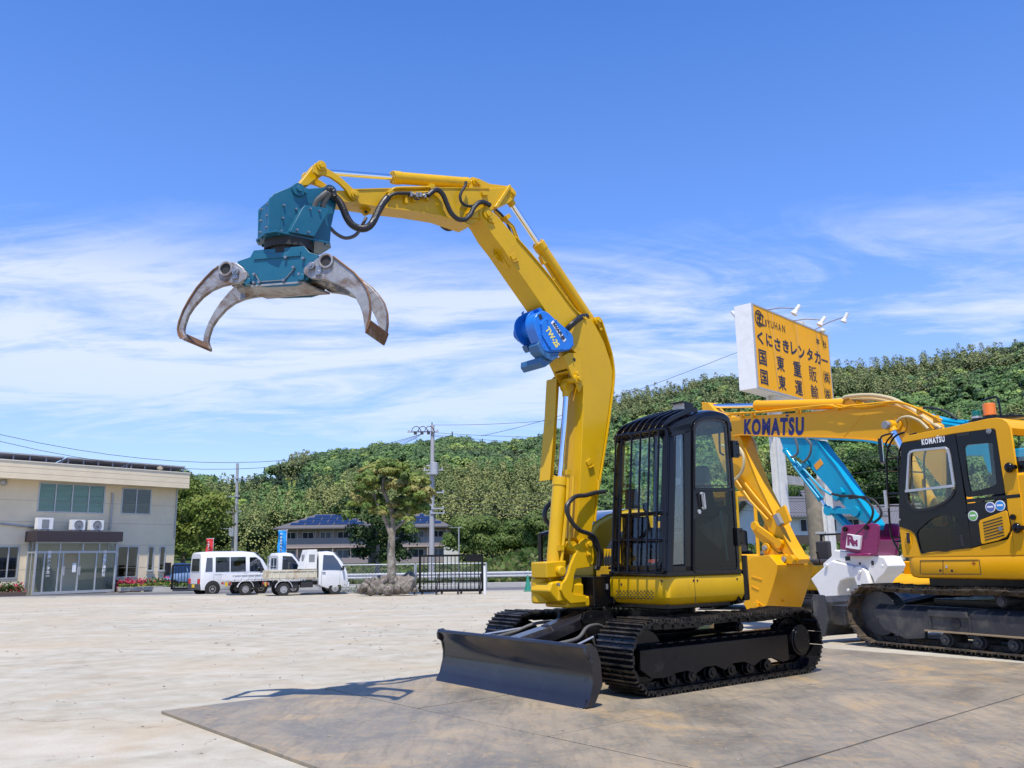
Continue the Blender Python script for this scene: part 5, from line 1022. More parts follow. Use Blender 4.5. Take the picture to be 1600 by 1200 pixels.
# ================================================================ SECOND EXCAVATOR (parked on the right)
m2 = Fr((6.3569, 10.8385, 0), 152.16)
def resample(poly, cx, cz, n=72):
    out = []
    for i in range(n):
        a = 2*math.pi*i/n; dx, dz = math.cos(a), math.sin(a); best = None
        for (x0, z0), (x1, z1) in zip(poly, poly[1:]+poly[:1]):
            ex, ez = x1-x0, z1-z0; den = dx*ez-dz*ex
            if abs(den) < 1e-12: continue
            t = ((x0-cx)*ez-(z0-cz)*ex)/den; u = ((x0-cx)*dz-(z0-cz)*dx)/den
            if t > 0 and -1e-6 <= u <= 1+1e-6 and (best is None or t > best): best = t
        out.append((cx+dx*best, cz+dz*best))
    return out
def holed(mb, outer, inner, y0, y1, mi=0, n=96):
    """plate in the x-z plane with a window opening"""
    cx = sum(p[0] for p in inner)/len(inner); cz = sum(p[1] for p in inner)/len(inner)
    # keep corners: merge angular samples with the corner directions of both outlines
    O, I = resample(outer, cx, cz, n), resample(inner, cx, cz, n); vs = []; fs = []
    for y in (y0, y1): vs += [(x, y, z) for x, z in O]+[(x, y, z) for x, z in I]
    for i in range(n):
        j = (i+1) % n
        fs += [(i, j, n+j, n+i), (2*n+i, 3*n+i, 3*n+j, 2*n+j), (i, 2*n+i, 2*n+j, j), (n+i, n+j, 3*n+j, 3*n+i)]
    mb.add(vs, fs, mi)
def XZ(vs): return [(v.x, v.z) for v in vs]
X2 = thing('excavator', 'large orange-yellow excavator at the right edge, blue lettering on its boom, bucket lowered', 'excavator', m2.o, m2.rz)
def komatsu(a, b, mt, parent, lat, hgt, fr):
    """maker lettering between two traced pixels on the plane lat"""
    A, B = fr.lat(*a, lat), fr.lat(*b, lat); xd = B-A; xd.y = 0
    t = text_mesh('KOMATSU', 1, .048, mt, 'lettering', 1, 1.2, thick=.0)
    xs = [v.co.x for v in t.data.vertices]; ys = [v.co.y for v in t.data.vertices]; k = xd.length/(max(xs)-min(xs)); q = hgt/(max(ys)-min(ys))
    for v in t.data.vertices: v.co.x = (v.co.x-(max(xs)+min(xs))/2)*k; v.co.y = (v.co.y-(max(ys)+min(ys))/2)*q
    c = (A+B)/2; place(t, (c.x, lat, c.z), xd, Vector((0, 0, 1)), parent)
    # the accent over the T
    s = MB(); xn = xd.normalized(); p = Vector((c.x, lat, c.z))+xn*xd.length*.235; yd = Vector((0, 1, 0)).cross(xn); yd = yd if yd.z > 0 else -yd
    e = hgt*.10; s.ext([p+yd*hgt*.54-xn*e, p+yd*hgt*.54+xn*e, p+yd*hgt*.76+xn*e, p+yd*hgt*.76-xn*e], (0, .001, 0)); s.build('lettering', mt, parent); return t
def build_m2():
    L = m2.lat; LS = m2.lats
    Zc = lambda *p: [(1380+x/4, 620+y/4) for x, y in p]
    pan = [(1.40, .45), (-1.85, .45), (-1.85, .22), (.70, .22), (.72, .13), (.98, .10), (1.30, .20), (1.42, .33)]
    roll = [(.46-.42*i, .13, .085) for i in range(5)]
    for y0, y1, o in ((.70, 1.25, 1), (-.70, -1.25, -1)):
        T = track_set(X2, y0, y1, 1.44, -1.85, .385, .355, 44, M_TRKD, M_FRMD, pan, roll, o, [(-.30, .60, .06), (-1.3, .6, .06)], grouser=.026, mt2=M_TRKD)
        if o > 0:
            s = MB()
            q = LS(1.18, (1422, 964), (1476, 968), (1476, 989), (1424, 987))
            s.b2((.10, 1.175, .40), (.62, 1.20, .47)); 
            for i in range(12): s.b2((.12+i*.04, 1.176, .47), (.135+i*.04, 1.19, .48))
            s.b2((.60, 1.17, .23), (.625, 1.185, .42)); s.b2((.08, 1.17, .23), (.105, 1.185, .42)); s.build('step', M_FRMD, T, bevel=.003)
            s = MB(); q = L(1493, 973.5, 1.18); s.disc((q.x, 1.178, q.z), (0, 1, 0), .062, .01, 24); q = L(1367, 968, 1.18); s.b2((q.x-.06, 1.172, q.z-.018), (q.x+.06, 1.178, q.z+.018)); s.build('access_hole', M_DARK, T)
            s = MB(); s.b2((-1.85, 1.172, .215), (.70, 1.19, .235)); s.build('frame_edge', mat('worn_frame_edge', (.30, .22, .13), .6), T, bevel=.002)
    b = MB(); b.b2((-1.1, -.7, .30), (.9, .7, .58)); b.cyl((-.2, 0, .58), (-.2, 0, .76), .62, n=40); b.build('undercarriage', M_BLK, X2, bevel=.01)
    # blade
    pr = [(2.36, .06), (2.30, .14), (2.26, .26), (2.26, .38), (2.30, .5), (2.34, .56), (2.28, .58), (2.20, .50), (2.18, .34), (2.2, .18), (2.30, .04)]
    pr = [(x, z-.0) for x, z in pr]
    s = MB().py(pr, -1.25, 1.25); s.b2((1.98, -1.1, .20), (2.22, 1.1, .46)); s.py([(2.38, .02), (2.36, .60), (2.16, .60), (2.10, .30), (2.2, .05)], 1.245, 1.275).py([(2.38, .02), (2.36, .60), (2.16, .60), (2.10, .30), (2.2, .05)], -1.275, -1.245)
    B = s.build('dozer_blade', M_FRMD, X2, bevel=.008)
    s = MB()
    for y in (-.42, .42): s.ext([(2.1, y-.09, .16), (2.1, y+.09, .16), (2.1, y+.09, .32), (2.1, y-.09, .32)], (-1.3, 0, .10))
    s.cyl((2.05, -.2, .40), (1.0, -.18, .62), .06).cyl((2.05, .2, .40), (1.0, .18, .62), .06); s.build('blade_arm', M_BLK, B, bevel=.006)
    # lower skirt
    YS = 1.2; s = MB()
    def plan(i): return [(.885-i, -1.15)]+[(.885-i-.16+.16*math.cos(R(a)), YS-i-.16+.16*math.sin(R(a))) for a in range(0, 91, 15)]+[(-1.6, YS-i), (-2.0, .95-i), (-2.15, .3), (-2.15, -.3), (-2.0, -.95), (-1.6, -1.2)]
    s.loft([[Vector((x, y, z)) for x, y in plan(q)] for z, q in ((.845, .06), (.86, .02), (.90, 0), (1.09, 0), (1.115, .01))]); SK = s.build('skirt_panel', M_Y2, X2, bevel=.004)
    s = MB()
    for a, bb in (((1438, 875.5), (1438, 897)), ((1473.5, 875), (1473.5, 897.5)), ((1530, 874.5), (1533, 897.5)), ((1438, 876), (1529, 874.8)), ((1440, 897), (1532, 897.3))):
        s.tube([L(*a, YS+.001), L(*bb, YS+.001)], .004, 6)
    for x, y in ((1469.5, 891.5), (1487.5, 892)): p = L(x, y, YS); s.disc((p.x, YS+.002, p.z), (0, 1, 0), .016, .006, 12)
    s.build('panel_seams', M_DARK, SK)
    s = MB().b2((.70, -1.1, .75), (-1.9, 1.0, .86)).build('deck_frame', M_BLK, X2)
    # body behind the cab
    s = MB(); s.b2((-.66, -1.15, 1.11), (-1.25, 1.19, 2.02)); BDY = s.build('side_housing', M_Y2, X2, bevel=.04, seg=3)
    s = MB(); s.loft([[Vector((x, y, z)) for x, y in plan(.0)[8:]] + [Vector((-1.26, -1.2, z)), Vector((-1.26, 1.2, z))][::1] for z in (1.10, 1.75, 1.86)]); s.build('counterweight', M_Y2, X2, bevel=.03)
    s = MB(); s.b2((.55, -1.15, 1.11), (-.66, -.45, 1.75)); s.build('tank_housing', M_Y2, X2, bevel=.05, seg=3)
    s = MB(); p = L(1597, 722, 1.1); s.box((p.x-.05, 1.12, p.z-.05), (.20, .1, .12)); s.tube(smoothpath([(-.75, .5, 2.60), (-.95, .5, 2.58), (-1.1, .5, 2.40), (-1.15, .5, 2.05)], 4), .16, 14); s.build('air_intake', M_BLK, X2, bevel=.01)
    # ---- cab shell
    C = MB(); Y = YS
    roof = XZ(LS(Y, *Zc((118, 272), (150, 243), (250, 222), (450, 182), (600, 148), (650, 137), (705, 131), (745, 137), (775, 156), (795, 195), (855, 605), (762, 605), (700, 205), (690, 198), (450, 229), (115, 287))))
    C.py(roof, Y-.03, Y); 
    rt = XZ(LS(Y, *Zc((118, 272), (150, 243), (250, 222), (450, 182), (600, 148), (650, 137), (705, 131), (745, 137), (775, 156), (795, 195)))); rb = [(x, z-.07) for x, z in rt[::-1]]; rb[0] = (rb[0][0]+.05, rb[0][1]); C.py(rt+rb, .30, Y-.03)
    C.py(XZ(LS(Y, *Zc((765, 604), (858, 604), (872, 720), (885, 990), (820, 990), (800, 800), (775, 700)))), Y-.03, Y)
    C.py(XZ(LS(Y, *Zc((100, 811), (155, 820), (195, 855), (215, 900), (234, 978), (552, 944), (556, 995), (122, 1003)))), Y-.03, Y)
    C.py(XZ(LS(Y, *Zc((552, 946), (610, 930), (780, 890), (800, 840), (822, 990), (556, 996)))), Y-.03, Y)
    C.b2((.80, .30, 1.11), (.86, 1.1, 1.45))
    CAB = C.build('cab', M_Y2, X2, bevel=.006)
    # black door with its two openings
    d = MB()
    W1 = Zc((163, 360), (172, 342), (200, 331), (390, 312), (408, 325), (418, 360), (450, 556), (443, 590), (420, 625), (370, 665), (300, 693), (240, 702), (195, 697), (160, 670), (148, 640), (145, 592))
    top = Zc((113, 290), (300, 262), (450, 230), (452, 260), (480, 440), (520, 700), (522, 722), (98, 770), (100, 560))
    holed(d, XZ(LS(Y+.006, *top)), XZ(LS(Y+.006, *W1)), Y-.03, Y+.006)
    W2 = Zc((215, 838), (230, 822), (300, 762), (350, 742), (430, 740), (456, 765), (455, 800), (440, 930), (428, 958), (400, 968), (245, 976), (228, 950), (208, 860))
    low = Zc((98, 770), (522, 722), (553, 945), (400, 960), (236, 982), (200, 860), (160, 822), (100, 812))
    holed(d, XZ(LS(Y+.006, *low)), XZ(LS(Y+.006, *W2)), Y-.03, Y+.006)
    D = d.build('door', M_CAB, CAB, smooth=30)
    s = MB(); P = [Vector((v.x, Y+.012, v.z)) for v in LS(Y+.012, *Zc((150, 585), (163, 360), (172, 345), (200, 336), (390, 318), (404, 328), (414, 360), (443, 552)))]; s.strip(P, .03, .028, (0, 1, 0)); s.strip([Vector((v.x, Y+.012, v.z)) for v in LS(Y+.012, *Zc((140, 590), (448, 556)))], .03, .032, (0, 1, 0)); s.build('sliding_window_frame', M_SILV, D, bevel=.002)
    s = MB(); P = LS(Y+.012, *Zc((148, 600), (150, 650), (180, 692), (225, 707), (300, 696), (370, 668), (425, 625), (446, 580))); s.strip([Vector((p.x, Y+.008, p.z)) for p in smoothpath(P, 3)], .02, .03, (0, 1, 0)); s.build('window_seal', M_RUB, D)
    MB().py(XZ(LS(Y, *W1)), Y-.012, Y-.009).build('door_window', M_GLSM, D)
    MB().py(XZ(LS(Y, *W2)), Y-.012, Y-.009).build('lower_window', M_GLSD, D)
    s = MB(); q = LS(Y, *Zc((138, 850), (175, 960))); s.ico(((q[0].x+q[1].x)/2, Y+.0, (q[0].z+q[1].z)/2), .085, 3, (.55, .22, 1.2)); s.b2((.0, 0, 0), (.001, .001, .001)) if False else None; s.build('handle_recess', M_Y2, D)
    s = MB(); q = LS(Y+.03, *Zc((143, 850), (168, 915))); s.b2((q[1].x, Y+.018, q[1].z), (q[0].x, Y+.034, q[0].z)); q = LS(Y+.01, *Zc((478, 866), (505, 934))); s.b2((q[1].x, Y+.004, q[1].z), (q[0].x, Y+.014, q[0].z)); s.build('door_handle', M_DARK, D, bevel=.006)
    # rear quarter window and black lower rear panel
    s = MB(); W3 = Zc((503, 312), (530, 300), (683, 287), (708, 545), (690, 556), (605, 582), (545, 592), (525, 500)); O3 = Zc((452, 229), (690, 199), (700, 215), (760, 603), (520, 628), (470, 330))
    holed(s, XZ(LS(Y+.003, *O3)), XZ(LS(Y+.003, *W3)), Y-.028, Y+.003); Q = s.build('quarter_panel', M_CAB, CAB, smooth=30)
    MB().py(XZ(LS(Y, *W3)), Y-.012, Y-.009).build('quarter_window', M_GLSM, Q)
    p = L(*Zc((663, 215))[0], Y); MB().disc((p.x, Y+.008, p.z), (0, 1, 0), .03, .014, 20).disc((p.x, Y+.016, p.z), (0, 1, 0), .014, .014, 14).build('latch', M_GREY, Q)
    MB().py(XZ(LS(Y, *Zc((458, 228), (538, 222), (540, 238), (460, 250)))), Y+.004, Y+.006).build('vent_slot', M_DARK, Q)
    MB().py(XZ(LS(Y, *Zc((516, 640), (855, 606), (858, 628), (518, 662)))), Y-.02, Y+.002).build('rail', M_CAB, CAB, bevel=.003)
    LP = MB().py(XZ(LS(Y+.003, *Zc((518, 668), (772, 640), (778, 705), (800, 800), (798, 850), (775, 885), (700, 905), (610, 926), (552, 944), (535, 800)))), Y-.02, Y+.004).build('lower_panel', M_CAB, CAB, bevel=.004)
    VP = MB().py(XZ(LS(Y+.01, *Zc((598, 790), (605, 772), (765, 711), (775, 715), (793, 800), (793, 840), (770, 875), (720, 897), (620, 921), (612, 910)))), Y+.002, Y+.016).build('vent_door', M_Y2, LP, bevel=.006)
    s = MB()
    for i in range(7):
        a, bb = LS(Y+.02, *Zc((622+i*2.2, 788+i*18), (742+i*2.5, 752+i*18.5))); s.strip([Vector((a.x, Y+.017, a.z)), Vector((bb.x, Y+.017, bb.z))], .004, .012, (0, 1, 0))
    s.build('vent_slots', M_DARK, VP)
    p = L(*Zc((740, 824))[0], Y); MB().disc((p.x, Y+.02, p.z), (0, 1, 0), .024, .012, 18).build('panel_lock', M_BOLT, VP)
    for (x, y), c in (((672, 690), (.10, .14, .38)), ((733, 680), (.03, .25, .62)), ((563, 744), (.16, .42, .10))):
        p = L(*Zc((x, y))[0], Y); k = MB().disc((p.x, Y+.006, p.z), (0, 1, 0), .060, .004, 32).build('round_sticker', M_WINK, LP)
        MB().disc((p.x, Y+.0085, p.z), (0, 1, 0), .050, .003, 32).build('sticker_field', mat('sticker_colour', c, .4), k)
        MB().b2((p.x-.035, Y+.0105, p.z-.006), (p.x+.035, Y+.0112, p.z+.014)).build('sticker_band', M_WINK, k)
    for x, y in ((797, 443), (845, 820)):
        p = L(*Zc((x, y))[0], Y); MB().ico((p.x, Y+.03, p.z), .055, 2, (1, .7, 1.1)).disc((p.x-.05, Y+.03, p.z), (1, 0, 0), .025, .06, 12).build('door_latch', M_BLK, CAB)
    p = L(*Zc((815, 752))[0], Y); MB().disc((p.x, Y+.012, p.z), (0, 1, 0), .032, .02, 20).build('panel_lock', M_BLK, CAB)
    # star mark
    p = L(*Zc((567, 1040))[0], YS); s = MB(); pts = [Vector((p.x+(.034 if i % 2 == 0 else .011)*math.cos(i*math.pi/4), YS+.002, p.z+(.034 if i % 2 == 0 else .011)*math.sin(i*math.pi/4))) for i in range(8)]; s.ext(pts, (0, .001, 0)); s.build('star_mark', mat('rust_mark', (.35, .07, .01), .5), SK)
    s = MB(); p = L(*Zc((397, 1062))[0], YS); s.disc((p.x, YS+.004, p.z), (0, 1, 0), .016, .008, 14); s.build('lock', M_SILV, SK)
    # windshield side: posts, far wall, rear wall
    s = MB()
    for y in (.32, 1.14): s.tube([(.83, y, 1.12), (.80, y, 1.75), (.72, y, 2.42), (.66, y, 2.52)], .035, 10)
    s.tube([(.66, .32, 2.5), (.66, 1.14, 2.5)], .03, 8); s.tube([(.83, .32, 1.2), (.83, 1.14, 1.2)], .03, 8)
    s.b2((.10, .29, 1.12), (.16, .33, 2.52)); s.b2((-.62, .29, 1.12), (-.55, .33, 2.55)); s.b2((-.60, .29, 1.12), (.80, .33, 1.55)); s.b2((-.64, .30, 1.12), (-.60, 1.17, 1.62)); s.b2((-.64, 1.10, 1.6), (-.60, 1.17, 2.5)); s.b2((-.64, .30, 1.6), (-.60, .36, 2.5))
    s.b2((-.6, .33, 1.11), (.8, 1.16, 1.14)); s.build('cab_frame', M_CAB, CAB, bevel=.004)
    MB().loft([[Vector((x, .36, z)), Vector((x, 1.11, z)), Vector((x+.004, 1.11, z)), Vector((x+.004, .36, z))] for x, z in ((.835, 1.24), (.80, 1.75), (.72, 2.44))]).build('windscreen', M_GLS, CAB)
    MB().b2((-.625, .36, 1.64), (-.62, 1.10, 2.48)).build('rear_window', M_GLS, CAB)
    s = MB(); s.box((-.10, .72, 1.42), (.5, .5, .13)); s.box((-.30, .72, 1.75), (.13, .48, .6), Matrix.Rotation(R(12), 3, 'Y')); s.box((-.38, .72, 2.15), (.1, .28, .2)); s.box((-.1, .72, 1.25), (.4, .4, .25)); s.build('seat', M_SEAT, CAB, bevel=.04, seg=3)
    s = MB()
    for y in (.48, .98): s.box((-.02, y, 1.45), (.45, .13, .2)); s.cyl((.18, y, 1.52), (.22, y, 1.72), .014); s.ico((.23, y, 1.76), .034, 2, (1, 1, 1.6))
    s.box((.60, .45, 1.75), (.06, .16, .2)); s.cyl((.6, .43, 1.2), (.6, .43, 1.7), .016); s.build('control_console', M_DARK, CAB, bevel=.01)
    # front guard bars, seen edge on, and mirror
    s = MB()
    for y in (.45, .7, .95, 1.18): s.tube(smoothpath([(.93, y, 1.13), (1.04, y, 1.35), (1.05, y, 1.6), (1.02, y, 2.2), (.98, y, 2.45), (.85, y, 2.62), (.70, y, 2.66)], 3), .013, 8)
    for z, x in ((1.35, 1.04), (1.75, 1.05), (2.2, 1.02)): s.tube([(x, .42, z), (x, 1.2, z)], .010, 6)
    for z in (1.3, 1.9, 2.35): s.tube([(1.03, 1.18, z), (.84, 1.15, z)], .012, 6)
    s.build('front_guard', M_CAB, CAB)
    s = MB().b2((1.04, 1.17, 1.72), (1.07, 1.22, 1.95)).build('guard_plate', M_SILV, CAB)
    A = L(1377, 705, 1.3); s = MB(); Rm = Matrix.Rotation(R(35), 3, 'Z')
    s.box(A, (.045, .20, .31), Rm); s.tube(smoothpath([A+Vector((0, -.02, .14)), A+Vector((-.03, 0, .19)), A+Vector((-.20, 0, .20)), (.98, 1.2, A.z+.10), (.90, 1.18, A.z-.05)], 3), .012, 8); MR = s.build('mirror', M_CAB, X2, bevel=.02, seg=3)
    n_ = Rm @ Vector((1, 0, 0)); sg = -1; MB().box(A+n_*sg*.025, (.004, .175, .285), Rm).build('mirror_glass', mat('mirror_face', (.9, .9, .9), .02, 1.0, var=0), MR)
    # roof furniture: the two beacons, a bracket, aerial
    r0 = L(1523, 660, .95); r1 = L(1543.5, 652, .95)
    s = MB(); s.b2((-.60, .6, r1.z-.03), (-.05, .98, r1.z-.01)); s.tube([(r1.x+.10, .88, r1.z+.22), (r1.x-.09, .88, r1.z+.24), (r1.x-.11, .88, r1.z+.20), (r1.x-.12, .88, r1.z-.02)], .012, 8); s.build('roof_bracket', M_CAB, CAB)
    s = MB().cyl((r0.x, .9, r0.z-.04), (r0.x, .9, r0.z+.05), .058, n=24).build('beacon', M_CAB, CAB, bevel=.005); MB().cyl((r0.x, .9, r0.z+.05), (r0.x, .9, r0.z+.075), .060, n=24).build('beacon_ring', M_SILV, s); MB().cyl((r0.x, .9, r0.z+.075), (r0.x, .9, r0.z+.145), .056, .050, 24).build('beacon_lens', mat('green_lens', (.0, .12, .09), .15, coat=.5), s, bevel=.008)
    s = MB().cyl((r1.x, .9, r1.z-.03), (r1.x, .9, r1.z+.02), .075, n=24).build('beacon', M_CAB, CAB, bevel=.005); MB().cyl((r1.x, .9, r1.z+.02), (r1.x, .9, r1.z+.17), .072, .070, 24).build('beacon_lens', mat('amber_lens', (.75, .18, .005), .15, coat=.5), s, bevel=.01)
    MB().tube([(-.72, .8, 2.62), (-.62, .8, 3.10)], .004, 6).build('aerial', M_CAB, CAB)
    komatsu((1440, 691), (1476, 685.5), M_WINK, D, Y+.009, .075, m2)
    # ---- boom
    y0, y1 = -.24, .06; K = lambda *p: [m2.lat(x, y, y1) for x, y in p]
    up = [(1142, 652), (1160, 651), (1200, 649), (1260, 645), (1300, 640.5), (1335, 636), (1372, 633), (1395, 634), (1410, 638), (1425, 645), (1440, 655), (1452, 664), (1475, 690)]
    dn = [(1470, 760), (1440, 720), (1415, 703), (1395, 694), (1365, 688), (1320, 684.5), (1270, 682.5), (1200, 681), (1160, 679.5), (1146, 682), (1139, 675), (1139, 660)]
    BO = MB().py(K(*up, *dn), y0, y1).build('boom', M_Y2, X2, bevel=.006, smooth=25)
    f_ = MB()
    for seq in (dn[3:10], up[1:12]): f_.strip([Vector((v.x, (y0+y1)/2, v.z)) for v in smoothpath(K(*seq), 3)], y1-y0+.04, .016, (0, 1, 0))
    f_.build('boom_flange', M_Y2, BO, bevel=.002)
    p = L(1402, 664, y1+.02); s = MB(); s.disc((p.x, y1+.008, p.z), (0, 1, 0), .15, .012, 32); s.disc((p.x, y1+.02, p.z), (0, 1, 0), .08, .05, 24); s.build('boom_boss', M_Y2, BO, bevel=.004)
    s = MB(); a, bb = K((1319, 692), (1352, 646)); s.tube([K((1318.5, 682))[0], K((1351, 647))[0]], .006, 6); s.build('weld_seam', M_Y2, BO)
    tip = L(1391, 664.5, .34); ft = Vector((tip.x-.62, tip.y+.0, tip.z-1.35))
    c = cylinder(X2, 'boom_cylinder', ft, tip, .085, .050, .62, M_Y2); MB().disc((tip.x, tip.y+.07, tip.z), (0, 1, 0), .055, .10, 24).build('cylinder_pin', M_GREY, c, bevel=.004)
    c = cylinder(X2, 'boom_cylinder', ft-Vector((0, .78, 0)), tip-Vector((0, .78, 0)), .085, .050, .62, M_Y2)
    # arm cylinder on the boom's back
    a = L(1328, 631, -.09); b_ = L(1104, 635, -.09); cylinder(X2, 'arm_cylinder', a, b_, .085, .042, .60, M_Y2)
    s = MB(); 
    for y in (-.20, -.02): s.py([L(x, yy, -.02) for x, yy in ((1316, 640), (1322, 628), (1330, 624), (1337, 628), (1345, 634), (1372, 634))], y, y+.025)
    s.build('boom_ear', M_Y2, BO, bevel=.004)
    s = MB()
    s.tube(smoothpath(LS(.10, (1135, 650), (1160, 646), (1250, 640), (1300, 632.5), (1340, 637), (1380, 632), (1402, 629), (1425, 635), (1450, 648), (1470, 660)), 3), .016, 8)
    s.tube(smoothpath(LS(.13, (1136, 646), (1180, 644), (1240, 638), (1290, 633), (1312, 637), (1330, 634), (1390, 628), (1408, 629), (1436, 639), (1462, 652), (1472, 656)), 3), .014, 8)
    for x, y in ((1159, 648), (1176, 648), (1247, 641), (1308, 636), (1437, 642), (1463, 655)): p = L(x, y, .09); s.box((p.x, .09, p.z), (.06, .06, .10))
    s.build('boom_pipes', M_Y2, BO)
    for pts, y, r_ in ((((1318, 622), (1330, 619), (1360, 617.5), (1385, 621), (1400, 626), (1425, 640), (1445, 654), (1470, 670)), .0, .032), (((1330, 624), (1350, 623), (1370, 624), (1395, 630), (1420, 642), (1440, 656)), -.08, .030), (((1270, 629), (1300, 625), (1325, 623), (1345, 626), (1370, 632)), -.12, .02)):
        wrapped_hose(X2, LS(y, *pts), r_, mt=M_BEIGEHOSE, ribs=False)
    wrapped_hose(X2, LS(.2, (1401, 660), (1408, 653), (1420, 651), (1432, 655), (1440, 660), (1450, 670)), .018, mt=M_BEIGEHOSE, ribs=False)
    komatsu((1162.5, 668), (1256, 665.5), M_NAVY, BO, y1+.004, .30, m2)
    # ---- arm
    ya0, ya1 = -.20, .02
    Ka = lambda *p: [m2.lat(x, y, ya1) for x, y in p]
    am = [(1092, 628), (1101, 628), (1110, 640), (1135, 652), (1147, 664), (1153, 676), (1182, 738), (1205, 784), (1230, 833), (1241, 862), (1252, 872), (1252, 882), (1240, 884), (1228, 868), (1212, 855), (1196, 838), (1185, 815), (1150, 765), (1133, 735), (1120, 700), (1110, 680), (1098, 655)]
    am = [(1096, 628), (1106, 629), (1118, 642), (1143, 650), (1149, 664), (1166, 704), (1186, 755), (1207, 798), (1228, 842), (1244, 868), (1249, 874), (1245, 880), (1234, 882), (1226, 868), (1208, 842), (1186, 800), (1150, 762), (1130, 733), (1118, 700), (1108, 665), (1097, 640)]
    AR = MB().py(Ka(*am), ya0, ya1).build('arm', M_Y2, X2, bevel=.006, smooth=25)
    s = MB(); s.strip([Vector((v.x, (ya0+ya1)/2, v.z)) for v in Ka((1149, 664), (1166, 704), (1186, 755), (1207, 798), (1228, 842), (1243, 868))], ya1-ya0+.03, .012, (0, 1, 0))
    p = Ka((1240, 874))[0]; s.cyl((p.x, ya0-.06, p.z), (p.x, ya1+.09, p.z), .075, n=24); s.build('arm_nose', M_Y2, AR, bevel=.004)
    ci, cj = L(1146, 760, .06), L(1186, 800, .06)
    a = L(1128, 712, .06); b_ = L(1205, 826, .06); cylinder(X2, 'bucket_cylinder', Vector((a.x, -.09, a.z)), Vector((L(1208, 822, -.09).x, -.09, L(1208, 822, -.09).z)), .07, .035, .7, M_Y2)
    s = MB(); s.tube(LS(.05, (1152, 740), (1180, 775), (1206, 806)), .018, 8).tube(LS(.06, (1150, 750), (1172, 782), (1200, 812)), .018, 8)
    p = L(1226, 806, ya1); s.box((p.x, ya1+.02, p.z), (.22, .05, .28), Matrix.Rotation(.4, 3, 'Y')); s.build('arm_pipes', M_Y2, AR, bevel=.004)
    s = MB(); p = L(1218, 812, ya1+.06); s.box((p.x, ya1+.08, p.z), (.10, .08, .20), Matrix.Rotation(.5, 3, 'Y')); s.build('stop_valve', M_GREY, AR, bevel=.01)
    for pts, y in (((1140, 690), (1155, 700), (1162, 715), (1160, 735), (1150, 748), (1138, 755)), .15), (((1165, 672), (1178, 690), (1182, 712), (1178, 724)), -.3), (((1128, 696), (1142, 700), (1152, 705), (1158, 712)), .1): wrapped_hose(X2, LS(y, *pts), .026, mt=M_BEIGEHOSE, ribs=False)
    # links
    e = MB()
    # link bars: (1208,821) -> (1262,849) in the photograph's right-hand crop are at x = 1208 and 1262/… traced below
    ZB = lambda x, y: (1130+x/4.615, 700+y/4.615)
    pa = L(*ZB(230, 562), .06); pb = L(*ZB(402, 686), .06)
    for y in (.06, -.24):
        e.strip([Vector((pa.x, y, pa.z)), Vector((pb.x, y, pb.z))], .05, .10, (0, 1, 0)); e.disc((pa.x, y, pa.z), (0, 1, 0), .075, .07, 22); e.disc((pb.x, y, pb.z), (0, 1, 0), .085, .07, 22)
    pc = L(*ZB(312, 720), .06)
    e.build('bucket_link', M_Y2, X2, bevel=.006)
    e = MB()
    for y in (.02, -.22): e.py([L(x, yy, .03) for x, yy in (ZB(215, 560), ZB(250, 560), ZB(300, 600), ZB(350, 650), ZB(400, 700), ZB(420, 750), ZB(380, 750), ZB(300, 700), ZB(240, 640), ZB(215, 600))], y, y+.02)
    e.build('idler_link', M_Y2, X2, bevel=.004)
    # ---- bucket: side plate seen from the left, back face seen shaded
    yb0, yb1 = -.55, .42
    side = [ZB(150, 800), ZB(205, 775), ZB(290, 745), ZB(295, 710), ZB(315, 697), ZB(340, 710), ZB(380, 745), ZB(440, 775), ZB(455, 770), ZB(480, 785), ZB(490, 815), ZB(470, 838), ZB(395, 842), ZB(330, 1100), ZB(300, 1190), ZB(190, 1186), ZB(150, 1120), ZB(140, 1000)]
    P = [m2.lat(x, y, .30) for x, y in side]
    s = MB(); body = [m2.lat(*ZB(*q), .30) for q in ((205, 785), (330, 770), (392, 842), (385, 900), (355, 1010), (325, 1100), (298, 1190), (186, 1190), (130, 1100), (100, 950), (120, 850))]
    s.py(body, -.50, .30)
    for y in (.02, -.22): s.py([m2.lat(*ZB(*q), .05) for q in ((292, 770), (292, 715), (312, 695), (342, 712), (395, 755), (440, 775), (470, 780), (482, 812), (465, 838), (400, 845))], y, y+.04)
    BK = s.build('bucket', M_Y2, X2, bevel=.01)
    for q, y in (((312, 722), .07), ((452, 803), .08)):
        p = m2.lat(*ZB(*q), .07); PB = MB().disc((p.x, y, p.z), (0, 1, 0), .085, .05, 24).build('pin_boss', M_Y2, BK, bevel=.006); MB().disc((p.x, .11, p.z), (0, 1, 0), .045, .04, 20).build('bucket_pin', M_GREY, X2, bevel=.004)
    e = MB(); 
    for a_, b__ in (((205, 925), (280, 948)), ((205, 995), (258, 1022)), ((235, 1100), (310, 1150))): e.strip([m2.lat(*ZB(*a_), .305), m2.lat(*ZB(*b__), .305)], .012, .02, (0, 1, 0))
    for q in ((240, 1130), (270, 1170)): p = m2.lat(*ZB(*q), .31); e.box(p, (.10, .06, .08))
    for q in ((428, 1110), (428, 1150), (475, 1150)): p = m2.fwd(*ZB(*q), body[5].x-.0); e.disc((p.x-.02, p.y, p.z), (1, 0, .3), .02, .04, 10)
    for k in range(5):
        y = -.46+k*.18; e.box((body[7].x+.02, y, body[7].z-.02), (.06, .09, .20))
    e.build('bucket_teeth', M_Y2, BK, bevel=.004)
build_m2()
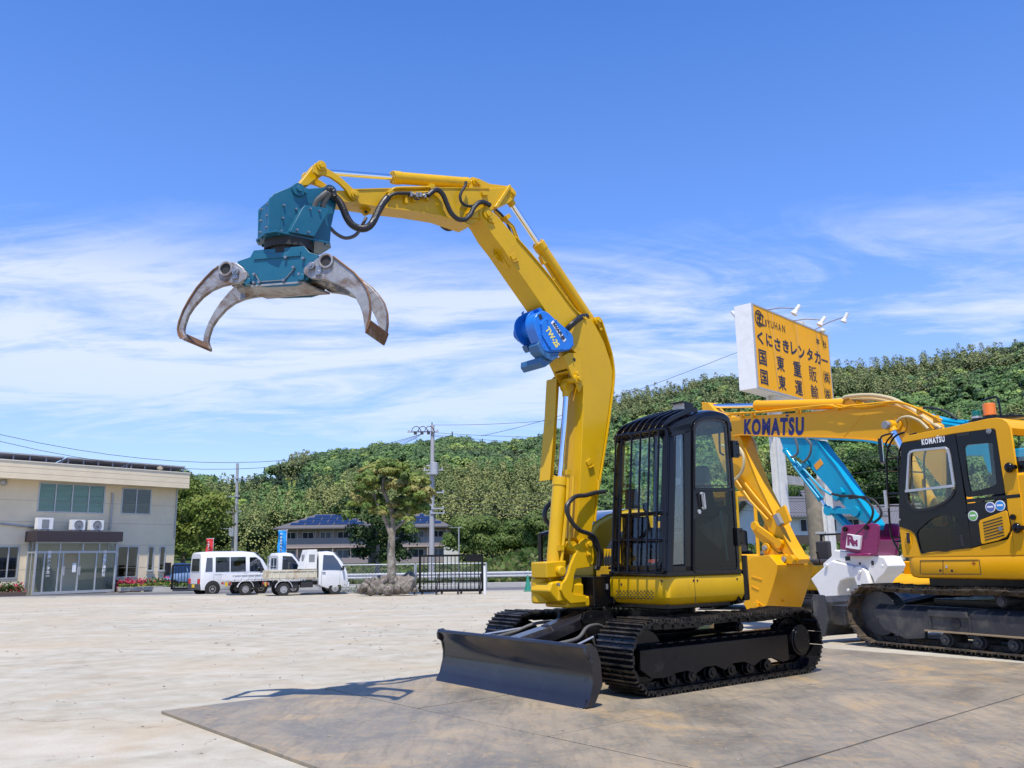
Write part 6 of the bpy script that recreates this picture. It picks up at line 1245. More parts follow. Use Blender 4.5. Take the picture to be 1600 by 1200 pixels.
# ================================================================ TURQUOISE EXCAVATOR WITH THE WHITE CRUSHER
m3o = m2.w((.55, -3.2, 0)); m3 = Fr((m3o[0], m3o[1], -.04), 152.16)
X3 = thing('excavator', 'turquoise excavator parked behind the orange-yellow one, holding a white and maroon crusher', 'excavator', m3.o, m3.rz)
def build_m3():
    L = m3.lat; LS = m3.lats
    ZT = lambda *p: [(1200+x/6, 660+y/6) for x, y in p]
    pan = [(1.3, .42), (-1.7, .42), (-1.7, .18), (1.3, .18)]
    for y0, y1, o in ((.65, 1.2, 1), (-.65, -1.2, -1)): track_set(X3, y0, y1, 1.35, -1.8, .40, .36, 40, M_TRKD, M_FRMD, pan, [(.4-.4*i, .13, .085) for i in range(4)], o, [(-.3, .6, .06)], grouser=.026)
    b = MB(); b.b2((-1, -.65, .3), (.9, .65, .6)); b.cyl((-.2, 0, .6), (-.2, 0, .8), .6, n=32); b.build('undercarriage', M_BLK, X3)
    b = MB(); pl = [(.8, -1.1), (.8, 1.15), (-1.5, 1.15), (-2, .8), (-2.1, 0), (-2, -.8), (-1.5, -1.15)]; b.loft([[Vector((x, y, z)) for x, y in pl] for z in (.82, 1.1)]); b.loft([[Vector((x, y, z)) for x, y in pl[2:]+[(-.75, -1.15), (-.75, 1.15)]] for z in (1.1, 1.9)]); b.b2((.5, -1.1, 1.1), (-.7, -.4, 1.8)); b.build('body', M_TURQ, X3, bevel=.04, seg=3)
    c = MB()
    for x, y in ((.75, .3), (.75, 1.1), (-.6, .3), (-.6, 1.1)): c.b2((x-.04, y-.04, 1.1), (x+.04, y+.04, 2.6))
    c.b2((-.66, .24, 2.56), (.8, 1.16, 2.70)); c.b2((-.64, .26, 1.1), (.79, .30, 1.5)); c.b2((-.64, 1.10, 1.1), (.79, 1.14, 1.5)); c.b2((.04, 1.08, 1.5), (.10, 1.14, 2.6)); CB = c.build('cab', M_TURQ, X3, bevel=.02)
    MB().b2((-.6, 1.115, 1.5), (.75, 1.12, 2.56)).build('cab_window', M_GLSD, CB)
    MB().box((-.1, .7, 1.5), (.5, .5, .14)).box((-.32, .7, 1.85), (.14, .48, .6)).build('seat', M_SEAT, CB, bevel=.04)
    y0, y1 = -.16, .12; K = lambda *p: [m3.lat(x, y, y1) for x, y in p]
    BO = MB().py(K((1205, 655), (1250, 652), (1330, 645), (1400, 640), (1440, 645), (1475, 654), (1508, 656), (1540, 668), (1552, 690), (1560, 730), (1545, 740), (1535, 712), (1500, 712), (1480, 700), (1440, 694), (1381, 696), (1350, 690), (1300, 687), (1215, 684)), y0, y1).build('boom', M_TURQ, X3, bevel=.008, smooth=25)
    s = MB(); s.tube(LS(.2, (1440, 650), (1475, 657), (1508, 661)), .03, 8).tube(LS(.25, (1440, 655), (1475, 662), (1500, 666)), .03, 8); s.build('boom_pipes', M_TURQ, BO)
    wrapped_hose(X3, LS(.2, (1430, 640), (1450, 637), (1475, 642), (1495, 655)), .022, mt=M_RUB, ribs=False)
    arm = ZT((105, 135), (130, 130), (470, 170), (500, 225), (560, 300), (640, 400), (720, 530), (800, 640), (860, 740), (960, 870), (1020, 965), (1010, 1010), (975, 1010), (900, 940), (800, 880), (730, 800), (640, 700), (520, 560), (410, 440), (290, 330), (180, 300), (150, 270))
    ya0, ya1 = -.13, .09; Ka = lambda *p: [m3.lat(x, y, ya1) for x, y in p]
    AR = MB().py(Ka(*arm), ya0, ya1).build('arm', M_TURQ, X3, bevel=.006, smooth=25)
    s = MB(); s.strip([Vector((v.x, -.02, v.z)) for v in Ka(*ZT((470, 175), (560, 300), (640, 400), (800, 640), (960, 870), (1015, 960)))], ya1-ya0+.04, .014, (0, 1, 0)); s.build('arm_flange', M_TURQ, AR)
    s = MB().cyl(Vector((0, 0, 0)), Vector((0, 0, .001)), .001)
    A, B = Ka(*ZT((170, 265), (565, 815))); A.y = B.y = .10
    c = cylinder(X3, 'bucket_cylinder', A, B, .060, .03, .84, M_TURQ)
    s = MB(); s.tube([Vector((v.x, .16, v.z)) for v in Ka(*ZT((260, 400), (380, 560), (500, 710)))], .026, 8); s.tube([Vector((v.x, .18, v.z)) for v in Ka(*ZT((300, 370), (420, 500), (530, 620), (620, 680)))], .022, 8)
    for q in ((370, 395), (700, 650), (330, 430), (660, 700)): v = Ka(*ZT(q))[0]; s.box((v.x, .14, v.z), (.12, .08, .12), Matrix.Rotation(.6, 3, 'Y'))
    s.build('arm_pipes', M_TURQ, AR)
    for i in range(2):
        s = MB(); 
    s = MB()
    for y in (.11, -.17):
        a, b = Ka(*ZT((570, 828), (825, 835))); s.strip([Vector((a.x, y, a.z)), Vector((b.x, y, b.z))], .05, .11, (0, 1, 0)); s.disc((a.x, y, a.z), (0, 1, 0), .10, .06, 20); s.disc((b.x, y, b.z), (0, 1, 0), .10, .06, 20)
    s.build('tilt_link', M_TURQ, X3, bevel=.006)
    s = MB(); a, b = Ka(*ZT((590, 840), (760, 1010))); s.strip([Vector((a.x, 0, a.z)), Vector((b.x, 0, b.z))], .16, .10, (0, 1, 0)); s.build('bucket_link', M_TURQ, X3, bevel=.01)
    v = Ka(*ZT((475, 395)))[0]; MB().box((v.x, ya1+.004, v.z), (.22, .006, .13), Matrix.Rotation(.55, 3, 'Y')).build('warning_label', mat('orange_label', (.75, .30, .02), .5), AR)
    for pts in (((250, 140), (275, 220), (275, 290), (240, 320), (215, 325)), ((345, 145), (400, 200), (395, 290), (360, 350), (320, 375))): wrapped_hose(X3, [m3.lat(x, y, .2) for x, y in ZT(*pts)], .024, mt=M_GREYHOSE, ribs=False)
    for pts in (((600, 670), (700, 690), (820, 690), (920, 730), (980, 810), (970, 900), (900, 990), (820, 1060)), ((760, 710), (900, 700), (1000, 740), (1060, 830), (1050, 890), (1000, 935))): wrapped_hose(X3, [m3.lat(x, y, .26) for x, y in ZT(*pts)], .024, mt=M_RUB, ribs=False)
    # ---- crusher: maroon head, white body, two jaws
    ZK = lambda *p: [(1200+x/5.217, 780+y/5.217) for x, y in p]
    Q = lambda l, *p: [m3.lat(x, y, l) for x, y in ZK(*p)]
    near = Q(.28, (600, 225), (625, 212), (700, 210), (840, 195), (885, 200), (905, 215), (900, 330), (895, 440), (880, 462), (720, 440), (585, 405), (590, 300))
    H = MB(); H.py(near, .24, .28); H.py(near, -.30, -.26); zt = near[6].z; H.py(Q(.28, (600, 330), (590, 400), (720, 438), (880, 458), (890, 380), (720, 380)), -.26, .24)
    c0 = Q(.28, (735, 425))[0]; H.cyl((c0.x, 0, near[8].z-.0), (c0.x, 0, near[8].z+.05), .40, n=32)
    H.py([(near[6].x, near[6].z), (near[6].x+.05, near[6].z), (near[8].x+.05, near[8].z), (near[8].x, near[8].z)], -.26, .24)
    CR_ = H.build('concrete_crusher', M_MAR, X3, bevel=.015)
    s = MB()
    for q in ((632, 245), (805, 230)): v = Q(.29, q)[0]; s.disc((v.x, .30, v.z), (0, 1, 0), .045, .04, 18)
    s.build('head_pin', M_BLK, CR_)
    v = Q(.33, (632, 395), (645, 283), (757, 300), (745, 413)); MB().py(XZ(v), .281, .33).build('logo_plate', M_WINK, CR_, bevel=.004)
    t = text_mesh('R', .26, .012, M_MAR, 'lettering', 1.1, thick=.001); vc = Q(.332, (672, 340))[0]; place(t, (vc.x, .332, vc.z), (-1, 0, -.10), (0, 0, 1), CR_)
    t = text_mesh('M', .15, .010, M_MAR, 'lettering', 1.1, thick=.001); vc = Q(.332, (708, 358))[0]; place(t, (vc.x, .332, vc.z), (-1, 0, -.10), (0, 0, 1), CR_)
    yq = .24
    s = MB(); s.py(Q(yq, (540, 412), (600, 420), (800, 450), (900, 462), (945, 470), (985, 545), (950, 610), (900, 650), (870, 700), (850, 640), (800, 560), (700, 545), (560, 500), (450, 560), (445, 525), (510, 470)), -.24, .24); BD = s.build('crusher_body', M_WHT, CR_, bevel=.025, seg=3)
    s = MB(); s.py(Q(yq+.06, (515, 500), (560, 510), (640, 530), (700, 545), (710, 600), (705, 640), (640, 648), (590, 670), (565, 730), (560, 820), (435, 822), (395, 730), (345, 650), (400, 600), (450, 555)), -.30, .30); J = s.build('crusher_jaw', M_WHT, CR_, bevel=.03, seg=3)
    s = MB(); s.py(Q(yq+.07, (705, 545), (755, 540), (800, 590), (825, 680), (830, 745), (820, 850), (740, 850), (735, 740), (700, 650), (690, 580)), -.16, .31); J2 = s.build('crusher_jaw', M_WHT, CR_, bevel=.03, seg=3)
    s = MB(); s.py(Q(-.1, (850, 600), (900, 590), (940, 660), (945, 740), (900, 800), (800, 860), (740, 840), (720, 740), (800, 700)), -.28, -.05); s.build('crusher_jaw', M_WHT, CR_, bevel=.03, seg=3)
    s = MB()
    for q, r_ in (((742, 592), .035), ((470, 538), .035), ((920, 545), .035), ((648, 740), .025)): v = Q(yq+.1, q)[0]; s.disc((v.x, yq+.085, v.z), (0, 1, 0), r_, .03, 18)
    s.build('jaw_pin', M_WHT, J, bevel=.003)
    s = MB()
    for q, w, h in (((648, 483), .11, .08), ((747, 525), .04, .04), ((850, 520), .05, .08)): v = Q(yq+.01, q)[0]; s.box((v.x, yq+.004, v.z), (w, .012, h))
    s.build('body_opening', M_DARK, BD)
build_m3()
# ================================================================ SMALL MACHINES BEHIND
def mini(px, py, Y, rz, body, label, cab=False, s=1.0):
    p = at(px, py, Y); r = thing('mini_excavator', label, 'mini excavator', (p[0], p[1], gz(Y)), rz)
    r.scale = (s, s, s)
    for y in (-.62, .62):
        t = MB(); prof = []
        for i in range(24):
            a = i*math.pi/12; prof.append((.70*(1 if math.cos(a) > 0 else -1)+.20*math.cos(a), .21+.20*math.sin(a)))
        t.py(prof, y-.14, y+.14)
        for i in range(26):
            x = -.85+i*.068; t.b2((x, y-.145, .40), (x+.03, y+.145, .425)); t.b2((x, y-.145, 0), (x+.03, y+.145, .02))
        t.build('rubber_track', M_RUB, r, bevel=.01)
    MB().b2((-.5, -.5, .2), (.5, .5, .42)).cyl((0, 0, .4), (0, 0, .52), .32).build('undercarriage', M_BLK, r)
    MB().loft([[Vector((x, y, z)) for x, y in ((.62, -.68), (.62, .68), (-.5, .7), (-.85, .45), (-.92, 0), (-.85, -.45), (-.5, -.7))] for z in (.50, .72, .76)]).b2((-.9+.08, -.52, .74), (-.35, .52, 1.10)).b2((.1, .36, .74), (.5, .62, 1.05)).b2((.1, -.62, .74), (.5, -.36, 1.05)).build('body', body, r, bevel=.04, seg=3)
    MB().box((-.12, 0, 1.12), (.42, .44, .11)).box((-.34, 0, 1.36), (.11, .42, .46)).box((-.12, 0, .92), (.3, .3, .3)).build('seat', M_SEAT, r, bevel=.04, seg=3)
    k = MB()
    for y in (-.42, .42): k.cyl((.2, y, 1.0), (.26, y, 1.30), .014); k.ico((.27, y, 1.33), .035, 2)
    k.cyl((.5, -.1, .75), (.48, -.1, 1.25), .014).cyl((.5, .1, .75), (.48, .1, 1.25), .014); k.build('control_lever', M_BLK, r)
    k = MB(); k.b2((1.18, -.75, .03), (1.22, .75, .34)).b2((.4, -.45, .14), (1.18, -.37, .24)).b2((.4, .37, .14), (1.18, .45, .24)); k.build('dozer_blade', M_BLK, r, bevel=.01)
    if cab:
        k = MB()
        for x, y in ((.58, -.5), (.58, .5), (-.72, -.5), (-.72, .5)): k.b2((x-.035, y-.035, .74), (x+.035, y+.035, 2.28))
        k.b2((-.78, -.56, 2.26), (.66, .56, 2.38)); c = k.build('cab', body, r, bevel=.02); MB().b2((-.7, .49, 1.1), (.56, .50, 2.26)).b2((-.7, -.50, 1.1), (.56, -.49, 2.26)).build('cab_window', M_GLSD, c); MB().b2((-.72, -.52, .74), (.62, .52, 1.1)).build('cab_lower', M_BLK, c, bevel=.01)
    else:
        k = MB(); k.tube([(-.75, -.5, .8), (-.78, -.5, 1.75), (-.78, .5, 1.75), (-.75, .5, .8)], .035, 8); k.build('roll_bar', M_BLK, r)
        MB().tube([(.62, 0, .6), (1.1, 0, .95), (1.5, 0, .62)], [.09, .10, .07], 8).ext([(1.42, -.2, .6), (1.7, -.2, .5), (1.6, -.2, .1), (1.4, -.2, .15)], (0, .4, 0)).build('boom', body, r, bevel=.01)
    return r
mini(1276, 935, 19.5, R(205), M_Y2, 'small yellow excavator with a black seat, seen between the yellow bucket and the white crusher', s=.95)
MB_ = mini(1392, 935, 21, R(20), M_Y2, 'small yellow excavator with a black seat, half hidden behind the white crusher', s=1.0)
mini(1163, 918, 21.5, R(62), M_Y2, 'small yellow excavator with a closed cab just behind the black cab of the big one', cab=True, s=1.15)
# ================================================================ BUILDINGS
M_STUC = mat('cream_stucco', (.82, .69, .48), .85, var=.06, vs=1.2, spec=.2, bump=.15, bs=30, dirt=(.72, .59, .40), ds=.9, da=(.5, .8))
M_BROWN = mat('brown_canopy_panel', (.045, .032, .035), .5)
M_ALU = mat('aluminium_frame', (.50, .51, .52), .35, .4)
M_GLW = glass('window_glass', (.74, .78, .77), .05, .01)
M_CURT = mat('green_curtain', (.30, .55, .46), .8, var=.1, vs=2)
M_GCURT = mat('grey_curtain', (.16, .15, .15), .8)
M_ROOM = mat('dark_room', (.035, .035, .035), .9)
M_SOLAR = mat('solar_cell', (.012, .02, .06), .15, .2, coat=.6)
M_SOLB = mat('solar_panel_underside', (.22, .22, .27), .6)
def hf(px, py, Y, ang):  # frame whose x = facade normal, y = along the facade to the right/away
    p = at(px, py, Y); return Fr((p[0], p[1], p[2]), ang)
of = hf(269, 919.5, 50.0, -52.6)
def window(parent, x, y0, y1, z0, z1, panes=2, glassm=None, back=None, fm=None, name='window', fw=.06, curtain=None):
    s = MB(); fm = fm or M_ALU
    s.b2((x-.02, y0, z0), (x+.035, y1, z0+fw)).b2((x-.02, y0, z1-fw), (x+.035, y1, z1)).b2((x-.02, y0, z0+fw), (x+.035, y0+fw, z1-fw)).b2((x-.02, y1-fw, z0+fw), (x+.035, y1, z1-fw))
    for i in range(1, panes): yy = y0+(y1-y0)*i/panes; s.b2((x-.02, yy-fw*.5, z0+fw), (x+.032, yy+fw*.5, z1-fw))
    f = s.build(name, fm, parent, bevel=0); MB().b2((x-.004, y0+fw*.5, z0+fw*.5), (x+.002, y1-fw*.5, z1-fw*.5)).build('pane', glassm or M_GLW, f, smooth=0)
    if curtain: MB().b2((x-.05, y0+.02, z0+.02), (x-.035, y1-.02, z1-.02)).build('curtain', curtain, f)
    return f
def wall_with_holes(x0, x1, y0, y1, z0, z1, holes):
    """solid wall slab with rectangular openings (y0,y1,z0,z1)"""
    s = MB(); ys = sorted({y0, y1, *[h[0] for h in holes], *[h[1] for h in holes]}); zs_ = sorted({z0, z1, *[h[2] for h in holes], *[h[3] for h in holes]})
    for a, b in zip(ys, ys[1:]):
        run = None
        for c, d in zip(zs_, zs_[1:]):
            open_ = any(h[0] <= a and b <= h[1] and h[2] <= c and d <= h[3] for h in holes)
            if open_:
                if run: s.b2((x0, a, run[0]), (x1, b, run[1])); run = None
            else: run = (run[0], d) if run else (c, d)
        if run: s.b2((x0, a, run[0]), (x1, b, run[1]))
    return s
def office():
    X = thing('office_building', 'two-storey cream stucco office with a glass entrance and solar panels on its flat roof', 'building', of.o, of.rz)
    F = lambda x, y, q=0: of.fwd(x, y, q)
    def rect(x0, y0, x1, y1, q=0): a = F(x0, y0, q); b = F(x1, y1, q); return min(a.y, b.y), max(a.y, b.y), min(a.z, b.z), max(a.z, b.z)
    W4 = rect(57, 800, 165, 759); W2 = rect(188, 803, 237, 764.5); G1 = rect(-8, 905, 31, 853); S1 = rect(229, 892, 241, 853.5); S2 = rect(247, 892, 259, 853.5); G2 = rect(180, 903, 217, 853)
    zt = F(271, 764, 0).z; zf = F(297, 740, .9).z; yl = -34.
    holes = [W4, W2, G1, S1, S2, G2]
    s = wall_with_holes(-.25, 0, yl, 0, -.6, zt+.3, holes); s.b2((-11, -.25, -.6), (-.25, 0, zt+.3)); s.b2((-11.2, yl, -.6), (-11, 0, zt+.3)); s.build('wall', M_STUC, X, smooth=0)
    yr = F(297, 741, .9).y
    z_b, z_t = F(295.8, 763.3, .9).z, F(296.9, 740, .9).z
    s = MB().b2((-12, yl, z_b), (.9, yr, z_b+.12)).b2((.72, yl, z_b+.12), (.9, yr, z_t)).b2((-12, yr-.18, z_b+.12), (.72, yr, z_t)); FA = s.build('parapet', M_STUC, X, bevel=.01)
    MB().b2((-12, yl, z_t-.25), (.72, yr-.18, z_t-.15)).build('roof_deck', M_CONC, X)
    MB().b2((.68, yl, z_t), (.93, yr+.03, z_t+.05)).b2((-12, yr-.2, z_t), (.68, yr+.03, z_t+.05)).build('parapet_cap', mat('cream_cap', (.75, .69, .57), .6), FA)
    s = MB()
    for q in (.33, .66): s.b2((.9, yl, z_b+(z_t-z_b)*q), (.903, yr, z_b+(z_t-z_b)*q+.012))
    for z in (1.2, 2.4, 3.55, 4.6, 5.6): s.b2((.0, yl, z), (.004, 0, z+.014))
    s.build('panel_joint', mat('joint_line', (.36, .32, .25), .9), X)
    s = MB().b2((-10.8, yl, -.55), (-.3, -.3, -.5)).b2((-10.8, yl, zt*.5), (-.3, -.3, zt*.5+.15)).b2((-6, yl, -.5), (-5.9, -.3, zt)); s.build('interior', M_ROOM, X)
    for w_, n, c in ((W4, 4, M_CURT), (W2, 2, M_GCURT), (G1, 2, None), (S1, 1, None), (S2, 1, None), (G2, 2, None)): window(X, .0, *w_, n, curtain=c)
    for w_ in (S1, S2): MB().b2((.036, w_[0]-.06, w_[2]-.05), (.09, w_[1]+.06, w_[2])).build('sill', M_ALU, X)
    # entrance box
    ex = .95; a = F(50, 925, ex); b = F(179, 921.5, ex); y0, y1 = a.y, b.y; z0 = min(a.z, b.z)-.1; zt_ = F(60, 845, ex).z
    zb2 = F(56, 863, ex).z; ztop = F(58, 846, ex).z
    s = MB(); fw = .09
    for y in (y0, y1-fw): s.b2((ex-fw, y, z0), (ex, y+fw, ztop)); s.b2((.0, y, z0), (fw, y+fw, ztop))
    s.b2((ex-fw, y0+fw, zb2-.05), (ex, y1-fw, zb2+.06)); s.b2((ex-fw, y0+fw, ztop-.08), (ex, y1-fw, ztop)); s.b2((ex-fw, y0+fw, z0), (ex, y1-fw, z0+.13))
    n_ = 4
    for i in range(1, 4): yy = y0+(y1-y0)*(.285, .56, .765)[i-1]; s.b2((ex-fw, yy-.035, zb2+.06), (ex, yy+.035, ztop-.08))
    for yy in (y0+(y1-y0)*.11, y0+(y1-y0)*.28, y0+(y1-y0)*.33, y0+(y1-y0)*.52, y0+(y1-y0)*.74): s.b2((ex-fw*.9, yy-.035, z0+.13), (ex-.005, yy+.035, zb2-.05))
    for y in (y0, y1-fw):
        s.b2((fw, y+.02, zb2-.05), (ex-fw, y+fw-.02, zb2+.06)); s.b2((.45, y+.02, z0), (.50, y+fw-.02, ztop))
    EN = s.build('entrance', M_ALU, X, bevel=.006)
    MB().b2((ex-.05, y0+fw, z0+.1), (ex-.045, y0+(y1-y0)*.33, ztop-.05)).build('entrance_glass', M_GLW, EN); MB().b2((ex-.05, y0+(y1-y0)*.52, z0+.1), (ex-.045, y1-fw, ztop-.05)).build('entrance_glass', M_GLW, EN); MB().b2((ex-.05, y0+(y1-y0)*.33, zb2), (ex-.045, y0+(y1-y0)*.52, ztop-.05)).build('entrance_glass', M_GLW, EN)
    gcl = glass('clear_window', (.75, .8, .8), .1); MB().b2((fw, y0+.04, z0), (ex-fw, y0+.045, ztop)).build('entrance_glass', gcl, EN); MB().b2((fw, y1-.045, z0), (ex-fw, y1-.04, ztop)).build('entrance_glass', gcl, EN)
    s = MB()
    for yy in (y0+(y1-y0)*.345, y0+(y1-y0)*.535): s.b2((ex+.005, yy-.02, z0+.9), (ex+.05, yy+.02, z0+1.35))
    s.build('door_pull', M_ALU, EN)
    for k, f in enumerate((.16, .84)):
        t = text_mesh(['国\n東\nレ\nン\nタ\nカ\nー', '国\n東\n重\n販\n運\n輸\n社'][k], .19, .006, M_WINK, 'lettering', 1.0, thick=.001); place(t, (ex+.012, y0+(y1-y0)*f, z0+1.45), (0, 1, 0), (0, 0, 1), EN)
    MB().b2((ex+.008, y0+(y1-y0)*.445, z0+1.05), (ex+.012, y0+(y1-y0)*.49, z0+1.5)).build('notice', M_WINK, EN)
    s = MB().b2((.02, y0+.5, z0), (.5, y1-.5, z0+.05)); s.build('threshold', M_CONC, EN)
    cx = 1.25; ca, cb = F(56.5, 845, cx), F(193, 830, cx); czb, czt = ztop, F(58, 829, cx).z
    MB().b2((.004, ca.y, czb), (cx, cb.y, czt)).build('canopy', M_BROWN, X, bevel=.02)
    for i, (xa, xb, grill) in enumerate(((57, 83, 1), (111, 133, 0), (140, 162, 0))):
        q = F(xa, 827, .7), F(xb, 814, .7); ya, yb_ = q[0].y, q[1].y; A = thing('air_conditioner_unit', ['white outdoor unit with a square grille, leftmost on the brown entrance canopy', 'white outdoor unit with a round fan, in the middle on the brown entrance canopy', 'white outdoor unit with a round fan, rightmost on the brown entrance canopy'][i], 'air conditioner', of.w((.6, (ya+yb_)/2, czt+.03)), of.rz, 'air conditioner units on the entrance canopy')
        w_ = (yb_-ya)/2; h = .62 if i == 0 else .56; MB().b2((-.16, -w_, .05), (.16, w_, h)).b2((-.14, -w_*.8, 0), (.14, -w_*.6, .05)).b2((-.14, w_*.6, 0), (.14, w_*.8, .05)).build('casing', M_WHT, A, bevel=.012)
        if grill: MB().b2((.16, -w_*.45, .10), (.17, w_*.45, h-.08)).build('grille', M_GREY, A)
        else: MB().pipe((.16, 0, h*.5+.03), (.18, 0, h*.5+.03), .23, .21, 28).disc((.163, 0, h*.5+.03), (1, 0, 0), .21, .01, 28).disc((.185, 0, h*.5+.03), (1, 0, 0), .06, .02, 14).build('fan_grille', M_GREY, A)
    # roof panels
    for i, (xa, xb) in enumerate(((-20, 88), (93, 189), (192, 277))):
        q0, q1 = F(xa, 712+xa*.0, -.6).y, F(xb, 712, -.6).y; P = thing('solar_panel_row', ['leftmost row of tilted solar panels on the office roof', 'middle row of tilted solar panels on the office roof', 'rightmost row of tilted solar panels on the office roof'][i], 'solar panel', of.w((-.6, (q0+q1)/2, z_t-.15)), of.rz, 'solar panel rows on the office roof'); w_ = (q1-q0)/2; s = MB()
        s.ext([(-.5, -w_, .95), (1.15, -w_, .42), (1.15, -w_, .37), (-.5, -w_, .90)] if False else [(-1.6, -w_, .18), (.9, -w_, .60), (.9, -w_, .55), (-1.6, -w_, .13)], (0, 2*w_, 0)); s.ext([(-1.6, -w_, .125), (.9, -w_, .545), (.9, -w_, .54), (-1.6, -w_, .12)], (0, 2*w_, 0), 1); s.b2((.9, -w_, .545), (.93, w_, .61), 2); s.build('panel', [M_SOLAR, M_SOLB, M_LGREY], P)
        s = MB()
        for k in range(5): yy = -w_*.95+2*w_*.95*k/4; s.b2((.80, yy-.03, 0), (.86, yy+.03, .54)); s.b2((-1.5, yy-.03, 0), (-1.44, yy+.03, .13)); s.b2((-1.5, yy-.03, .0), (.86, yy+.03, .05))
        s.build('rack', M_SOLB, P)
    s = MB(); p = F(247, 731, .3); s.ico((.5, p.y, z_t+.22), .16, 2, (1.2, 1, .7)); s.cyl((.5, p.y, z_t), (.5, p.y, z_t+.2), .05); s.build('roof_vent', mat('tan_vent', (.45, .38, .28), .6), X)
    p = F(4, 754, .05); MB().ico((.16, p.y, p.z), .17, 3, (.9, 1, 1)).cyl((0, p.y, p.z+.1), (.2, p.y, p.z+.1), .1).build('vent_hood', M_LGREY, X)
    a = F(176, 771, .08); b = F(171, 828, .08); s = MB().tube([(.02, a.y, a.z), (.10, a.y, a.z), (.10, a.y, b.z)], .05, 8).tube([(.06, -.10, zt), (.06, -.10, 2.8)], .035, 8).tube([(.06, F(0, 822, .06).y, F(0, 818, .06).z), (.06, F(55, 824, .06).y, F(55, 824, .06).z)], .05, 8); s.build('downpipe', M_LGREY, X)
    s = MB(); 
    for x in (260, 264.5): q = F(x, 889, .06); s.b2((0, q.y-.07, q.z-.35), (.10, q.y+.07, q.z+.35))
    s.build('meter_box', M_DARK, X)
    # planters and azaleas
    def bed(nm, ya, yb_, xq, lb, seed):
        base = of.w((xq, (ya+yb_)/2, -.0)); B = thing(nm, lb, 'flower bed', base, of.rz, 'azalea beds along the office'); w_ = (yb_-ya)/2
        MB().b2((-.45, -w_, -.35), (.35, w_, .18)).build('planter_wall', mat('brown_block', (.13, .09, .07), .85), B, bevel=.01); g = np.random.default_rng(seed); n = int(2600*w_/3)
        p = np.stack([g.uniform(-.42, .30, n), g.uniform(-w_, w_, n), .20+g.uniform(0, .50, n)*(1-.5*np.abs(np.sin(g.uniform(0, 3, n))))], 1); nn = g.normal(size=(n, 3)); nn[:, 2] += .8; nn[:, 0] += .5; nn /= np.linalg.norm(nn, axis=1)[:, None]
        pink = (np.sin(p[:, 1]*2.1+seed)+g.normal(size=n)*.7 > .0)[:, None]; ti = np.where(pink, np.array([[.60, .045, .12]]), np.array([[.06, .11, .025]]))*g.uniform(.6, 1.2, (n, 1)); o = leaf_mesh('azaleas', p, nn, g.uniform(.06, .14, n), ti, M_LEAF); o.parent = B
    q0, q1 = F(183, 916, .9).y, F(268, 916, .9).y; bed('azalea_bed', q0, q1-.1, .9, 'long pink azalea bed right of the glass entrance', 3); q0, q1 = F(-12, 920, .9).y, F(36, 920, .9).y; bed('azalea_bed', q0, q1, .9, 'short pink azalea bed left of the glass entrance', 5)
    for i in range(5):
        q0, q1 = F(186+i*17.6, 922, 1.6).y, F(202.5+i*17.6, 922, 1.6).y; z0_ = F(200, 923.5, 1.6).z; P = thing('flower_planter', 'pale concrete trough planter in the row before the right azalea bed, '+['first from the entrance', 'second from the entrance', 'middle one of five', 'fourth from the entrance', 'last one'][i], 'planter', of.w((1.6, (q0+q1)/2, z0_)), of.rz, 'trough planters before the azalea bed'); w_ = (q1-q0)/2
        MB().loft([[Vector((a*k, b*w_*(.93+.07*k), z)) for a, b in ((-.17, -1), (.17, -1), (.17, 1), (-.17, 1))] for z, k in ((0, .8), (.17, 1), (.19, 1.06), (.20, 1.06))]).build('trough', M_CONC, P, bevel=.008)
        g = np.random.default_rng(i); n = 150; o = leaf_mesh('plants', np.stack([g.uniform(-.14, .14, n), g.uniform(-w_*.9, w_*.9, n), .2+g.uniform(0, .16, n)], 1), (lambda v: v/np.linalg.norm(v, axis=1)[:, None])(g.normal(size=(n, 3))), g.uniform(.05, .11, n), np.where(g.uniform(size=(n, 1)) < .85, np.array([[.10, .16, .03]]), np.array([[.6, .5, .1]]))*g.uniform(.7, 1.3, (n, 1)), M_LEAF); o.parent = P
office()
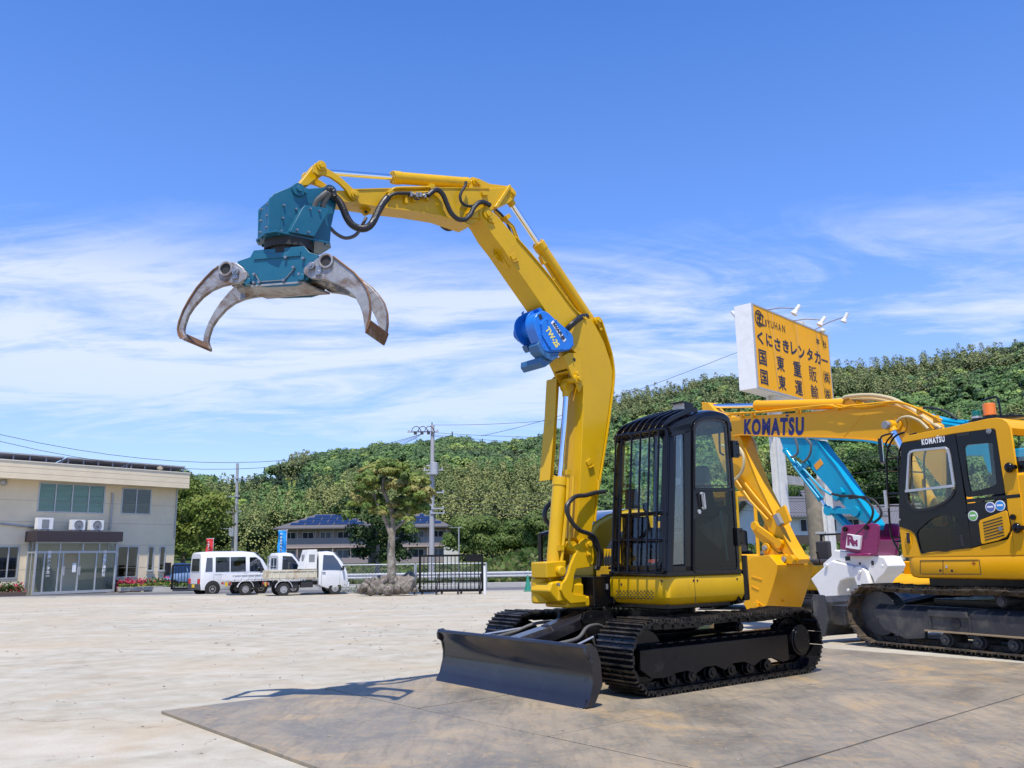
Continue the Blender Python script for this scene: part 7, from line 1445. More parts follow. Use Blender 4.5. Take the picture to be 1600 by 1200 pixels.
# ---- apartments
def apartment(px0, px1, Y, label, seed):
    M_AW = bpy.data.materials.get('apartment_wall') or mat('apartment_wall', (.36, .275, .235), .85, var=.05); M_AG = bpy.data.materials.get('balcony_front') or mat('balcony_front', (.27, .225, .22), .8, var=.05); M_TL = bpy.data.materials.get('slate_roof') or mat('slate_roof', (.10, .095, .10), .8, var=.15)
    a = at(px0, 881.5, Y); b = at(px1, 880.5, Y); w_ = b[0]-a[0]; X = thing('apartment_building', label, 'building', (a[0], Y, land(a[0], Y)-.1), 0, 'apartment blocks at the hill foot'); H = (881-826)/FPX*Y*1.0; D = 9.
    z1, z2 = H*.5, H
    s = MB(); s.b2((0, .9, -1), (w_, D, H)); s.b2((0, 0, -1), (.3, .9, H)); s.b2((w_-.3, 0, -1), (w_, .9, H)); s.b2((.3, -.0, z1-.25), (w_-.3, .9, z1)); s.build('wall', M_AW, X)
    s = MB(); s.b2((.3, -.1, z1-.10), (w_-.0, .02, z1+1.15)); s.b2((.3, -.1, -1), (w_-.0, .02, .95)); s.build('balcony_front', M_AG, X)
    s = MB().b2((.0, -.14, z1-.28), (w_, .0, z1-.10)).b2((0, -.13, z1+1.15), (w_, .03, z1+1.22)); s.build('balcony_trim', mat('pink_trim', (.42, .33, .29), .8), X)
    n = max(2, round(w_/3.0))
    s = MB()
    for i in range(1, n): x = w_*i/n; MB().b2((x-.09, -.06, .95), (x+.09, .12, z1-.28)).build('balcony_post', M_AW, X); MB().b2((x-.09, -.06, z1+1.22), (x+.09, .12, H)).build('balcony_post', M_AW, X)
    for lv in (0, 1):
        for i in range(n):
            x = w_*(i+.5)/n-.85; f = MB().b2((x, .84, lv*z1+.15), (x+1.75, .89, lv*z1+2.2)).build('balcony_window', M_ALU, X); MB().b2((x+.06, .82, lv*z1+.2), (x+.84, .85, lv*z1+2.14)).b2((x+.91, .82, lv*z1+.2), (x+1.69, .85, lv*z1+2.14)).build('pane', M_ROOM if (i+lv+seed) % 3 else M_GCURT, f)
    o = .9; P = [(-o, -o-.2, H), (w_+o, -o-.2, H), (w_+o, D+o, H), (-o, D+o, H)]; rh = 2.35; rd = [(D*.5, D*.5, H+rh), (w_-D*.5, D*.5, H+rh)]
    s = MB(); vs = P+rd; s.add(vs, [(0, 1, 5, 4), (1, 2, 5), (2, 3, 4, 5), (3, 0, 4), (3, 2, 1, 0)]); s.b2((-o, -o-.2, H-.18), (w_+o, -o-.14, H-.004)); s.b2((w_+o-.06, -o-.14, H-.18), (w_+o, D+o, H-.004)); s.b2((-o, -o-.14, H-.18), (-o+.06, D+o, H-.004)); RF = s.build('roof', M_TL, X, smooth=0)
    sl = Vector((0, D*.5+o+.2, rh)); sl_n = sl.normalized(); nrm = Vector((0, -sl_n.z, sl_n.y))
    c0 = Vector((w_*.5, -o-.2, H))
    for r_ in range(4):
        t = (.20+.19*r_); half = (w_/2+o)-(D*.5+o)*t-1.0; k = max(1, int(2*half/2.05))
        if px0 > 600: pass
        for j in range(k):
            x = c0.x-half+.3+j*2*half/k; p = Vector((x, c0.y, H))+sl*t+nrm*.06; q = MB().add([p, p+Vector((2*half/k-.14, 0, 0)), p+Vector((2*half/k-.14, 0, 0))+sl_n*.98, p+sl_n*.98], [(0, 1, 2, 3)]).ext([p-nrm*.05, p-nrm*.05+Vector((2*half/k-.14, 0, 0)), p-nrm*.05+Vector((2*half/k-.14, 0, 0))+sl_n*.98, p-nrm*.05+sl_n*.98], nrm*.04).build('solar_panel', M_SOLAR, RF, smooth=0)
    return X
apartment(436, 575, 137, 'two-storey brown apartment block with solar panels, left of the dense green tree', 0)
apartment(606, 699, 138, 'two-storey brown apartment block with solar panels, right of the forked tree', 1)
# ---- farmhouses on the right
M_TILE = mat('grey_roof_tile', (.13, .13, .145), .6, var=.25, vs=12); M_PLST = mat('white_plaster', (.62, .62, .60), .8, dirt=(.45, .44, .41), ds=.6, da=(.55, .8)); M_DWOOD = mat('dark_wood', (.07, .05, .04), .8)
def house(px, py, Y, w_, d, h, rh, rz, label, wallm, gable_end=True):
    p = at(px, py, Y); X = thing('farmhouse', label, 'house', p, rz, 'farmhouses behind the yard'); s = MB(); s.b2((-w_/2, -d/2, -1.5), (w_/2, d/2, h)); s.ext([(-w_/2, -d/2, h), (-w_/2, d/2, h), (-w_/2, 0, h+rh)], (w_, 0, 0)); s.build('wall', wallm, X)
    s = MB(); o = .7; k = rh/(d/2)
    for sg in (-1, 1): s.ext([(-w_/2-o, sg*(d/2+o), h-o*k+.02), (w_/2+o, sg*(d/2+o), h-o*k+.02), (w_/2+o, 0, h+rh+.02), (-w_/2-o, 0, h+rh+.02)], (0, 0, .16))
    s.cyl((-w_/2-o, 0, h+rh+.2), (w_/2+o, 0, h+rh+.2), .17, n=8); R_ = s.build('roof', M_TILE, X, smooth=0)
    s = MB()
    for i in range(int((w_+2*o)/.34)): x = -w_/2-o+.17+i*.34; s.cyl((x, -d/2-o, h-o*k+.20), (x, -.05, h+rh+.18), .05, n=5)
    s.build('tile_ridge', M_TILE, R_); s = MB(); 
    for i in range(max(2, int(w_/2.6))):
        x = -w_/2+.9+i*2.5; window(X, 0, x, x+1.5, h*.34, h*.80, 2) if False else None; f = MB().b2((x, -d/2-.06, h*.34), (x+1.4, -d/2-.0, h*.82)).build('window', M_ALU, X); MB().b2((x+.07, -d/2-.07, h*.34+.07), (x+.67, -d/2-.055, h*.82-.07)).b2((x+.73, -d/2-.07, h*.34+.07), (x+1.33, -d/2-.055, h*.82-.07)).build('pane', M_ROOM, f)
    MB().b2((-w_/2-.02, -d/2-.03, -1.5), (w_/2+.02, -d/2-.004, .55)).build('plinth', M_DWOOD, X); return X
house(1262, 846, 86, 12, 6, 2.5, 1.5, R(14), 'low white plastered farmhouse with a dark base, seen between the bucket and the wooden pole', M_PLST)
house(1303, 840, 98, 5.5, 6, 3.0, 1.9, R(4), 'farmhouse with a tall grey tiled gable roof right behind the turquoise arm', M_DWOOD)
house(1385, 842, 92, 6, 5, 1.7, 1.5, R(-35), 'low farmhouse with a big grey tiled roof beside the orange-yellow cab', M_PLST)
s = MB(); g = random.Random(4)
for i in range(150): s.ico((10+i*.42+g.uniform(-.1, .1), 61.2+g.uniform(-.2, .2), .18+(i % 3)*.42+g.uniform(-.05, .05)), g.uniform(.26, .36), 1, (1.2, .8, .8), .12, seed=i)
tag(s.build('stone_wall', mat('field_stone', (.30, .285, .25), .9, var=.35, vs=3), smooth=0), 'low dry stone retaining wall along the field behind the white columns', 'wall')
# ================================================================ SIGN
M_DKN = mat('dark_blue_lettering', (.008, .010, .045), .5, var=.02)
def sign():
    A = R(-42.6); n = np.array([.736, -.677, 0]); l = np.array([.677, .736, 0]); p = at(1174.6, 473, 26.0); fr = Fr((p[0], p[1], 0), math.degrees(math.atan2(-n[0], -n[1])))
    F = lambda x, y: fr.fwd(x, y, 0); tl, bl, br, tr = F(1174.6, 473), F(1183.5, 606), F(1257.5, 625.6), F(1293.3, 521.9)
    sg = 1 if tr.y > tl.y else -1; zt, zb = tl.z, bl.z; W = tr.y-tl.y
    X = thing('sign_board', 'big orange-yellow roadside sign box on white columns with dark Japanese lettering', 'sign', (fr.o[0], fr.o[1], gz(26)), fr.rz); dz = -gz(26); zt += dz; zb += dz
    y0, y1 = min(0, W), max(0, W)
    MB().b2((-.62, y0, zb), (-.02, y1, zt)).build('casing', M_WHT, X, bevel=.01)
    MB().b2((-.02, y0+.03, zb+.03), (.0, y1-.03, zt-.03)).build('face_panel', mat('orange_sign_face', (.84, .385, .008), .5, var=.05, vs=.5, spec=.2, dirt=(.66, .30, .02), ds=1.2, da=(.55, .85)), X)
    s = MB()
    for a, b in (((y0, zb), (y0+.05, zt)), ((y1-.05, zb), (y1, zt)), ((y0+.05, zb), (y1-.05, zb+.05)), ((y0+.05, zt-.05), (y1-.05, zt))): s.b2((-.03, a[0], a[1]), (.012, b[0], b[1]))
    for k in (.24, .55, .83): s.b2((.0005, y0+(y1-y0)*k-.006, zb+.05), (.003, y0+(y1-y0)*k+.006, zt-.05))
    s.build('sign_trim', M_LGREY, X)
    def put(ch, cx, cy, hpx, wpx, m_=M_NAVY, bold=.02):
        a = F(cx, cy-hpx/2); b = F(cx, cy+hpx/2); c = F(cx-wpx/2, cy); d = F(cx+wpx/2, cy); t = text_mesh(ch, 1, bold, m_, 'lettering', 1, thick=.002); vs = t.data.vertices; xs = [v.co.x for v in vs]; ys_ = [v.co.y for v in vs]
        kx = abs(d.y-c.y)/(max(xs)-min(xs)); ky = abs(a.z-b.z)/(max(ys_)-min(ys_)); mx, my = (max(xs)+min(xs))/2, (max(ys_)+min(ys_))/2
        for v in vs: v.co.x = (v.co.x-mx)*kx; v.co.y = (v.co.y-my)*ky
        place(t, (.006, (c.y+d.y)/2, (a.z+b.z)/2+dz), (0, sg, 0), (0, 0, 1), X)
    Zs = lambda x, y: (1120+x/4.8, 450+y/4.8)
    def row(chs, pts, h, w_, bold): 
        for ch, (x, y) in zip(chs, pts): q = Zs(x, y); put(ch, q[0], q[1], h/4.8, w_/4.8, M_DKN if bold > .01 else M_INK, .0 if ch in '販輸' else bold)
    row('くにさきレンタカ', ((325, 372), (392, 393), (455, 425), (517, 437), (577, 457), (635, 483), (697, 500), (755, 522)), 92, 44, .028); row('ー', ((808, 545),), 13, 46, .021)
    q = Zs(807, 545)
    row('国東重販', ((343, 522), (477, 567), (602, 607), (720, 645)), 112, 56, .014); row('国東運輸', ((355, 670), (490, 710), (614, 750), (733, 782)), 108, 54, .014)
    row('㈱㈱', ((824, 672), (832, 800)), 92, 46, .004); row('本社', ((756, 400), (808, 422)), 46, 26, .008)
    row('JYUHAN', ((362, 262), (388, 268), (415, 276), (442, 285), (470, 296), (500, 306)), 52, 19, .0)
    c = F(*Zs(315, 228)); s = MB(); rr = .25; K = lambda y, z: (.008, c.y+sg*y, c.z+dz+z)
    def arc(r_, a0, a1, cy=0, cz=0, n=24): return [K(cy+r_*math.cos(R(a0+(a1-a0)*i/n)), cz+r_*math.sin(R(a0+(a1-a0)*i/n))) for i in range(n+1)]
    for path in (arc(rr, 0, 360), arc(rr*.7, 40, 320, .20, -.02), [K(-.14, .0), K(.16, .0)], [K(.0, .2), K(.0, -.22)], [K(-.16, .14), K(.15, .14)], [K(-.15, -.16), K(.17, -.16)], [K(-.12, .14), K(-.12, -.16)], [K(.12, .14), K(.12, -.02)]): s.strip(path, .003, .045, (1, 0, 0))
    s.build('emblem', M_INK, X)
    # columns
    cols = MB()
    yl_ = fr.fwd(1210, 640, -.32).y; 
    for yy, ww in ((yl_, .42), (yl_+sg*3.6, .36)): cols.b2((-.50, yy-ww/2, -.2), (-.14, yy+ww/2, zb)) if False else None
    for yy in (yl_, yl_+sg*3.4):
        c_ = MB(); c_.b2((-.48, yy-.20, -.2), (-.40, yy+.20, zb)); c_.b2((-.24, yy-.20, -.2), (-.16, yy+.20, zb)); c_.b2((-.40, yy-.03, -.2), (-.24, yy+.03, zb)); c_.b2((-.49, yy-.14, -.2), (-.15, yy+.14, zb)); c_.build('column', mat('dirty_white_steel', (.60, .60, .57), .6, var=.1, dirt=(.38, .38, .33), ds=1.2, da=(.5, .75)), X)
    zc_ = fr.fwd(1250, 752, -.3).z+dz; MB().b2((-.42, min(yl_, yl_+sg*3.4), zc_-.13), (-.22, max(yl_, yl_+sg*3.4), zc_+.13)).build('cross_beam', M_LGREY, X)
    # flood lamps on arms
    def lamp(p0, p1, d, lb):
        a = fr.fwd(*p0, p0[2] if len(p0) > 2 else 0) if False else F(p0[0], p0[1]); b = fr.fwd(p1[0], p1[1], p1[2]); r_ = MB(); a = Vector((-.1, a.y, zt)); b = Vector((b.x, b.y, b.z+dz)); r_.tube([a, (a+b)/2+Vector((0, 0, .05)), b], .018, 6)
        L_ = r_.build('lamp_arm', M_LGREY, X); q = Vector(d).normalized(); s = MB().cyl(b-q*.12, b+q*.08, .055, .065, 16).cyl(b+q*.08, b+q*.18, .065, .10, 16).cyl(b+q*.18, b+q*.21, .11, .11, 16); s.build('flood_lamp', M_WHT, L_, bevel=.004); MB().disc(b+q*.212, q, .095, .006, 20).build('lamp_lens', M_LAMP, L_)
    lamp((1200, 484), (1246, 482, 1.4), (-.5, -.3*sg, -.8), ''); lamp((1240, 499), (1286, 500, 1.3), (-.5, -.3*sg, -.8), ''); lamp((1275, 513), (1322, 494, 1.5), (-.5, -.1, -.9), ''); lamp((1176, 476), (1147, 491, -1.3), (.5, .2, -.8), '')
    s = MB(); p = fr.fwd(1286, 517, .1); s.ico((.08, p.y, p.z+dz), .10, 2).b2((-.3, fr.fwd(1258, 506, 0).y-.1, zt), (-.05, fr.fwd(1258, 506, 0).y+.1, zt+.14)); s.build('sensor', mat('cream_plastic', (.6, .57, .45), .5), X)
sign()
# ================================================================ POLES AND WIRES
M_POLE = mat('concrete_pole', (.36, .36, .37), .7, var=.1, vs=2, dirt=(.24, .24, .24), ds=2, da=(.55, .8)); M_WIRE = mat('wire', (.03, .03, .035), .6); M_WOODP = mat('weathered_wood_pole', (.30, .26, .19), .9, var=.3, vs=5, dirt=(.17, .16, .12), ds=3, da=(.4, .65)); M_INS = mat('insulator', (.6, .6, .62), .3)
def pole(px, pyb, pyt, Y, label, arms, r0=.17, m_=None, wood=False, zb=None):
    b = at(px, pyb, Y); t = at(px-(2 if px > 700 else -2), pyt, Y); zb = gz(Y) if zb is None else zb; X = thing('utility_pole', label, 'utility pole', (b[0], Y, zb), 0, 'utility poles'); h = t[2]-zb
    MB().cyl((0, 0, -.3), (t[0]-b[0], 0, h), r0, r0*.62, 16).build('pole', m_ or M_POLE, X)
    for k, (py, half, off) in enumerate(arms):
        z = at(px, py, Y)[2]-zb; s = MB().box((off, -.16, z), (half*2, .07, .07)); A = s.build('crossarm', M_LGREY, X)
        s = MB()
        for i in range(4 if half > .6 else 2):
            x = off-half*.92+i*(half*1.84/(3 if half > .6 else 1)); s.cyl((x, -.16, z+.03), (x, -.16, z+.14), .04, .025, 8); s.disc((x, -.16, z+.10), (0, 0, 1), .055, .02, 8)
        s.build('insulator', M_INS, A)
    return X, h
P3, h3 = pole(674, 908, 664, 49.5, 'tall grey concrete utility pole with a transformer, right of the forked tree', [(675, .9, -.5), (735, .55, .1), (770, .4, .3), (795, .4, .3), (802, .4, .35)])
z = at(678, 733, 49.5)[2]-gz(49.5); s = MB().cyl((.16, -.3, z-.35), (.16, -.3, z+.30), .24, n=20).cyl((.16, -.3, z+.30), (.16, -.3, z+.36), .25, .16, 20).b2((-.3, -.2, z-.3), (.4, -.12, z-.22)).b2((-.3, -.2, z+.15), (.4, -.12, z+.22)); s.build('transformer', M_LGREY, P3, bevel=.01)
zt3 = at(660, 675, 49.5)[2]-gz(49.5); s = MB()
for i in range(3):
    x = -.95+i*.38; s.tube(smoothpath([(x-.2, -.3, zt3+.0), (x-.1, -.3, zt3+.22), (x+.12, -.3, zt3+.28), (x+.3, -.3, zt3+.12), (x+.36, -.2, zt3-.1)], 3), .022, 6); s.b2((x-.06, -.35, zt3-.18), (x+.10, -.2, zt3-.02))
s.cyl((.0, 0, h3-.1), (.0, 0, h3+.15), .03); s.build('jumper_cable', M_WIRE, P3)
P1, h1 = pole(369, 872, 724, 84, 'tall grey concrete utility pole left of the apartments', [(748, 1.3, 0), (776, .7, -.6), (790, .5, -.8)], r0=.20, zb=-.3); P2, h2 = pole(363, 872, 795, 88, 'shorter weathered utility pole with a transformer, just left of the tall grey one', [(800, .9, -.2), (826, .5, -.8)], r0=.15, m_=M_WOODP, zb=-.3)
z = at(361, 832, 88)[2]+.3; MB().cyl((-.1, -.3, z-.4), (-.1, -.3, z+.4), .3, n=16).build('transformer', M_LGREY, P2)
bx = at(1283, 905, 22.5); X_ = thing('wooden_pole', 'thick weathered wooden pole standing beside the second white sign column', 'utility pole', (bx[0], bx[1], gz(22)), 0); MB().cyl((0, 0, -.2), (-.05, 0, 3.15), .21, .19, 18).build('pole', M_WOODP, X_); MB().pipe((0, 0, 1.75), (0, 0, 1.80), .215, .19, 18).build('steel_band', M_LGREY, X_)
px_ = at(800, 700, 50); 
bx = at(717, 893, 60); X_ = thing('utility_pole', 'thin grey pole on the field edge right of the apartments', 'utility pole', (bx[0], bx[1], bx[2]), 0); MB().cyl((0, 0, -.3), (0, 0, 3.0), .05, .04, 8).build('pole', M_POLE, X_); MB().box((-.2, 0, 2.95), (.9, .03, .03)).build('crossarm', M_LGREY, X_)
def wires(lb, lines, r_=.012):
    for i, (a, b, sag) in enumerate(lines):
        A = Vector(at(*a)); B = Vector(at(*b)); pts = [A+(B-A)*t-Vector((0, 0, sag*4*t*(1-t))) for t in [k/16 for k in range(17)]]; rr = [r_*max(.6, ((p-Vector(C0)).length/40)) for p in pts]
        o = MB().tube(pts, rr, 5).build('overhead_wire', M_WIRE, smooth=60); tag(o, lb[i] if isinstance(lb, list) else lb, 'wire', 'overhead wires')
T3 = (662, 677, 49.3)
wires(['upper overhead wire from the left photo edge to the tall transformer pole', 'lower overhead wire from the left edge to the transformer pole', 'overhead wire sloping from the far left pole up to the transformer pole', 'second overhead wire sloping from the far left pole to the transformer pole'], [((-60, 664, 34), T3, 1.6), ((-60, 674, 34), (658, 679, 49.3), 1.75), ((370, 748, 84), (656, 681, 49.3), .9), ((378, 751, 84), (652, 684, 49.3), 1.0)], .011)
wires(['bundle wire running right from the top of the transformer pole behind the boom', 'second bundle wire running right from the transformer pole top', 'third bundle wire running right from the transformer pole top', 'rising wire from behind the boom up to the white edge of the sign box', 'thin high wire crossing the sky left of the sign'], [((676, 676, 49.5), (1040, 683, 47), .15), ((676, 679, 49.5), (1045, 690, 47), .3), ((676, 681, 49.5), (1050, 688, 47), .5), ((752, 681, 55), (1158, 548, 30), .3), ((676, 664, 49.5), (880, 655, 48), .1)], .010)
wires(['thick black wire along the upper right, rising to the right edge above the cab', 'second black wire just under the thick one at the upper right', 'third black wire under the thick pair at the upper right'], [((1010, 700, 47), (1660, 520, 26), .4), ((1010, 706, 47), (1660, 528, 26), .6), ((1010, 710, 47), (1660, 541, 26), .9)], .013)
tw = []
for k, (ya, yb_) in enumerate(((695, 712), (699, 717), (703, 722), (768, 770), (778, 778), (786, 787), (793, 795), (801, 803))): tw.append(((678, ya, 49.5), (1140, yb_, 46), .25 if k < 3 else .12))
wires(['overhead wire crossing before the hill right of the transformer pole, '+q for q in ('topmost of the blue-grey three', 'middle of the blue-grey three', 'lowest of the blue-grey three', 'fourth from the top', 'second below the transformer', 'third below the transformer', 'fourth below the transformer', 'lowest of all')], tw, .010)
tw = []
for k in range(5): tw.append(((1120, 742+k*13, 45), (1440, 700+k*24, 38), .2))
wires(['overhead wire crossing the wooded hill behind the turquoise arm, '+q for q in ('topmost', 'second from the top', 'middle one', 'second from the bottom', 'lowest')], tw, .010)
wires(['overhead wire at the far right above the cab roof, upper one', 'overhead wire at the far right above the cab roof, lower one'], [((1480, 640, 40), (1680, 590, 34), .2), ((1480, 665, 40), (1680, 612, 34), .2)], .010)
# ================================================================ FENCES, GATE, RAIL
def guardrail(x0, x1, Y, lb):
    X = thing('guardrail', lb, 'guardrail', (x0, Y, gz(Y)), 0, 'guardrails along the road'); L_ = x1-x0
    prof = [(0, .46), (-.05, .50), (-.05, .55), (0, .59), (0, .62), (-.05, .66), (-.05, .71), (0, .75), (.015, .75), (.015, .46)]
    MB().ext([(0, y, z) for y, z in prof], (L_, 0, 0)).build('rail_beam', mat('galvanised_rail', (.50, .51, .52), .4, .3, dirt=(.35, .34, .31)), X, smooth=20)
    for i in range(int(L_/4)+1): MB().cyl((i*4+.2, .08, -.2), (i*4+.2, .08, .78), .06, n=10).build('post', M_LGREY, X)
guardrail(-11.5, 1.0, 47.6, 'grey steel guardrail on the far side of the road, left of the gate'); guardrail(1.2, 21, 47.6, 'grey steel guardrail seen behind the boom foot and under the cab'); guardrail(21.3, 40, 47.4, 'grey steel guardrail on the far right, behind the crusher')
def meshfence(px0, px1, Y, lb, h=1.15):
    a, b = at(px0, 900, Y), at(px1, 900, Y); X = thing('mesh_fence', lb, 'fence', (a[0], Y, gz(Y)), 0, 'galvanised mesh fences'); L_ = b[0]-a[0]; MB().tube([(0, 0, h), (L_, 0, h)], .035, 8).tube([(0, 0, .1), (L_, 0, .1)], .02, 6).build('rail', M_LGREY, X)
    n = max(1, round(L_/2.6))
    for i in range(n+1): MB().cyl((L_*i/n, 0, -.2), (L_*i/n, 0, h+.02), .04, n=10).build('post', M_LGREY, X)
    s = MB(); k = int(L_/.16)
    for i in range(k):
        x = i*.16; s.tube([(x, -.01, .1), (min(L_, x+h-.1), -.01, .1+min(h-.1, L_-x))], .004, 3, cap=False); s.tube([(x, .01, .1+min(h-.1, L_-x)), (min(L_, x+h-.1), .01, .1)], .004, 3, cap=False)
    s.build('wire_mesh', M_LGREY, X, smooth=0)
meshfence(533, 648, 45.2, 'chain link fence between the parked truck and the rock pile, across the road', 1.2); meshfence(650, 760, 45.4, 'chain link fence seen through the black gate', 1.2)
def gate(px0, px1, pyt, pyb, Y, lb, panel=True, ry=0):
    a, b = at(px0, pyb, Y), at(px1, pyb, Y); L_ = b[0]-a[0]; h = (pyb-pyt)/FPX*Y; X = thing('steel_gate', lb, 'gate', (a[0], Y, a[2]), ry); s = MB(); r_ = .05
    s.box((L_/2, 0, h), (L_, .08, .08)).box((L_/2, 0, .14), (L_, .08, .10)).box((0, 0, h/2+.05), (.09, .08, h-.1)).box((L_, 0, h/2+.05), (.09, .08, h-.1)).box((L_/2, 0, h*.34), (L_-.1, .05, .05)); s.build('gate_frame', M_BLK, X)
    n = int(L_/.155); s = MB()
    for i in range(1, n): s.cyl((L_*i/n, 0, .15), (L_*i/n, 0, h), .018, n=6)
    s.build('gate_bars', M_BLK, X)
    if panel:
        MB().b2((L_*.73, -.03, h*.83), (L_-.05, -.01, h-.03)).build('gate_plate', M_BLK, X)
        for i, k in enumerate((-.06, .28, .62, .96)):
            s = MB().tube([(L_*k, -.55, .06), (L_*k, -.5, .10), (L_*k+.04, -.05, h*.52)], .03, 6).box((L_*k, -.3, .05), (.05, .8, .05)); s.build('gate_stay', M_BLK, X)
        for k in (.04, .35, .66, .97): MB().disc((L_*k, 0, .05), (0, 1, 0), .05, .04, 14).build('wheel', M_DARK, X)
gate(656, 754, 871.5, 929, 35.2, 'long black steel sliding gate with vertical bars beside the rock pile')
gate(268, 306, 885, 924, 47, 'short black steel fence panel between the office and the white van', False)
bx = at(757.5, 928, 34.5); o = MB().cyl((0, 0, -.1), (0, 0, 1.05), .05, n=12).disc((0, 0, 1.06), (0, 0, 1), .055, .03, 12).build('steel_post', M_WHT); o.location = bx; tag(o, 'white steel post at the right end of the black gate', 'post')
# cone
bx = at(825, 924, 37.5); X_ = thing('traffic_cone', 'green traffic cone standing by the guardrail', 'traffic cone', bx, 0); M_CONE = mat('green_cone_rubber', (.02, .22, .15), .5); MB().cyl((0, 0, .03), (0, 0, .68), .15, .025, 20).build('cone', M_CONE, X_); MB().b2((-.19, -.19, 0), (.19, .19, .035)).build('base', M_CONE, X_, bevel=.01)
# rocks round the tree
M_ROCK = mat('lava_rock', (.07, .065, .06), .95, var=.4, vs=5, bump=.8, bs=12, dirt=(.26, .22, .18), ds=5, da=(.42, .6)); M_ROCK2 = mat('brown_rock', (.17, .145, .12), .95, var=.45, vs=6, bump=1, bs=14, dirt=(.30, .27, .23), ds=6, da=(.5, .7))
g = random.Random(12)
for i, (x, y, r_, br) in enumerate(((569, 918, .27, 0), (581, 922, .24, 1), (592, 918, .33, 1), (604, 921, .24, 0), (608, 922, .34, 1), (622, 922, .28, 1), (634, 916, .46, 1), (587, 909, .27, 0), (600, 907, .26, 0), (575, 909, .20, 0), (618, 909, .28, 0), (628, 905, .22, 0), (640, 902, .30, 0), (597, 904, .22, 0), (612, 906, .24, 0), (563, 924, .16, 0), (646, 921, .16, 0), (594, 927, .12, 0), (572, 926, .12, 0), (583, 914, .2, 0))):
    Y = 34.4 if y > 914 else (35.6 if y > 906 else 36.5); p = at(x, y, Y); zb_ = gz(Y); r_ *= .86; s = MB().ico((0, 0, 0), r_, 2, (1.15, .95, .85), .30, seed=i*7+3); s.v = [tuple(round(c/(r_*.34))*(r_*.34)*.45+c*.55 for c in v) for v in s.v]; o = s.build('garden_rock', M_ROCK2 if br else M_ROCK, smooth=12, bevel=.012); o.location = (p[0], Y, max(zb_+r_*.55, p[2])); o.rotation_euler = (g.uniform(-.3, .3), g.uniform(-.3, .3), g.uniform(0, 6))
    where = ['at the left end of the pile, low', 'front row, second from the left end', 'front row under the left side of the trunk', 'front row directly before the trunk', 'front row, just right of the trunk line', 'front row, between the trunk and the largest rock', 'largest one, at the front right of the pile', 'on the back left of the pile', 'behind the trunk foot, leaning left', 'topmost on the far left', 'on top right of the trunk foot', 'small, high on the right of the pile', 'dark, at the back by the gate', 'dark, touching the trunk on its left', 'dark, touching the trunk on its right', 'tiny, outermost on the left', 'tiny, between the largest rock and the gate', 'tiny, lying on the concrete in front', 'tiny, in front of the left end', 'in the middle of the left half'][i]; tag(o, ('brown' if br else 'dark rough')+' rock '+where, 'rock', 'rocks piled round the tree foot')
gt = np.random.default_rng(5); n = 900; xy = np.stack([gt.normal(0, .75, n), gt.normal(0, .5, n)], 1); c_ = at(603, 912, 35.2); pp = np.stack([c_[0]+xy[:, 0], 35.2+xy[:, 1], gz(35)+gt.uniform(.1, .42, n)], 1); nn = gt.normal(size=(n, 3)); nn /= np.linalg.norm(nn, axis=1)[:, None]; o = leaf_mesh('weeds', pp, nn, gt.uniform(.05, .13, n), np.array([[.10, .15, .03]])*gt.uniform(.6, 1.3, (n, 1)), M_LEAF, .5); tag(o, 'weeds growing among the piled rocks', 'weeds', kind='stuff')
# flags
def flag(px, pyt, pyb, Y, w_, col, lb, txt):
    p = at(px, pyb, Y); h = (pyb-pyt)/FPX*Y; X = thing('banner_flag', lb, 'flag', (p[0], Y, gz(Y) if Y < 60 else -.4), 0); zt_ = at(px, pyt, Y)[2]-(gz(Y) if Y < 60 else -.4); MB().tube([(0, 0, -.05), (0, 0, zt_+.05)], .015, 6).tube([(.06, 0, zt_+.03), (-w_, 0, zt_+.02)], .012, 6).build('flag_pole', M_WHT, X)
    s = MB(); nx, nz_ = 5, 16; V = []; F_ = []
    for j in range(nz_+1):
        for i in range(nx+1): V.append((-w_*i/nx, .06*math.sin(i*1.1+j*.5), zt_-h*j/nz_))
    for j in range(nz_):
        for i in range(nx): a = j*(nx+1)+i; F_.append((a, a+1, a+nx+2, a+nx+1))
    C_ = s.add(V, F_).build('cloth', mat('flag_cloth', col, .8), X, smooth=80, normals=False); C_.modifiers.new('s', 'SOLIDIFY').thickness = .004
    s = MB(); r_ = random.Random(len(txt))
    for k in range(6):      # unreadable white column of characters, as small strokes
        z = zt_-h*(.14+.125*k); x = -w_*.60
        for _ in range(3): s.b2((x-w_*r_.uniform(.05, .14), -.079, z+r_.uniform(-.06, .05)), (x+w_*r_.uniform(.05, .14), -.075, z+r_.uniform(-.06, .05)+.022))
    s.build('faded_lettering', M_WINK, X)
flag(332, 842, 873, 52, .42, (.62, .03, .04), 'red vertical banner flag above the white van', 'O\nP\nE\nN'); flag(447, 829, 868, 50, .50, (.01, .28, .72), 'bright blue vertical banner flag above the white trucks', 'レ\nン\nタ\nカ\nー')
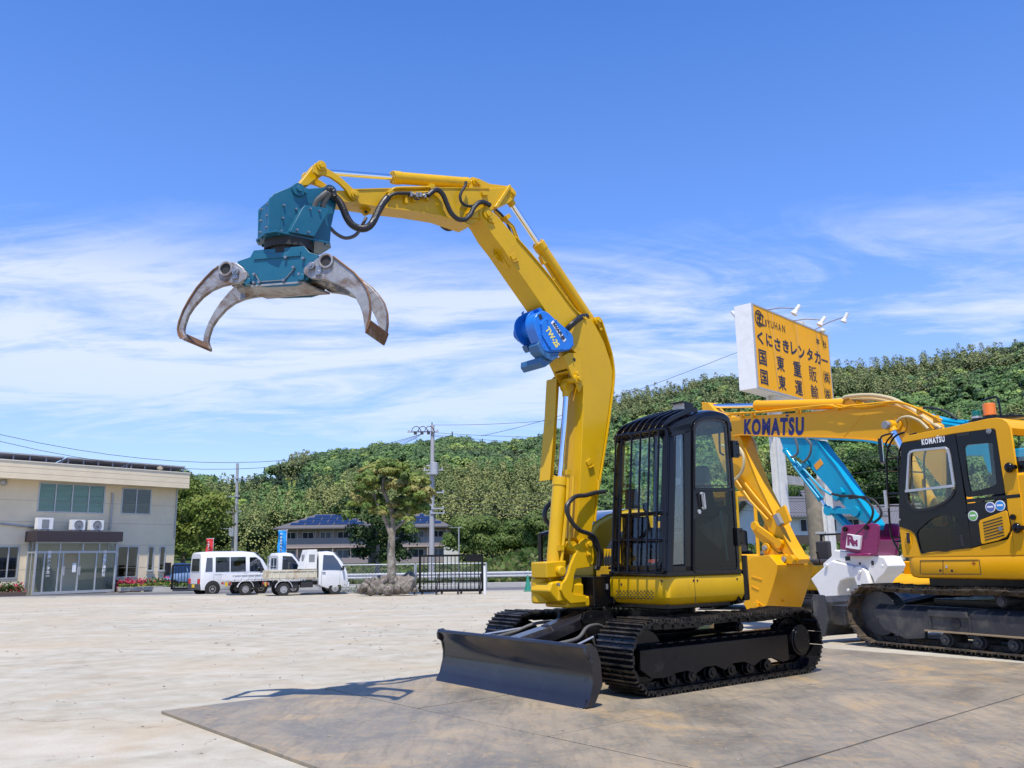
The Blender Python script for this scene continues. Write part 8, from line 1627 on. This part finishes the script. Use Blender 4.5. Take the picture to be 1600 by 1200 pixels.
# ================================================================ VEHICLES (small Japanese vans and trucks)
M_CARW = mat('white_car_paint', (.70, .71, .73), .25, var=.02, coat=.6); M_TYRE = mat('tyre', (.022, .022, .022), .85, bump=.2); M_RIM = mat('steel_rim', (.42, .42, .43), .4, .4); M_PLATE = mat('yellow_number_plate', (.75, .50, .02), .5); M_TLAMP = mat('red_tail_lamp', (.45, .02, .015), .2, coat=.6); M_CARG = glass('car_glass', (.22, .26, .26), .16, .02); M_BUMP = mat('grey_bumper', (.06, .06, .065), .6); M_RUSTY = mat('cream_rusty_bed', (.58, .54, .42), .6, var=.12, dirt=(.30, .17, .07), ds=2.5, da=(.5, .7))
def wheel(p, x, y, r_=.28, w_=.16):
    W_ = MB().tube([(x, y-w_/2, r_), (x, y+w_/2, r_)], r_, 28); W_ = MB().pipe((x, y-w_/2, r_), (x, y+w_/2, r_), r_, r_*.54, 32).build('wheel', M_TYRE, p, bevel=.012)
    sg = -1 if y < 0 else 1; s = MB().disc((x, y+sg*w_*.25, r_), (0, 1, 0), r_*.55, .03, 28).pipe((x, y+sg*w_*.30, r_), (x, y+sg*w_*.46, r_), r_*.56, r_*.48, 28).disc((x, y+sg*w_*.40, r_), (0, 1, 0), r_*.2, .05, 16)
    for i in range(8): a = i*math.pi/4; s.disc((x+math.cos(a)*r_*.40, y+sg*w_*.34, r_+math.sin(a)*r_*.40), (0, 1, 0), r_*.055, .03, 8)
    s.build('rim', M_RIM, W_)
def veh_root(name, lb, cat, px, py, Y, ang, group=None):
    p = at(px, py, Y); return thing(name, lb, cat, (p[0], Y, gz(Y)-.016), ang, group)
def body_shell(secs, parent, mt, nm='body', bevel=.02):
    """loft of cross sections along x: (x, half width bottom, half width belt, half width top, z0, zbelt, ztop)"""
    rings = []
    for x, w0, w1, w2, z0, zb_, zt_ in secs:
        h = [(w0, z0), (w1, z0+(zb_-z0)*.25), (w1, zb_), (w2+(w1-w2)*.12, zt_-.12), (w2-.04, zt_-.03), (w2-.16, zt_)]; rings.append([Vector((x, y, z)) for y, z in h]+[Vector((x, -y, z)) for y, z in h[::-1]])
    return MB().loft(rings).build(nm, mt, parent, bevel=bevel, smooth=40, seg=2)
def side_panes(parent, rects, ysurf, mt=None, nm='side_window'):
    for pts in rects:
        for sg in (-1, 1):
            s = MB().ext([(x, sg*(ysurf(z)+.004), z) for x, z in pts], (0, sg*.006, 0)); s.build(nm, mt or M_CARG, parent, smooth=0)
def van():
    X = veh_root('parked_van', 'white box-shaped minivan with dark windows, leftmost of the parked white vehicles', 'van', 362, 927, 40.0, math.atan2(.62, .78), 'white vehicles parked by the office')
    L_ = 3.35; S = [(-1.68, .66, .70, .60, .30, .95, 1.80), (-1.62, .70, .735, .62, .24, .95, 1.86), (-1.2, .70, .74, .63, .20, .95, 1.89), (.2, .70, .74, .63, .20, .95, 1.89), (.75, .70, .74, .62, .20, .95, 1.84), (1.15, .70, .735, .60, .22, .96, 1.55), (1.42, .69, .72, .60, .22, .95, 1.16), (1.62, .66, .69, .58, .24, .72, .98), (1.70, .60, .62, .52, .28, .60, .84)]
    B = body_shell(S, X, M_CARW); ysf = lambda z: .742-.11*max(0, (z-.95))/.85
    side_panes(B, [[(-1.50, 1.02), (-1.18, 1.02), (-1.18, 1.62), (-1.44, 1.62)], [(-1.05, 1.00), (-.42, 1.00), (-.42, 1.64), (-1.05, 1.64)], [(-.38, 1.00), (.32, 1.00), (.32, 1.64), (-.38, 1.64)], [(.50, 1.0), (1.22, .98), (.98, 1.50), (.80, 1.62), (.50, 1.62)]], ysf)
    MB().ext([(-1.690, -.52, 1.04), (-1.690, .52, 1.04), (-1.665, .48, 1.66), (-1.665, -.48, 1.66)], (-.012, 0, 0)).build('rear_window', M_CARG, B, smooth=0)
    MB().ext([(1.235, -.56, 1.42), (1.235, .56, 1.42), (.86, .52, 1.80), (.86, -.52, 1.80)], (.05, 0, .03)).build('windscreen', M_CARG, B, smooth=0)
    MB().b2((-1.76, -.70, .26), (-1.64, .70, .50)).b2((1.60, -.66, .24), (1.74, .66, .46)).build('bumper', M_BUMP, B, bevel=.03)
    MB().b2((-1.775, -.22, .34), (-1.762, .10, .48)).build('number_plate', M_PLATE, B)
    for y in (-.60, .60): MB().b2((-1.76, y-.07, .50), (-1.68, y+.07, .72)).build('tail_lamp', M_TLAMP, B, bevel=.01); MB().b2((1.60, y-.10, .60), (1.69, y+.08, .74)).build('headlight', M_LAMP, B, bevel=.01)
    s = MB()
    for sg in (-1, 1):
        for x in (-1.12, -.01, .42): s.b2((x-.004, sg*.738-.006, .34), (x+.004, sg*.738+.006, 1.0))
        s.b2((-1.1, sg*.742-.005, .88), (.0, sg*.742+.005, .895)); s.box((.30, sg*.75, .92), (.14, .03, .03))
    s.build('door_seam', M_GREY, B); MB().box((1.0, -.83, 1.08), (.08, .16, .14)).build('mirror', M_DARK, B, bevel=.02); MB().box((1.0, .83, 1.08), (.08, .16, .14)).build('mirror', M_DARK, B, bevel=.02)
    
    for x in (-1.15, 1.05):
        for y in (-.735, .735): MB().disc((x, y, .30), (0, 1, 0), .335, .022, 28).build('wheel_arch', M_DARK, B)
    for x in (-1.15, 1.05):
        for y in (-.69, .69): wheel(X, x, y, .275)
van()
def kei_truck(px, py, Y, ang, lb, dump):
    X = veh_root('parked_truck', lb, 'truck', px, py, Y, ang, 'white vehicles parked by the office')
    S = [(.42, .66, .70, .60, .44, .98, 1.72), (.46, .69, .72, .62, .40, .98, 1.77), (.80, .69, .73, .63, .26, .98, 1.79), (1.05, .69, .73, .62, .26, .98, 1.75), (1.38, .69, .725, .60, .28, .98, 1.42), (1.60, .68, .71, .60, .28, .92, 1.08), (1.68, .62, .66, .54, .30, .70, .90)]
    C_ = body_shell(S, X, M_CARW, 'cab'); ysf = lambda z: .732-.11*max(0, z-.98)/.8
    side_panes(C_, [[(.56, 1.02), (1.44, 1.0), (1.20, 1.40), (1.02, 1.62), (.60, 1.64)]], ysf)
    MB().ext([(.425, -.46, 1.10), (.425, .46, 1.10), (.432, .42, 1.56), (.432, -.42, 1.56)], (-.012, 0, 0)).build('rear_window', M_CARG, C_, smooth=0)
    MB().ext([(1.40, -.56, 1.36), (1.40, .56, 1.36), (1.10, .52, 1.70), (1.10, -.52, 1.70)], (.05, 0, .03)).build('windscreen', M_CARG, C_, smooth=0)
    s = MB()
    for sg in (-1, 1): s.b2((.52, sg*.735-.005, .42), (.528, sg*.735+.005, 1.0)); s.b2((1.30, sg*.73-.005, .42), (1.308, sg*.73+.005, 1.0)); s.box((.62, sg*.742, .92), (.14, .03, .035))
    s.build('door_seam', M_GREY, C_); MB().box((1.42, -.82, 1.10), (.07, .15, .16)).build('mirror', M_DARK, C_, bevel=.02); MB().box((1.42, .82, 1.10), (.07, .15, .16)).build('mirror', M_DARK, C_, bevel=.02)
    MB().b2((1.62, -.66, .28), (1.74, .66, .50)).build('bumper', M_CARW, C_, bevel=.03)
    bedm = M_RUSTY if dump else M_CARW; zb0, zb1 = (.66, 1.04) if dump else (.60, .90)
    s = MB().b2((-1.60, -.71, zb0), (.36, .71, zb0+.06)); BD = s.build('load_bed', bedm, X, bevel=.006)
    for nm, lo, hi in (('side_board', (-1.58, -.72, zb0+.06), (.34, -.68, zb1)), ('side_board', (-1.58, .68, zb0+.06), (.34, .72, zb1)), ('tailgate', (-1.62, -.72, zb0+.02), (-1.58, .72, zb1)), ('front_board', (.30, -.68, zb0+.06), (.34, .68, zb1))):
        s = MB().b2(lo, hi)
        if nm == 'side_board':
            sg = -1 if lo[1] < 0 else 1
            for i in range(7): x = -1.50+i*.29; s.b2((x-.02, hi[1] if sg > 0 else lo[1]-.02, zb0+.08), (x+.02, hi[1]+.02 if sg > 0 else lo[1], zb1-.02))
            s.b2((-1.58, (hi[1] if sg > 0 else lo[1]-.025), zb1-.05), (.34, (hi[1]+.025 if sg > 0 else lo[1]), zb1))
        if nm == 'tailgate':
            for y in (-.66, -.33, 0, .33, .66): s.b2((-1.645, y-.02, zb0+.04), (-1.62, y+.02, zb1-.02))
        s.build(nm, bedm, BD, bevel=.004)
    if dump:
        s = MB().ext([(-.22, -.66, zb1+.02), (.34, -.66, zb1+.02), (.34, -.66, 1.86), (-.02, -.66, 1.86)], (0, 1.32, 0)); G_ = s.build('headboard', M_WHT, BD, bevel=.02); MB().b2((-.0, -.665, 1.35), (.24, -.655, 1.66)).build('vent_grille', M_GREY, G_); MB().b2((-.14, -.2, 1.35), (-.10, .2, 1.66)).build('vent_grille', M_GREY, G_)
        t = text_mesh('DUMP', .12, .006, M_INK, 'lettering', 1.5, thick=.001); place(t, (-.95, -.748, .86), (1, 0, 0), (0, 0, 1), BD) if False else bpy.data.objects.remove(t)
    s = MB()
    if not dump:
        for y in (-.6, -.2, .2, .6): s.tube([(.36, y, zb1-.1), (.36, y, 1.62)], .02, 6)
        s.tube([(.36, -.62, 1.62), (.36, .62, 1.62)], .02, 6); s.tube([(.36, -.62, 1.2), (.36, .62, 1.2)], .015, 6); s.build('cab_guard', M_LGREY, BD)
    s = MB().b2((-1.55, -.36, .42), (1.0, -.28, .56)).b2((-1.55, .28, .42), (1.0, .36, .56)).b2((-.9, -.62, .30), (-.4, -.38, .55)).b2((-.3, -.66, .32), (.2, -.40, .60)).b2((-1.05, -.5, .26), (-.95, .5, .36)); s.build('chassis', M_DARK, X, bevel=.01)
    for y in (-.66, .66):
        s = MB(); s.strip([(-1.0+.35*math.cos(R(a)), y, .29+.35*math.sin(R(a))) for a in range(10, 171, 16)], .17, .015, (0, 1, 0)); s.build('mudguard', M_CARW, X)
    MB().b2((-1.62, -.62, .46), (-1.57, .62, .56)).build('rear_bar', M_LGREY, X); MB().b2((-1.635, -.2, .40), (-1.622, .13, .56)).build('number_plate', M_PLATE, X)
    for y in (-.54, .54): MB().b2((-1.66, y-.10, .46), (-1.61, y+.10, .56)).build('tail_lamp', M_TLAMP, X, bevel=.008)
    for x in (-1.0, 1.12):
        for y in (-.64, .64): wheel(X, x, y, .265, .15)
kei_truck(411, 927.5, 39.0, math.atan2(.56, .83), 'white flatbed kei truck half hidden between the minivan and the tipper truck', False)
kei_truck(476, 928.5, 37.3, math.atan2(.42, .91), 'white tipper kei truck with a worn cream load bed, rightmost of the parked vehicles', True)
def bluecar():
    X = veh_root('parked_car', 'pale blue hatchback behind the short black fence by the office corner', 'car', 284, 921, 51.5, R(60)); M_ = mat('pale_blue_car_paint', (.28, .40, .62), .25, coat=.6)
    S = [(-1.85, .6, .66, .5, .35, .75, .95), (-1.75, .72, .78, .56, .25, .85, 1.15), (-1.35, .76, .82, .58, .22, .88, 1.42), (-.6, .78, .83, .60, .2, .9, 1.50), (.2, .78, .83, .60, .2, .9, 1.46), (.85, .77, .82, .60, .2, .90, 1.08), (1.5, .74, .79, .60, .22, .80, .95), (1.85, .62, .66, .5, .3, .6, .75)]
    B = body_shell(S, X, M_); ysf = lambda z: .832-.2*max(0, z-.9)/.6; side_panes(B, [[(-1.3, .96), (-.35, .96), (-.35, 1.38), (-1.1, 1.34)], [(-.28, .96), (.72, .96), (.3, 1.34), (-.28, 1.38)]], ysf); MB().ext([(-1.83, -.5, 1.0), (-1.83, .5, 1.0), (-1.45, .46, 1.40), (-1.45, -.46, 1.40)], (-.06, 0, .02)).build('rear_window', M_CARG, B, smooth=0)
    for y in (-.66, .66): MB().b2((-1.84, y-.08, .70), (-1.74, y+.08, .92)).build('tail_lamp', M_TLAMP, B)
    for x in (-1.2, 1.2):
        for y in (-.75, .75): wheel(X, x, y, .29)
bluecar()
bx = at(690, 900, 41); 
bx = at(706, 881, 128); o = MB().b2((-1.1, -.8, 0), (1.1, .8, 2.6)).b2((-1.15, -.85, 2.6), (1.15, .85, 2.7)).b2((-.02, -.82, .1), (.02, -.8, 2.5)).build('water_tank', M_PLST, bevel=.03); o.location = bx; tag(o, 'pale square water tank at the right end of the apartments', 'tank')
